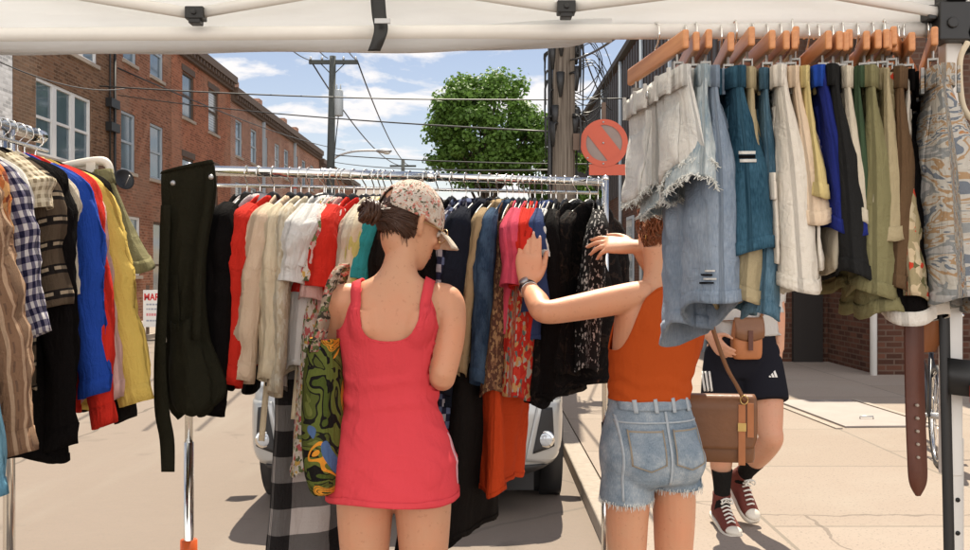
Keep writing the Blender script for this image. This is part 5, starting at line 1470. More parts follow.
def head_geo(mb, c, f, up, k=1.0):
    """c: centre of the cranium; f: forward; returns local->world transform"""
    f = V(f).normalized(); up = V(up); up = (up - f * up.dot(f)).normalized(); r = f.cross(up).normalized()
    T = lambda x, y, z: V(c) + (r * x + f * y + up * z) * k
    ring = lambda y, z, rx, ry: (T(0, y, z), r * rx * k, f * ry * k)
    mb.loft([ring(.052, -.122, .014, .016), ring(.048, -.114, .030, .034), ring(.036, -.095, .046, .052), ring(.022, -.07, .057, .070), ring(.010, -.04, .065, .084), ring(.002, -.01, .069, .091), ring(-.004, .03, .073, .095),
             ring(-.008, .06, .069, .088), ring(-.008, .085, .055, .070), ring(-.008, .101, .033, .042), ring(-.008, .107, .010, .013)], n=28, sub=3)
    # brow, nose, lips, chin, ears
    mb.tube([T(0, .092, .012), T(0, .101, -.008), T(0, .112, -.030), T(0, .106, -.040)], [.008 * k, .009 * k, .0135 * k, .009 * k], 10, smooth=3)
    for s in (-1, 1):
        mb.ball(T(s * .010, .099, -.036), (.009 * k,) * 3, 8, 6)
        mb.tube([T(s * .050, .070, .018), T(s * .030, .084, .022), T(s * .010, .088, .018)], [.007 * k, .009 * k, .008 * k], 8, smooth=2)
        mb.ball(T(s * .042, .062, -.030), (.020 * k, .020 * k, .016 * k), 10, 8)
        e = MB(); ax = r * s
        mb.tube([T(s * .072, -.004, .022), T(s * .082, -.016, .020), T(s * .084, -.018, .000), T(s * .078, -.006, -.026), T(s * .072, .002, -.034)], [.008 * k, .009 * k, .009 * k, .009 * k, .006 * k], 8, smooth=3)
        mb.ball(T(s * .074, -.004, -.004), (.006 * k, .012 * k, .018 * k), 8, 6)
    mb.tube([T(-.022, .081, -.066), T(0, .091, -.063), T(.022, .081, -.066)], [.004 * k, .0072 * k, .004 * k], 8, smooth=3)
    mb.tube([T(-.019, .080, -.074), T(0, .090, -.075), T(.019, .080, -.074)], [.004 * k, .0085 * k, .004 * k], 8, smooth=3)
    mb.ball(T(0, .070, -.106), (.020 * k, .018 * k, .016 * k), 10, 8)
    return T, r, f, up
def face_parts(T, r, f, up, body, k=1.0):
    for s in (-1, 1):
        e = MB(); e.ball(T(s * .031, .0795, -.002), (.0115 * k,) * 3, 14, 10); eo = e.build('eye', M_eye, body)
        i = MB(); i.ball(T(s * .031, .0868, -.003), (.0052 * k,) * 3, 10, 8); i.build('iris', M_iris, eo)
    m = MB(); m.tube([T(-.021, .0845, -.067), T(0, .0975, -.066), T(.021, .0845, -.067)], [.002, .0040, .002], 8, smooth=3); m.tube([T(-.019, .0835, -.073), T(0, .0975, -.074), T(.019, .0835, -.073)], [.002, .0045, .002], 8, smooth=3); m.build('lips', M_lip, body)
def strands(mb, roots, r=.0022, n=4):
    for pts in roots: mb.tube(pts, [r, r, r * .9, r * .6][:len(pts)] if len(pts) <= 4 else r, n, smooth=2)

def push(p, bv, off):
    """keep cloth outside the body"""
    h, n, _, d = bv.find_nearest(p)
    if h is None: return p
    s = (p - h).dot(n)
    return h + n * off if s < off else p

# ---------------------------------------------------------------- woman in the pink dress
def pink_woman():
    d0 = 2.72
    base = V((-.262, d0, 0))
    W = thing('person', 'woman in a pink dress and floral cap seen from behind, browsing the rack', 'person', base)
    loc = lambda p: V(p) - base
    Q = lambda px, py, d=d0: P(px, py, d) - base
    m = MB()
    tr = [(.80, .09, .07, .0, -.0), (.83, .145, .105, .0, 0), (.91, .170, .118, -.003, .0), (.98, .156, .106, -.008, 0), (1.06, .128, .088, -.012, .008), (1.13, .126, .086, -.012, .012), (1.20, .136, .094, -.010, .012),
          (1.28, .148, .100, -.006, .008), (1.34, .156, .090, -.002, .002), (1.385, .150, .070, .0, -.002), (1.415, .110, .056, .003, -.004), (1.437, .068, .050, .008, -.004), (1.462, .052, .050, .013, .004), (1.50, .049, .050, .022, .014), (1.55, .050, .052, .03, .02)]
    m.loft([ellring((x, y, z), a, b) for z, a, b, x, y in tr], n=32, sub=4, ex=2.25)
    # shoulder blades and spine hollow read through the lit skin
    for s in (-1, 1):
        m.loft([ellring((s * .062 - .002, -.062, 1.25), .032, .022), ellring((s * .070, -.072, 1.29), .042, .030), ellring((s * .078, -.066, 1.345), .038, .027)], n=14, sub=3)
        m.ball((s * .070 - .004, -.070, .875), (.082, .062, .085), 18, 12)
    # legs
    for s in (-1, 1):
        hx = s * .083
        m.loft([ellring((hx, 0, .90), .082, .095), ellring((hx, -.004, .80), .083, .096), ellring((hx * 1.02, -.002, .68), .074, .084), ellring((hx * 1.02, .006, .56), .062, .068), ellring((hx, .010, .48), .054, .060), ellring((hx, -.004, .40), .052, .060),
                ellring((hx, -.012, .30), .050, .058), ellring((hx, -.002, .18), .036, .042), ellring((hx, .004, .09), .030, .036), ellring((hx, .008, .06), .032, .040)], n=22, sub=3)
        foot_geo(m, (hx, .01, .092), (s * .15, 1, -.05))
    # arms
    sh_r = V((.150, 0, 1.365)); el_r = V((.142, -.045, 1.150)); wr_r = V((.105, .20, 1.20))
    m.tube([(.105, .0, 1.372), sh_r, V((.162, -.012, 1.31)), V((.158, -.030, 1.235)), el_r, V((.140, .045, 1.160)), V((.122, .125, 1.18)), wr_r], [.045, .050, .0465, .042, .036, .036, .031, .0235], 18, smooth=5)
    sh_l = V((-.150, 0, 1.365)); el_l = V((-.175, .10, 1.155)); wr_l = V((-.10, .33, 1.22))
    m.tube([(-.105, 0, 1.372), sh_l, V((-.165, .03, 1.31)), V((-.172, .065, 1.235)), el_l, V((-.155, .19, 1.17)), V((-.125, .27, 1.20)), wr_l], [.045, .049, .0455, .041, .036, .036, .031, .0235], 18, smooth=5)
    hand_geo(m, wr_r, (-.25, 1, .25), (.2, -.3, 1), .95, -1, (.5, .6, .65, .7), .08)
    hand_geo(m, wr_l, (.25, 1, .25), (-.2, -.3, 1), .95, 1, (.5, .6, .65, .7), .08)
    # head turned right and down
    hc = Q(409, 223); hc.y = .035
    fwd = V((math.sin(R(52)), math.cos(R(52)), -.32))
    up = V((.12, .02, 1))
    T, r, f, u = head_geo(m, hc, fwd, up, 1.0)
    m.tube([(0.012, .012, 1.42), (.022, .016, 1.49), T(0, -.03, -.05), T(0, -.02, -.01)], [.050, .045, .049, .048], 18, smooth=4)
    body = m.build('body', M_skin1, W, remesh=.0055, sm_iter=5)
    bv = bvh_of(body)
    face_parts(T, r, f, u, body)
    # dress
    def ring(z):
        zs = [q[0] for q in tr]
        z = max(zs[0], min(zs[-1], z))
        for i in range(len(tr) - 1):
            if tr[i][0] <= z <= tr[i + 1][0]:
                k = (z - tr[i][0]) / (tr[i + 1][0] - tr[i][0]); return [tr[i][j] + (tr[i + 1][j] - tr[i][j]) * k for j in range(5)]
    fo = Fold(71, .006, (13, 24, 41))
    HEM = .808
    def ztop(a):
        back = math.exp(-((math.atan2(math.sin(a + math.pi / 2), math.cos(a + math.pi / 2))) / .62) ** 4)
        z = 1.285 - .030 * back
        for s in (-.655, .655):
            dlt = math.atan2(math.sin(a + math.pi / 2 - s), math.cos(a + math.pi / 2 - s)); z += .128 * math.exp(-(abs(dlt) / .17) ** 1.2)
            dlt = math.atan2(math.sin(a - math.pi / 2 - s), math.cos(a - math.pi / 2 - s)); z += .10 * math.exp(-(abs(dlt) / .17) ** 1.2)
        return z
    def ds(u, v, off=.007):
        a = u * 6.2832; zt = ztop(a); z = zt + (HEM - zt) * v
        z += .006 * math.sin(a * 3 + 1) * v
        q = ring(max(z, .90)); fl = sm((1.06 - z) / .29)
        c, s = math.cos(a), math.sin(a)
        rx = q[1] + off + .016 * fl; ry = q[2] + off + .030 * fl + (.012 if s < 0 else 0) * fl
        x = q[3] + math.copysign(abs(c) ** .9, c) * rx; y = q[4] + math.copysign(abs(s) ** .9, s) * ry
        wr = .0052 * math.sin(z * 95 + math.sin(a * 2) * 3.0 + c * 4) * math.exp(-((z - 1.10) / .10) ** 2) * (1 if s < 0.3 else .5)
        dr = fo(a * .16, z * .3) * fl * 1.2 + wr + .0035 * wrinkle(a * .9, z * 13 + a * 1.2, 2.0, 4) * sm((1.24 - z) / .12)
        p = V((x + c * dr, y + s * dr, z))
        return push(p, bv, .0085), (a * .15, z)
    m = MB(); m.grid(ds, 140, 90, closed=True)
    F_dress = fabric('coral_pink_jersey', (.70, .066, .082), .10, wr=.28, var=.06)
    dr = m.build('dress', F_dress, W, solid=.003)
    m = MB(); m.grid(lambda u, v: (lambda p, uv: (V((p.x * 1.004, p.y * 1.01 , p.z)), uv))(*ds(u, .965 + .036 * v, .0095)), 96, 3, closed=True); m.build('hem', F_dress, dr, solid=.002)
    m = MB(); m.grid(lambda u, v: ds(u, .0 + .014 * v, .0090), 96, 2, closed=True); m.build('neck_binding', F_dress, dr, solid=.003)
    def strap(pts, wid):
        mm = []
        for p in crom([V(p) for p in pts], [0] * len(pts), 6)[0]:
            h, n, _, _ = bv.find_nearest(p); mm.append((h + n * (.0045 + .004 * sm((p.z - 1.335) / .03)), n))
        m = MB(); N = len(mm)
        ws = []
        for i, (p, n) in enumerate(mm):
            t_ = (mm[min(i + 1, N - 1)][0] - mm[max(i - 1, 0)][0]).normalized(); ws.append(t_.cross(n).normalized() * (wid[0] + (wid[1] - wid[0]) * math.sin(i / (N - 1) * math.pi)))
        m.ribbon([p for p, n in mm], ws, thick=.004); m.build('strap', F_dress, dr)
    strap([(.088, -.10, 1.295), (.096, -.085, 1.36), (.102, -.05, 1.41), (.100, .0, 1.42), (.095, .05, 1.40), (.09, .09, 1.33)], (.030, .030))
    strap([(-.094, -.10, 1.295), (-.102, -.085, 1.36), (-.104, -.05, 1.41), (-.102, .0, 1.42), (-.095, .05, 1.40), (-.09, .09, 1.33)], (.030, .030))
    # faint side slit with white lining at the right hip
    m = MB(); m.grid(lambda a, b: ds(.965 + .016 * a, .62 + .30 * b, .0100), 3, 12); m.build('side_tape', fabric('pale_pink_tape', (.70, .38, .42), .1), dr, solid=.002)
    # hair: shell on the back of the skull, loose strands, a twisted bun
    rng = random.Random(9); m = MB()
    def skull(a, e, k=1.0):
        return T(math.cos(e) * math.sin(a) * .079 * k, -.006 - math.cos(e) * math.cos(a) * .099 * k, .012 + math.sin(e) * .098 * k)
    m.grid(lambda u_, v_: (skull((u_ - .5) * 3.0, -.62 + v_ * 1.35, 1.0 + .012 * math.sin(u_ * 60 + v_ * 9)), (u_, v_)), 60, 16)
    buns = T(.0, -.128, -.012)
    for i in range(330):
        a = rng.uniform(-1.5, 1.5); e = rng.uniform(-.75, .25)
        p0 = skull(a, e, 1.02); p1 = skull(a * .55, e * .5 - .05, 1.06); p2 = buns + V((rng.uniform(-.02, .02), rng.uniform(-.02, .02), rng.uniform(-.02, .02)))
        m.tube([p0, p1, p2], [.0018, .0021, .0016], 4, smooth=3)
    hr = m.build('hair', M_hair_b, W)
    m = MB()
    bx, by_, bz = r, u, f * -1
    for i in range(90):
        ph = rng.uniform(0, 6.28); R0 = rng.uniform(.012, .034); tw = rng.uniform(-.018, .018)
        pts = [buns + (bx * math.cos(ph + k * .5) + by_ * math.sin(ph + k * .5)) * (R0 + .005 * math.sin(k * 1.3 + ph)) + bz * (tw + .022 * math.sqrt(max(0, 1 - (R0 / .037) ** 2)) + .006 * math.sin(k + ph)) for k in range(8)]
        m.tube(pts, [.0015, .0045, .005, .005, .005, .005, .0045, .0015], 5, smooth=2)
    m.ball(buns, (.033, .033, .030), 16, 12)
    m.build('bun', M_hair_b, hr)
    m = MB()
    for i in range(30):
        a = rng.uniform(-.9, 1.2); p0 = skull(a, -.58, 1.0); b_ = rng.uniform(-.006, .006); l_ = rng.uniform(.015, .04); m.tube([p0, p0 + V((b_ * .4, .004, -l_ * .5)), p0 + V((b_, .010, -l_))], [.0011, .0009, .0004], 3, smooth=3)
    m.build('loose_strands', M_hair_b, hr)
    # cap
    F_cap = fabric('ditsy_floral_cotton', print_col([(0, (.62, .54, .46)), (.44, (.54, .42, .34)), (.56, (.10, .10, .06)), (.66, (.55, .20, .16)), (.76, (.66, .60, .52)), (.88, (.22, .14, .10)), (.95, (.60, .40, .30))], 165, dist=.8), .05)
    m = MB()
    def cap(u_, v_):
        a = (u_ * 2 - 1) * math.pi
        low = .012 + .010 * math.cos(a) * 1.0
        hole = .052 * math.exp(-((abs(a) - 0) / .34) ** 4)                # arch above the strap at the back
        e0 = math.asin(max(-.9, min(.9, (low - .012) / .105))) + hole / .1
        e = e0 + (math.pi / 2 - e0) * v_
        k = 1.085
        p = T(math.cos(e) * math.sin(a) * .079 * k, -.006 - math.cos(e) * math.cos(a) * .099 * k, .012 + math.sin(e) * .106 * k)
        return p, (a * .09, e * .1)
    m.grid(cap, 72, 18, closed=True)
    cp = m.build('cap', F_cap, W, solid=.003)
    m = MB(); m.ball(T(0, -.006, .012 + .106 * 1.085 + .003), .006, 10, 6); m.build('top_button', F_cap, cp)
    m = MB(); m.tube([skull(-.36, -.02, 1.10), skull(-.15, -.04, 1.10), skull(.15, -.04, 1.10), skull(.36, -.02, 1.10)], .007, 8, smooth=3, sq=(1, .5)); m.build('back_strap', F_cap, cp)
    m = MB()
    def brim(u_, v_):
        a = (u_ - .5) * 1.9
        rad = 1.0 + .0 * v_
        px_ = math.sin(a) * (.086 + .004 * v_); py = .006 + math.cos(a) * .104 + v_ * .068 * (math.cos(a * .85) ** .8 if abs(a) < 1.7 else 0)
        return T(px_, py, .010 - .020 * v_ - .018 * (math.sin(a) ** 2) - .012 * v_ * v_), (u_ * .2, v_ * .07)
    m.grid(brim, 28, 8); m.build('brim', fabric('cream_brim', (.66, .58, .48), .06), cp, solid=.005)
    # thin round glasses
    m = MB()
    for s in (-1, 1):
        c = T(s * .034, .101, -.004); m.tube([c + (r * math.cos(k * .3927) + u * math.sin(k * .3927)) * .022 for k in range(17)], .0014, 5)
        m.tube([T(s * .056, .098, .002), T(s * .074, .06, .004), T(s * .079, -.002, .004), T(s * .078, -.014, -.012)], .0014, 5, smooth=3)
    m.tube([T(-.012, .104, 0), T(0, .108, .002), T(.012, .104, 0)], .0014, 5); m.build('glasses', plain('gold_wire', (.55, .38, .18), .3, .8, var=0), W)
    # shoes
    for s in (-1, 1):
        sm_ = MB(); hx = s * .083; dv = V((s * .15, 1, 0)).normalized(); l = V((dv.y, -dv.x, 0)); a = V((hx, .01, 0))
        sm_.loft([(a - dv * .075 + V((0, 0, .03)), l * .030, V((0, 0, .028))), (a + dv * .0 + V((0, 0, .035)), l * .040, V((0, 0, .034))), (a + dv * .10 + V((0, 0, .03)), l * .049, V((0, 0, .028))), (a + dv * .19 + V((0, 0, .024)), l * .036, V((0, 0, .02)))], n=18, sub=3, ex=3); sm_.build('sandal', M_tanleather, W)
    # tote bag on her left shoulder, hangs beside her
    def tote_col(t, uv):
        n1 = t.noise(6.5, 2, .45, uv, dist=2.2)
        c = t.ramp(n1, [(0, (.06, .08, .018)), (.36, (.012, .011, .010)), (.42, (.10, .12, .028)), (.52, (.015, .014, .012)), (.555, (.075, .088, .022)), (.63, (.13, .145, .04)), (.70, (.02, .02, .015))], 'CONSTANT')
        o2 = t.n('ShaderNodeMapping', {'Vector': uv, 'Location': (3.1, 1.7, 0)}).outputs[0]
        n2 = t.noise(5.0, 1, .4, o2, dist=1.6); st_ = t.math('LESS_THAN', t.math('FRACT', t.math('MULTIPLY', n2, 22.0)), .7)
        c = t.mix(t.math('MULTIPLY', t.math('GREATER_THAN', n2, .56), st_), c, (.60, .24, .03))
        o3 = t.n('ShaderNodeMapping', {'Vector': uv, 'Location': (7.7, 4.2, 0)}).outputs[0]
        n3 = t.noise(7.0, 1, .4, o3, dist=.9)
        c = t.mix(t.math('GREATER_THAN', n3, .68), c, (.07, .12, .24))
        return t.mix(t.math('GREATER_THAN', t.noise(6.0, 1, .4, t.n('ShaderNodeMapping', {'Vector': uv, 'Location': (1.7, 9.2, 0)}).outputs[0]), .66), c, (.40, .06, .07))
    F_tote = fabric('green_swirl_print', tote_col, .03, wr=.6)
    tc_ = P(323, 420, 2.70)
    B = thing('tote_bag', 'green tote bag with black swirls hanging beside the woman in pink', 'bag', tc_)
    fb = Fold(19, .008)
    prof = [(338, 312, 340), (348, 308, 341), (375, 304, 343), (410, 303, 344), (445, 304, 345), (470, 307, 344), (483, 312, 342), (491, 322, 337)]
    def tote(u_, v_, off=0):
        i = min(int(v_ * (len(prof) - 1)), len(prof) - 2); k = v_ * (len(prof) - 1) - i
        y, x0, x1 = [prof[i][j] + (prof[i + 1][j] - prof[i][j]) * k for j in range(3)]
        a = u_ * 6.2832; A, Bp = P(x0, y, 2.70), P(x1, y, 2.70); ce = (A + Bp) / 2; hw_ = (Bp.x - A.x) / 2
        dep = (.05 + .075 * sm(v_ * 1.6)) * (1 if v_ < .9 else .85 - (v_ - .9) * 5)
        return ce - tc_ + V((math.copysign(abs(math.cos(a)) ** .8, math.cos(a)) * hw_ + off * math.cos(a), math.sin(a) * dep + fb(math.cos(a) * .2, v_) + off * math.sin(a), .0)), (u_ * .5, v_ * .45)
    m = MB(); m.grid(tote, 48, 36, closed=True); tb = m.build('bag_body', F_tote, B, solid=.004)
    m = MB(); m.grid(lambda a, b: tote(a, b * .045, .004), 48, 3, closed=True); m.build('top_edge', F_tote, B, solid=.004)
    m = MB()
    for (xo, yo) in ((-.02, -.035), (.012, .03)):
        m.ribbon([tc_ * 0 + P(318 + xo * 200, 352, 2.66 + yo) - tc_, P(326 + xo * 120, 310, 2.665 + yo * .8) - tc_, P(333 + xo * 60, 280, 2.68 + yo * .5) - tc_, P(341, 266, 2.72 + yo * .3) - tc_, P(346, 268, 2.79 + yo * .3) - tc_, P(338, 300, 2.83) - tc_, P(330, 350, 2.76 + yo) - tc_], [V((.022, .012, 0))] * 7, thick=.004, smooth=5); m.flush('handle', F_strap, B)
    
    return W
pink_woman()

# ---------------------------------------------------------------- woman in the orange top
def orange_woman():
    d0 = 3.0
    base = V((.527, d0, 0))
    W = thing('person', 'woman in an orange halter top and cut-off denim shorts reaching into the rack', 'person', base)
    Q = lambda px, py, d=d0: P(px, py, d) - base
    yw = R(16)
    m = MB()
    tr = [(.80, .08, .07, .0, .0), (.825, .130, .108, .0, -.005), (.89, .149, .118, -.003, -.008), (.96, .136, .104, -.004, .0), (1.04, .115, .088, -.004, .010), (1.11, .118, .088, .002, .014), (1.18, .136, .096, .012, .012), (1.26, .145, .100, .024, .008),
          (1.32, .150, .090, .032, .004), (1.365, .140, .070, .034, .002), (1.395, .100, .058, .034, .003), (1.418, .064, .052, .034, .008), (1.45, .051, .050, .033, .015), (1.49, .049, .050, .032, .025), (1.53, .05, .052, .030, .03)]
    m.loft([ellring((x, y, z), a, b, yw) for z, a, b, x, y in tr], n=32, sub=4, ex=2.25)
    ca, sa = math.cos(yw), math.sin(yw)
    rot = lambda x, y, z: V((x * ca - y * sa, x * sa + y * ca, z))
    for s in (-1, 1):
        p = rot(s * .060, -.072, .855); m.ball(p, (.078, .066, .082), 18, 12)
        p = rot(s * .065, -.062, 1.285); m.ball(p + V((.024, 0, 0)), (.042, .03, .055), 14, 10)
        p = rot(s * .066, .085, 1.225); m.ball(p + V((.024, 0, 0)), (.052, .040, .052), 14, 10)
    legs = []
    for s in (-1, 1):
        h = rot(s * .075, 0, .9); kx = h.x + s * .006
        rg = [ellring((h.x, h.y, .90), .074, .096), ellring((h.x, h.y - .004, .80), .073, .098), ellring((kx, h.y - .002, .68), .067, .083), ellring((kx, h.y + .006, .56), .061, .068), ellring((kx, h.y + .010, .48), .053, .059), ellring((kx, h.y - .004, .40), .052, .060),
              ellring((kx, h.y - .012, .30), .049, .058), ellring((kx, h.y, .18), .036, .042), ellring((kx, h.y + .004, .09), .030, .036), ellring((kx, h.y + .008, .06), .032, .040)]
        m.loft(rg, n=22, sub=3); legs.append(rg)
        foot_geo(m, (kx, h.y + .01, .092), (s * .15, 1, -.05))
    shl = Q(634, 300); shl.y = -.03; ell = Q(545, 312, 2.86); wrl = Q(527.5, 287, 3.06)
    tips = []
    up1 = shl.lerp(ell, .35); up2 = shl.lerp(ell, .7)
    m.tube([V((-.03, -.01, 1.352)), shl + V((.02, 0, .012)), up1 + V((0, 0, .006)), up2 + V((0, 0, .0)), ell, ell.lerp(wrl, .30) + V((-.006, 0, .006)), ell.lerp(wrl, .7), wrl], [.048, .050, .046, .041, .036, .037, .031, .0235], 18, smooth=5)
    hand_geo(m, wrl, (.06, .22, 1), (-.10, -1, .22), 1.08, 1, (.16, .12, .18, .26), .012, .22, tips)
    shr = rot(.135, 0, 1.352) + V((.034, 0, 0)); elr = V((.165, .24, 1.30)); wrr = Q(637, 247, 3.10)
    m.tube([V((.10, .01, 1.357)), shr, shr.lerp(elr, .4), shr.lerp(elr, .75), elr, elr.lerp(wrr, .3) + V((.01, .01, 0)), elr.lerp(wrr, .7), wrr], [.046, .049, .045, .041, .037, .037, .031, .0235], 18, smooth=5)
    hand_geo(m, wrr, (-1, .16, .10), (-.05, -.62, .78), 1.02, 1, (.35, .45, .6, .75), .16, .7, tips)
    hc = Q(668, 222); hc.y = .06
    T, r, f, u = head_geo(m, hc, V((-.42, 1, -.18)), V((-.02, .1, 1)), 1.0)
    m.tube([V((.034, .005, 1.40)), V((.034, .016, 1.46)), T(0, -.03, -.055), T(0, -.02, -.01)], [.058, .050, .053, .05], 18, smooth=4)
    body = m.build('body', M_skin2, W, remesh=.0045, sm_iter=5)
    bv = bvh_of(body); face_parts(T, r, f, u, body)
    for (p, d_, n_, rr_) in tips:
        mm = MB(); l = d_.cross(n_).normalized(); mm.ball(p + n_ * rr_ * .72 + d_ * .001, 1, 10, 6, Matrix((l * rr_ * .62, d_ * rr_ * .95, n_ * rr_ * .25)).transposed()); mm.build('fingernail', M_nail, body)
    # orange top: high neck, cut-in arm holes
    def ring(z):
        z = max(tr[0][0], min(tr[-1][0], z))
        for i in range(len(tr) - 1):
            if tr[i][0] <= z <= tr[i + 1][0]:
                k = (z - tr[i][0]) / (tr[i + 1][0] - tr[i][0]); return [tr[i][j] + (tr[i + 1][j] - tr[i][j]) * k for j in range(5)]
    def adist(a, b): return math.atan2(math.sin(a - b), math.cos(a - b))
    def ztop(a):
        z = 1.405
        for s, dp in ((0, .205), (math.pi, .20)):
            z -= dp * math.exp(-(adist(a, s) / .86) ** 4)
        return z
    def ts(u_, v_, off=.006):
        a = u_ * 6.2832; zt = ztop(a); z = zt + (1.048 - zt) * v_
        q = ring(z); c, s = math.cos(a), math.sin(a)
        loose = .006 * sm((1.18 - z) / .1) + .004
        x, y = math.copysign(abs(c) ** .9, c) * (q[1] + off + loose), math.copysign(abs(s) ** .9, s) * (q[2] + off + loose)
        wr = .0028 * math.sin(z * 120 + a * 3 + math.sin(a * 5)) * math.exp(-((z - 1.09) / .05) ** 2)
        p = V((q[3] + x * ca - y * sa + c * wr, q[4] + x * sa + y * ca + s * wr, z))
        return push(p, bv, .005), (a * .15, z)
    F_top = fabric('burnt_orange_rib', (.46, .075, .013), .08, wr=.2, var=.06)
    m = MB(); m.grid(ts, 96, 50, closed=True); tp = m.build('top', F_top, W, solid=.003)
    m = MB(); m.grid(lambda a, b: ts(a, b * .022, .0080), 96, 2, closed=True); m.build('binding', F_top, tp, solid=.003)
    # cut-off shorts: one closed body, then seams and pockets laid on it
    m = MB()
    m.loft([ellring((x, y, z), a + .010, b + .010, yw) for z, a, b, x, y in [(1.062, .114, .088, -.004, .010), (1.04, .117, .092, -.004, .008), (.96, .139, .110, -.004, -.002), (.89, .153, .124, -.003, -.012), (.83, .152, .122, 0, -.010), (.795, .140, .108, 0, -.006), (.787, .10, .07, 0, -.004)]], n=36, sub=4, ex=2.25)
    for s in (-1, 1):
        p = rot(s * .060, -.075, .86); m.ball(p, (.084, .072, .086), 18, 12)
        h = rot(s * .076, 0, .9); fl = .016
        m.loft([ellring((h.x, h.y, .88), .080, .104), ellring((h.x + s * .004, h.y - .004, .80), .083, .108), ellring((h.x + s * .008, h.y - .004, .738 if s < 0 else .772), .086, .110), ellring((h.x + s * .008, h.y - .004, .732 if s < 0 else .766), .080, .104)], n=26, sub=3)
    t = NT('faded_cutoff_denim'); o = t.obj()
    f1 = t.noise(9, 5, .62, o); wv = t.n('ShaderNodeTexNoise', {'Vector': t.n('ShaderNodeMapping', {'Vector': o, 'Scale': (500, 500, 90)}).outputs[0], 'Scale': 1.0, 'Detail': 2.0}).outputs['Fac']
    fz = t.math('ADD', f1, t.math('MULTIPLY', t.math('SUBTRACT', wv, .5), .4))
    M_den = t.done(t.bsdf(t.ramp(fz, [(.34, (.135, .185, .235)), (.52, (.24, .29, .335)), (.72, (.42, .45, .47))]), .9, 0, t.bump(t.noise(1.0, 4, .6, t.n('ShaderNodeMapping', {'Vector': o, 'Scale': (14, 14, 34)}).outputs[0]), .5, .012), .15))
    so = m.build('denim_shorts', M_den, W, remesh=.0055, sm_iter=6)
    sbv = bvh_of(so)
    M_stitch = plain('worn_stitching', (.27, .225, .165), .8, var=.1); M_seam = plain('faded_seam', (.36, .40, .43), .9, var=.25, scale=60)
    bd = rot(0, 1, 0)
    def dec(nm, x0, x1, z0, z1, off, mat, par=so, back=True, nu=14, nv=14, sol=.002, skew=0.0, vee=0.0, veeall=0.0):
        dr_ = bd if back else -bd
        fn = lambda a, b: rot(0, -.4 if back else .4, 0) + rot(x0 + (x1 - x0) * a + skew * b, 0, z0 + (z1 - z0) * b - (vee * (1 - b) + veeall) * (1 - abs(2 * a - 1)))
        return decal(nm, sbv, fn, dr_, off, nu, nv, mat, par, solid=sol)
    wb = dec('waistband', -.140, .140, 1.022, 1.062, .004, M_den, nu=40, nv=6, sol=.003)
    dec('waistband', -.140, .140, 1.022, 1.062, .004, M_den, back=False, nu=40, nv=6, sol=.003)
    for x in (-.09, -.03, .03, .09): dec('belt_loop', x - .006, x + .006, 1.016, 1.066, .007, M_seam, wb, nu=3, nv=8, sol=.004)
    dec('yoke_seam', -.145, -.002, .985, .990, .003, M_seam, vee=-.0, nu=24, nv=2); dec('yoke_seam', .002, .145, .985, .990, .003, M_seam, nu=24, nv=2)
    dec('centre_seam', -.004, .004, .80, 1.02, .003, M_seam, nu=2, nv=20)
    for x in (-.070, .066):
        pk = dec('back_pocket', x - .052, x + .052, .865, .968, .0045, M_den, vee=.018, sol=.003)
        if pk:
            for (a0, a1, b0_, b1) in ((x - .052, x - .048, .862, .968), (x + .048, x + .052, .862, .968), (x - .052, x + .052, .960, .965)): dec('stitching', a0, a1, b0_, b1, .0068, M_stitch, pk, nu=8, nv=10, sol=.001)
            dec('stitching', x - .052, x + .052, .863, .867, .0068, M_stitch, pk, nu=12, nv=2, sol=.001, veeall=.018)
    for s in (-1, 1): dec('side_seam', s * .138 - .003, s * .138 + .003, .75, 1.02, .003, M_seam, nu=2, nv=20)
    m = MB(); rng = random.Random(2)
    for s in (-1, 1):
        h = rot(s * .076, 0, .9)
        for i in range(230):
            a = rng.uniform(0, 6.28); p = V((h.x + s * .008 + math.cos(a) * .085, h.y - .004 + math.sin(a) * .109, (.738 if s < 0 else .772) + rng.uniform(-.004, .008)))
            l = rng.uniform(.004, .02); t_ = V((-math.sin(a), math.cos(a), 0)) * rng.uniform(.0008, .0022)
            m.ribbon([p, p + V((rng.uniform(-.004, .004), rng.uniform(-.004, .004), -l))], [t_, t_ * .5], thick=.001)
    m.build('frayed_hem', M_thread, so, smooth=False)
    # curly auburn hair, gathered at the nape
    rng = random.Random(21); m = MB()
    def skull(a, e, k=1.0): return T(math.cos(e) * math.sin(a) * .079 * k, -.006 - math.cos(e) * math.cos(a) * .099 * k, .012 + math.sin(e) * .098 * k)
    m.grid(lambda u_, v_: (skull((u_ - .5) * 3.7, -.55 + v_ * 2.1, 1.03), (u_, v_)), 50, 20)
    for i in range(650):
        a = rng.uniform(-1.9, 1.9); e = rng.uniform(-.75, 1.5); p = skull(a, e, 1.05); n_ = (p - T(0, 0, 0)).normalized()
        t1 = n_.orthogonal().normalized(); t2 = n_.cross(t1); ph = rng.uniform(0, 6.28); rr = rng.uniform(.004, .010); dn = V((0, 0, -1))
        pts = [p + n_ * (.004 + .006 * math.sin(k)) + (t1 * math.cos(ph + k * 1.2) + t2 * math.sin(ph + k * 1.2)) * rr + dn * .007 * k for k in range(7)]
        m.tube(pts, [.0012, .0017, .0019, .0019, .0017, .0012, .0006], 4, smooth=2)
    m.build('hair', M_hair_r, W)
    for s in (-1, 1):
        m = MB(); c = T(s * .079, -.004, -.045); m.tube([c + V((0, math.cos(k * .5236) * .014, math.sin(k * .5236) * .014)) for k in range(13)], .0016, 6); m.build('earring', plain('gold', (.6, .4, .14), .25, .9, var=0), W)
    # wrist watch on the left wrist, bracelets on the right
    ax = (wrl - ell).normalized(); c = wrl - ax * .012
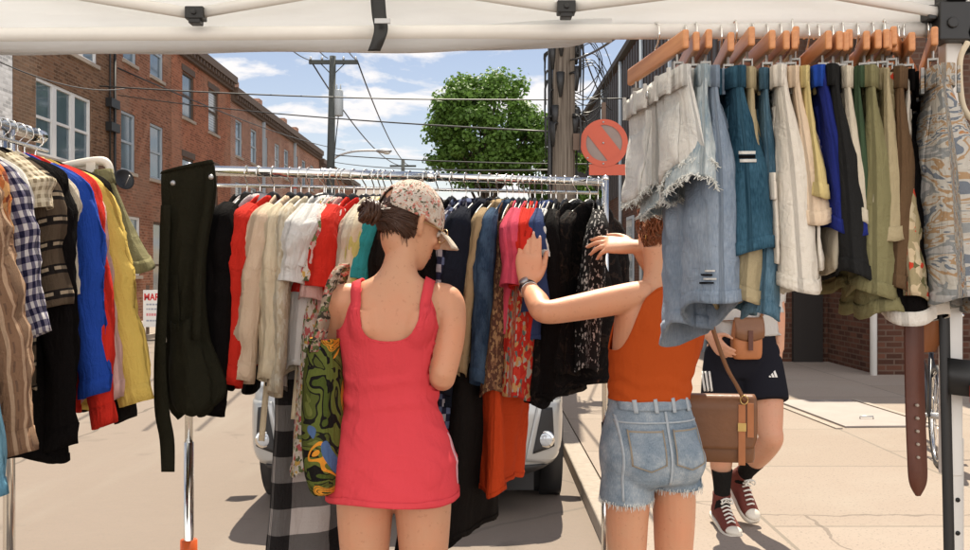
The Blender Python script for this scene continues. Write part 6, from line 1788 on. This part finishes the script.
    def wristring(c, ax, r_, w_, th):
        u1 = ax.orthogonal().normalized(); u2 = ax.cross(u1); m = MB()
        m.grid(lambda a, b: (c + (u1 * math.cos(a * 6.2832) + u2 * math.sin(a * 6.2832)) * r_ + ax * w_ * (b - .5), (a, b)), 28, 2, closed=True); return m
    wo = wristring(c, ax, .0275, .018, 0).build('watch_strap', M_black, W, solid=.004)
    m = MB(); n_ = V((-.2, -1, .3)); n_ = (n_ - ax * n_.dot(ax)).normalized(); m.tube([c + n_ * .026, c + n_ * .036], .015, 18); m.build('watch_case', M_metal, wo)
    wristring(c - ax * .02, ax, .0285, .004, 0).build('bracelet', plain('silver', (.7, .7, .68), .25, .9, var=0), W, solid=.003)
    for s in (-1, 1):
        sm_ = MB(); h = rot(s * .082, 0, 0); dv = V((s * .15, 1, 0)).normalized(); l = V((dv.y, -dv.x, 0)); a = V((h.x + s * .006, h.y + .01, 0))
        sm_.loft([(a - dv * .075 + V((0, 0, .03)), l * .030, V((0, 0, .028))), (a + V((0, 0, .035)), l * .040, V((0, 0, .034))), (a + dv * .10 + V((0, 0, .03)), l * .049, V((0, 0, .028))), (a + dv * .19 + V((0, 0, .024)), l * .036, V((0, 0, .02)))], n=18, sub=3, ex=3); sm_.build('shoe', M_brownleather, W)
    # brown leather satchel on her right hip
    sc0 = P(720, 428, 3.10)
    S = thing('satchel', 'small dark brown leather satchel hanging at the hip of the woman in orange', 'bag', sc0, R(-8))
    m = MB(); m.loft([(V((0, 0, -.105)), V((.098, 0, 0)), V((0, .036, 0))), (V((0, 0, -.095)), V((.108, 0, 0)), V((0, .044, 0))), (V((0, 0, 0)), V((.108, 0, 0)), V((0, .042, 0))), (V((0, 0, .09)), V((.102, 0, 0)), V((0, .032, 0))), (V((0, 0, .098)), V((.098, 0, 0)), V((0, .026, 0)))], n=36, sub=3, ex=5); m.build('bag_body', M_brownleather, S)
    m = MB(); m.grid(lambda a, b: (V(((-1 + 2 * a) * (.112 if b > .3 else .108) * (1 - .10 * max(0, b - .85) / .15 * abs(2 * a - 1)), .034 * math.cos(min(1, b * 2.6) * math.pi) - .014 if b < .385 else -.050, .104 + .008 * math.sin(min(1, b * 2.6) * math.pi) - max(0, b - .30) * .235 + .010 * abs(2 * a - 1) ** 3 * max(0, b - .5))), (a, b)), 20, 24); m.build('flap', M_brownleather, S, solid=.004)
    m = MB(); m.box((.052, -.056, -.11), (.074, -.051, .085)); m.box((.080, -.057, -.02), (.1, -.0515, .09)); m.build('closing_strap', M_tanleather, S, smooth=False)
    m = MB(); m.box((.050, -.060, .0), (.076, -.056, .026)); m.build('buckle', plain('brass', (.55, .38, .14), .3, .9, var=.1), S, smooth=False)
    inv = S.matrix_basis.inverted() if False else (Matrix.Translation(sc0) @ Matrix.Rotation(R(-8), 4, 'Z')).inverted()
    m = MB(); sp = [P(745, 402, 3.04), P(737, 386, 3.02), P(726, 366, 2.965), P(714, 332, 2.90), P(706, 303, 2.895), P(697, 285, 2.925), P(690, 281, 3.0), P(684, 300, 3.09), P(680, 360, 3.12), P(690, 402, 3.09)]
    m.ribbon([inv @ p for p in sp], [V((.012, .006, .003))] * len(sp), thick=.004, smooth=6); m.build('shoulder_strap', M_brownleather, S)
    m = MB(); q = inv @ P(744, 400, 3.035); m.tube([q + V((math.cos(k * .5236) * .012, -.003, math.sin(k * .5236) * .014)) for k in range(13)], .002, 6); m.build('strap_buckle', plain('brass_ring', (.55, .38, .14), .3, .9, var=.1), S)
orange_woman()

# ---------------------------------------------------------------- man walking on the pavement
def walking_man():
    d0 = 4.95
    base = V((P(742, 0, d0).x, d0, SW))
    W = thing('person', 'man in black sports shorts, black socks and dark red high-top sneakers walking on the pavement', 'person', base)
    Q = lambda px, py, d=d0: P(px, py, d) - base
    m = MB()
    yw = R(180 + 8)
    tr = [(.84, .155, .115, 0, 0), (.92, .168, .122, 0, 0), (1.00, .160, .112, 0, 0), (1.08, .150, .104, 0, -.005), (1.18, .158, .108, 0, -.01), (1.30, .178, .115, 0, -.012), (1.40, .185, .105, 0, -.008), (1.46, .165, .085, 0, 0), (1.495, .105, .07, 0, .005), (1.52, .066, .062, 0, .004), (1.56, .058, .058, 0, -.004), (1.62, .058, .06, 0, -.012)]
    m.loft([ellring((x, y, z), a, b, yw) for z, a, b, x, y in tr], n=28, sub=3, ex=2.3)
    ank_r = Q(722, 504, 5.02); kn_r = Q(722, 444, 4.98); hip_r = V((-.088, .0, .92))
    m.tube([hip_r + V((0, 0, .06)), hip_r, hip_r.lerp(kn_r, .5), kn_r + V((0, -.0, .06)), kn_r, kn_r.lerp(ank_r, .3) + V((0, .02, 0)), kn_r.lerp(ank_r, .7) + V((0, .008, 0)), ank_r], [.09, .098, .082, .064, .060, .060, .043, .036], 20, smooth=5)
    hip_l = V((.088, 0, .92)); kn_l = Q(771, 440, 4.80); ank_l = Q(741, 478, 5.10)
    m.tube([hip_l + V((0, 0, .06)), hip_l, hip_l.lerp(kn_l, .5) + V((.008, 0, 0)), kn_l + V((-.004, .012, .055)), kn_l, kn_l.lerp(ank_l, .3) + V((0.0, .02, -.012)), kn_l.lerp(ank_l, .7), ank_l], [.09, .100, .085, .066, .060, .061, .044, .037], 20, smooth=5)
    dl = V((.25, -.72, -.62)).normalized(); dr_ = V((.10, -1, -.18)).normalized()
    foot_geo(m, ank_r, dr_); foot_geo(m, ank_l, dl)
    # left arm hangs at the right of the picture
    sl = V((.195, .0, 1.42)); el = Q(777, 296) + V((0, .02, 0)); wl = Q(777, 350) + V((0, -.03, 0))
    m.tube([V((.13, 0, 1.43)), sl, sl.lerp(el, .5), el, el.lerp(wl, .35), el.lerp(wl, .75), wl], [.055, .060, .052, .043, .043, .034, .027], 18, smooth=5)
    hand_geo(m, wl, (-.12, -.25, -1), (.9, -.35, 0), 1.05, 1, (.55, .65, .75, .85), .05)
    sr_ = V((-.195, .0, 1.42)); er = V((-.25, .06, 1.13)); wr_ = V((-.20, -.14, 1.02))
    m.tube([V((-.13, 0, 1.43)), sr_, sr_.lerp(er, .5), er, er.lerp(wr_, .35), er.lerp(wr_, .75), wr_], [.055, .060, .052, .043, .043, .034, .027], 18, smooth=5)
    hand_geo(m, wr_, (.4, -.7, -.6), (-.9, -.35, .1), 1.05, -1, (.55, .65, .75, .85), .05)
    hc = V((0, -.01, 1.70)); T, r, f, u = head_geo(m, hc, V((.1, -1, -.05)), V((0, 0, 1)), 1.05)
    body = m.build('body', M_skin3, W, remesh=.007, sm_iter=4); bv = bvh_of(body); face_parts(T, r, f, u, body, 1.05)
    m = MB()
    def skull(a, e, k=1.0): return T(math.cos(e) * math.sin(a) * .079 * k, -.006 - math.cos(e) * math.cos(a) * .099 * k, .014 + math.sin(e) * .098 * k)
    rng = random.Random(33)
    m.grid(lambda a, b: (skull((a - .5) * 4.2, -.35 + b * 1.9, 1.04), (a, b)), 40, 16)
    for i in range(260):
        a = rng.uniform(-2.1, 2.1); e = rng.uniform(-.3, 1.5); p = skull(a, e, 1.04); n_ = (p - T(0, 0, 0)).normalized(); m.tube([p, p + n_ * .012 + V((0, 0, .004)), p + n_ * .014 + V((rng.uniform(-.01, .01), rng.uniform(-.01, .01), -.006))], [.003, .0025, .001], 4)
    m.build('hair', M_hair_b, W)
    # t-shirt and shorts
    ca, sa = math.cos(yw), math.sin(yw)
    def ring(z):
        z = max(tr[0][0], min(tr[-1][0], z))
        for i in range(len(tr) - 1):
            if tr[i][0] <= z <= tr[i + 1][0]:
                k = (z - tr[i][0]) / (tr[i + 1][0] - tr[i][0]); return [tr[i][j] + (tr[i + 1][j] - tr[i][j]) * k for j in range(5)]
    fo = Fold(55, .008)
    def shirt(u_, v_):
        a = u_ * 6.2832; z = 1.485 + (1.02 - 1.485) * v_; q = ring(z); lo = .012 + .016 * sm(v_ * 1.5); c, s = math.cos(a), math.sin(a)
        x, y = c * (q[1] + lo + fo(a * .3, z) * v_), s * (q[2] + lo + fo(a * .3 + 4, z) * v_)
        return push(V((q[3] + x * ca - y * sa, q[4] + x * sa + y * ca, z)), bv, .008), (a * .16, z)
    F_grey = fabric('pale_grey_jersey', (.52, .50, .47), .12)
    m = MB(); m.grid(shirt, 56, 36, closed=True); ts_ = m.build('t_shirt', F_grey, W, solid=.003)
    for s_, e_ in ((sl, el), (sr_, er)):
        m = MB(); A, Bq = s_ + V((-.03 * (1 if s_.x > 0 else -1), 0, .01)), s_.lerp(e_, .62); m.tube([A, s_ + V((0, 0, .008)), s_.lerp(e_, .35), Bq], [.068, .072, .072, .074], 20, cap=False, smooth=4); m.build('sleeve', F_grey, ts_, solid=.003)
    F_sport = fabric('black_sports_cloth', (.014, .014, .019), .03)
    m = MB()
    m.loft([ellring((0, -.004, z), a, b, yw) for z, a, b in ((1.07, .160, .116), (1.0, .174, .126), (.92, .186, .138), (.85, .180, .132), (.80, .15, .11))], n=30, sub=3, ex=2.3)
    for hp_, kn in ((hip_r, kn_r), (hip_l, kn_l)):
        e = hp_.lerp(kn, .56); ax_ = (kn - hp_).normalized()
        m.tube([hp_ + V((0, 0, .03)), hp_.lerp(kn, .22), e - ax_ * .01, e], [.104, .116, .119, .112], 26, smooth=4)
    shm = m.build('sports_shorts', F_sport, W, remesh=.008, sm_iter=6); sbv = bvh_of(shm)
    bpy.context.view_layer.update()
    M_w = plain('white_print', (.68, .66, .62), .7, var=.05)
    cam_l = V((0, 0, H)) - base
    def pdec(nm, quad, mat):
        """small flat mark printed on the shorts; quad = 4 photo points"""
        mm = MB(); idx = {}; n = 5
        for j in range(n + 1):
            for i in range(n + 1):
                a, b = i / n, j / n
                x = (quad[0][0] * (1 - a) + quad[1][0] * a) * (1 - b) + (quad[3][0] * (1 - a) + quad[2][0] * a) * b
                y = (quad[0][1] * (1 - a) + quad[1][1] * a) * (1 - b) + (quad[3][1] * (1 - a) + quad[2][1] * a) * b
                d_ = (Q(x, y) - cam_l).normalized(); h, nn, _, _ = sbv.ray_cast(cam_l, d_)
                if h is not None: idx[i, j] = mm.vert(h + nn * .004, (a, b))
        for j in range(n):
            for i in range(n):
                q = [(i, j), (i + 1, j), (i + 1, j + 1), (i, j + 1)]
                if all(k in idx for k in q): mm.f.append(tuple(idx[k] for k in q))
        if mm.f: mm.build(nm, mat, shm, solid=.001)
    for k in range(3): pdec('side_stripe', [(701.5 + k * 3.6, 371.5), (703.5 + k * 3.6, 371), (706.5 + k * 3.4, 391), (704.5 + k * 3.4, 391.5)], M_w)
    pdec('logo_bar', [(773.0, 372.0), (774.6, 370.6), (777.2, 377.6), (774.8, 377.6)], M_w)
    pdec('logo_bar', [(770.6, 374.6), (772.2, 373.2), (774.2, 377.6), (772.0, 377.6)], M_w)
    pdec('logo_bar', [(768.6, 376.6), (769.8, 375.6), (771.2, 377.6), (769.0, 377.6)], M_w)
    # socks and high-top sneakers
    F_sock = fabric('black_rib_sock', (.014, .013, .012), .0)
    M_can = plain('dark_red_canvas', (.115, .024, .016), .85, var=.15, scale=60, bump=.2); M_rub = plain('cream_rubber', (.62, .57, .48), .6, var=.1); M_lace = plain('white_lace', (.66, .64, .58), .8, var=.05)
    for ank, kn, dv in ((ank_r, kn_r, dr_), (ank_l, kn_l, dl)):
        ax_ = (kn - ank).normalized()
        m = MB(); m.tube([ank - ax_ * .03, ank + ax_ * .06, ank + ax_ * .13, ank + ax_ * .19], [.042, .041, .046, .053], 20, cap=False, smooth=3); m.build('sock', F_sock, W, solid=.004)
        d = dv.normalized(); l = d.cross(V((0, 0, 1))).normalized(); u_ = l.cross(d); a = ank
        sh = MB()
        sh.loft([(a - d * .075 - u_ * .060, l * .030, u_ * .036), (a - d * .05 - u_ * .045, l * .040, u_ * .050), (a + d * .02 - u_ * .045, l * .043, u_ * .050), (a + d * .08 - u_ * .055, l * .046, u_ * .038), (a + d * .14 - u_ * .066, l * .050, u_ * .027), (a + d * .19 - u_ * .071, l * .044, u_ * .020), (a + d * .212 - u_ * .073, l * .028, u_ * .014)], n=24, sub=3, ex=2.4)
        sh.tube([a - u_ * .05 - d * .015, a - u_ * .0 - d * .012, a + ax_ * .035 - d * .006, a + ax_ * .062 - d * .002], [.045, .048, .047, .049], 22, smooth=3)
        so = sh.build('sneaker', M_can, W, remesh=.005, sm_iter=3)
        m = MB(); m.loft([(a - d * .086 - u_ * .088, l * .034, u_ * .013), (a - d * .05 - u_ * .090, l * .044, u_ * .014), (a + d * .06 - u_ * .090, l * .047, u_ * .014), (a + d * .15 - u_ * .090, l * .054, u_ * .015), (a + d * .20 - u_ * .088, l * .047, u_ * .016), (a + d * .226 - u_ * .086, l * .030, u_ * .014)], n=24, sub=3, ex=4); m.build('rubber_sole', M_rub, so)
        m = MB(); m.ball(a + d * .186 - u_ * .066, 1, 18, 12, Matrix((l * .044, d * .042, u_ * .022)).transposed()); m.build('toe_cap', M_rub, so)
        m = MB()
        for k in range(7):
            c = a + d * (.145 - .021 * k) - u_ * (.036 - .0115 * k) ; w_ = .022 + .001 * k
            if k > 4: c = a + d * (.053 + .001 * (k - 4)) + u_ * (.008 + .020 * (k - 4))
            m.tube([c - l * w_ - u_ * .006, c + d * .004 + u_ * .008, c + l * w_ - u_ * .006], .0048, 6, smooth=3)
        c = a + d * .06 + u_ * .045
        for s in (-1, 1): m.tube([c, c + l * s * .022 + u_ * .014 + d * .012, c + l * s * .03 - u_ * .014 + d * .016, c + l * s * .006 + d * .006], .0035, 5, smooth=4)
        m.build('laces', M_lace, so)
    # tan pouch across his waist
    pc = P(747, 338, 4.80)
    B = thing('waist_pouch', 'tan leather pouch worn across the waist of the walking man', 'bag', pc, R(6))
    m = MB(); m.loft([(V((0, 0, -.108)), V((.045, 0, 0)), V((0, .018, 0))), (V((0, 0, -.098)), V((.072, 0, 0)), V((0, .030, 0))), (V((-.004, 0, -.02)), V((.080, 0, 0)), V((0, .036, 0))), (V((0, 0, .07)), V((.072, 0, 0)), V((0, .030, 0))), (V((0, 0, .10)), V((.066, 0, 0)), V((0, .022, 0)))], n=30, sub=3, ex=3.5); m.build('pouch_body', M_tanleather, B)
    m = MB(); m.grid(lambda a, b: (V(((-1 + 2 * a) * .076, -.022 - .022 * math.sin(b * 2.4), .105 - .10 * b - .02 * b * (1 - (2 * a - 1) ** 2))), (a, b)), 14, 10); m.build('flap', M_brownleather, B, solid=.004)
    m = MB(); m.box((-.012, -.052, -.06), (.012, -.046, .04)); m.build('tab', M_brownbelt, B, smooth=False)
    m = MB(); m.ribbon([V((.065, 0, .09)), V((.115, -.02, .22)), V((.14, .02, .40)), V((.10, .12, .58)), V((0, .28, .52)), V((-.10, .32, .25)), V((-.14, .12, .10)), V((-.07, .0, .09))], [V((.02, .01, 0))] * 8, thick=.004, smooth=6); m.build('strap', M_brownleather, B)
walking_man()
# ================================================================== PARKED CAR
def parked_car():
    cx_, y0 = -.462, 5.42
    C = thing('parked_car', 'silver grey car parked facing the viewer behind the clothes rack', 'car', (cx_, y0, 0))
    C.scale = (1.045, 1, 1)
    t = NT('silver_white_paint'); M_paint = t.done(t.bsdf(t.mix(t.noise(3, 3, .5, t.obj()), (.33, .34, .335), (.38, .385, .38)), .28, .25, None, .6, **{'Coat Weight': .6}))
    M_dark = plain('dark_trim', (.018, .018, .019), .55, var=.1); M_gl = M_glass; M_rub = plain('tyre_rubber', (.016, .016, .016), .85, var=.15); M_lens = plain('headlamp_lens', (.50, .54, .58), .12, .3, var=.2, scale=20)
    def sec(y, hw, zb, zt, ex=4.0):
        return (V((0, y, (zb + zt) / 2)), V((hw, 0, 0)), V((0, 0, (zt - zb) / 2)))
    m = MB()
    m.loft([sec(-.005, .60, .34, .70), sec(.015, .72, .28, .76), (V((0, .06, .525)), V((.82, 0, 0)), V((0, 0, .275))), sec(.14, .865, .24, .86), sec(.28, .89, .23, .92), sec(.55, .903, .23, .965), sec(1.05, .905, .22, 1.03), sec(2.2, .905, .21, 1.05), sec(3.4, .90, .22, 1.06), sec(4.1, .88, .26, 1.02), sec(4.35, .80, .34, .92)], n=56, sub=3, ex=4.2)
    hull = m.build('body', M_paint, C); bv = bvh_of(hull)
    m = MB()
    m.loft([(V((0, 1.00, 1.05)), V((.74, 0, 0)), V((0, .06, .03))), (V((0, 1.75, 1.30)), V((.68, 0, 0)), V((0, .35, .28))), (V((0, 2.5, 1.35)), V((.67, 0, 0)), V((0, .1, .27))), (V((0, 3.5, 1.33)), V((.66, 0, 0)), V((0, -.12, .26))), (V((0, 4.1, 1.10)), V((.68, 0, 0)), V((0, -.06, .06)))], n=40, sub=4, ex=4.0)
    cab = m.build('cabin', M_paint, C); cbv = bvh_of(cab)
    fr = V((0, 1, 0))
    def dec(nm, pts, off, mat, par=hull, nu=12, nv=10, sol=.004, b=bv):
        fn = lambda a, c: V(((pts[0][0] * (1 - a) + pts[1][0] * a) * (1 - c) + (pts[3][0] * (1 - a) + pts[2][0] * a) * c, -1.5, (pts[0][1] * (1 - a) + pts[1][1] * a) * (1 - c) + (pts[3][1] * (1 - a) + pts[2][1] * a) * c))
        return decal(nm, b, fn, fr, off, nu, nv, mat, par, solid=sol)
    dec('windscreen', [(-.60, 1.10), (.60, 1.10), (.52, 1.50), (-.52, 1.50)], .006, M_gl, C, 18, 12, b=cbv)
    for s in (-1, 1):
        fn = lambda a, c, s=s: V((s * 2, 1.5 + a * 2.2, 1.12 + c * .36)); decal('side_window', cbv, fn, (-s, 0, 0), .006, 14, 8, M_gl, C, solid=.004)
        X = lambda v: s * v
        # fog lamp pocket: silver surround, dark hollow, round lamp
        fb = dec('fog_lamp_surround', [(X(.665), .36), (X(.852), .335), (X(.868), .70), (X(.735), .70)], .008, M_paint, hull, 12, 14, .012)
        dec('fog_lamp_pocket', [(X(.705), .405), (X(.826), .44), (X(.815), .665), (X(.760), .675)], .020, M_dark, fb or hull, 10, 12, .006)
        h, n, _, _ = bv.ray_cast(V((X(.775), -1.5, .485)), fr)
        if h is not None:
            k = MB(); k.tube([h + V((0, .02, 0)), h + V((0, -.024, 0)), h + V((0, -.030, 0))], [.052, .052, .044], 20); k.build('fog_lamp', M_chrome, fb or hull)
            k = MB(); k.ball(h + V((0, -.026, 0)), (.040, .014, .040), 16, 10); k.build('fog_lamp_glass', M_lens, fb or hull)
        dec('headlight', [(X(.50), .745), (X(.845), .775), (X(.86), .865), (X(.60), .80)], .010, M_lens, hull, 14, 8, .010)
        # wing mirror
        k = MB(); k.loft([(V((s * .92, 1.30, 1.10)), V((0, .05, 0)), V((0, 0, .05))), (V((s * 1.0, 1.28, 1.12)), V((0, .07, 0)), V((0, 0, .08))), (V((s * 1.08, 1.28, 1.12)), V((0, .05, 0)), V((0, 0, .06)))], n=16, sub=3); k.build('mirror', M_paint, C)
    gr = dec('grille', [(-.42, .60), (.42, .60), (.46, .71), (-.46, .71)], .006, M_dark, hull, 20, 6, .006)
    k = MB()
    for i in range(4): k.box((-.40, -.035, .612 + i * .024), (.40, -.018, .620 + i * .024))
    k.build('grille_bars', M_chrome, gr or hull, smooth=False)
    dec('lower_intake', [(-.55, .30), (.55, .30), (.58, .44), (-.58, .44)], .006, M_dark, hull, 20, 6, .006)
    dec('lower_lip', [(-.84, .235), (.84, .235), (.865, .335), (-.865, .335)], .010, M_dark, hull, 36, 5, .010)
    k = MB(); k.box((-.55, .10, .16), (.55, .8, .30)); k.box((-.72, .2, .15), (.72, 4.1, .26)); k.build('underbody', M_dark, C, smooth=False)
    for y in (.86, 3.52):
        for s in (-1, 1):
            w_ = MB(); X0 = s * .80
            n = 40
            prof = [(.22, -.105), (.30, -.112), (.330, -.085), (.338, -.04), (.338, .04), (.330, .085), (.30, .112), (.22, .105)]
            w_.grid(lambda a, b: (lambda i, k: V((X0 + (prof[i][1] * (1 - k) + prof[min(i + 1, 7)][1] * k), y + math.cos(a * 6.2832) * (prof[i][0] * (1 - k) + prof[min(i + 1, 7)][0] * k), .338 + math.sin(a * 6.2832) * (prof[i][0] * (1 - k) + prof[min(i + 1, 7)][0] * k))))(min(6, int(b * 7)), b * 7 - min(6, int(b * 7))) and ((lambda i, k: V((X0 + (prof[i][1] * (1 - k) + prof[min(i + 1, 7)][1] * k), y + math.cos(a * 6.2832) * (prof[i][0] * (1 - k) + prof[min(i + 1, 7)][0] * k), .338 + math.sin(a * 6.2832) * (prof[i][0] * (1 - k) + prof[min(i + 1, 7)][0] * k))))(min(6, int(b * 7)), b * 7 - min(6, int(b * 7))), (a, b)), n, 14, closed=True)
            wo = w_.build('tyre', M_rub, C)
            r_ = MB(); r_.tube([(X0 - .10, y, .338), (X0 + .10, y, .338)], .215, 28); 
            for q in range(5):
                a = q * 1.2566; r_.box((X0 + s * .10 - .012, y - .03, .338 - .2), (X0 + s * .10 + .012, y + .03, .338 - .05)) if q == 0 else None
            r_.build('rim', M_metal, wo)
            a_ = MB(); a_.tube([(s * .78, y, .36), (s * .909, y, .36)], .385, 32); a_.build('wheel_arch', M_dark, C)
parked_car()

# ================================================================== BICYCLE BY THE WALL
def bicycle():
    o = V((P(941, 0, 6.5).x, 6.55, SW))
    B = thing('bicycle', 'black bicycle parked on the pavement behind the brown belt', 'bicycle', o, R(72))
    r = .335
    for x in (0, 1.02):
        m = MB(); m.tube([(x + math.cos(k * .19635) * r, 0, .35 + math.sin(k * .19635) * r) for k in range(33)], .019, 10); w_ = m.build('wheel', M_black, B)
        m = MB(); m.tube([(x + math.cos(k * .19635) * (r - .024), 0, .35 + math.sin(k * .19635) * (r - .024)) for k in range(33)], .011, 8); m.build('rim', M_chrome, w_)
        m = MB()
        for k in range(20):
            a = k * .314; m.tube([(x, .02 * (-1) ** k, .35), (x + math.cos(a) * (r - .03), 0, .35 + math.sin(a) * (r - .03))], .0016, 4)
        m.build('spokes', M_chrome, w_)
        m = MB(); m.tube([(x, -.045, .35), (x, .045, .35)], .022, 12); m.build('hub', M_metal, w_)
    m = MB(); bb = V((.44, 0, .29)); st = V((.30, 0, .80)); hd = V((.86, 0, .82)); hb = V((.88, 0, .70))
    for a, b in ((bb, st), (st, hd), (bb, hb), (hd + V((-.02, 0, .05)), hb)): m.tube([a, b], .017, 10)
    for s in (-.05, .05): m.tube([bb, V((0, s, .35))], .010, 8); m.tube([st + V((0, 0, -.04)), V((0, s, .35))], .009, 8); m.tube([hb, V((.93, s, .55)), V((1.02, s, .35))], .012, 8, smooth=3)
    m.build('frame', plain('dark_frame', (.02, .02, .024), .35, var=.1), B)
    m = MB(); m.tube([st, st + V((-.03, 0, .12))], .013, 8); m.build('seat_post', M_chrome, B)
    m = MB(); m.loft([(st + V((-.16, 0, .14)), V((0, .075, 0)), V((0, 0, .018))), (st + V((-.05, 0, .145)), V((0, .06, 0)), V((0, 0, .02))), (st + V((.11, 0, .14)), V((0, .018, 0)), V((0, 0, .014)))], n=16, sub=4); m.build('saddle', M_black, B)
    m = MB(); m.tube([hd, hd + V((-.02, 0, .16))], .013, 8); m.tube([hd + V((-.10, -.28, .20)), hd + V((.03, -.16, .17)), hd + V((-.02, 0, .16)), hd + V((.03, .16, .17)), hd + V((-.10, .28, .20))], .011, 8, smooth=4); m.build('handlebar', M_chrome, B)
    m = MB(); m.tube([bb + V((0, -.05, 0)), bb + V((0, .05, 0))], .018, 10); m.tube([bb + V((0, .055, 0)), bb + V((.08, .06, -.15))], .008, 6); m.tube([bb + V((0, -.055, 0)), bb + V((-.08, -.06, .15))], .008, 6); m.box(bb + V((.04, .06, -.165)), bb + V((.12, .14, -.145))); m.box(bb + V((-.12, -.14, .145)), bb + V((-.04, -.06, .165))); m.tube([bb + V((math.cos(k * .5236) * .09, .045, math.sin(k * .5236) * .09)) for k in range(13)], .005, 6); m.build('crank', M_metal, B)
bicycle()
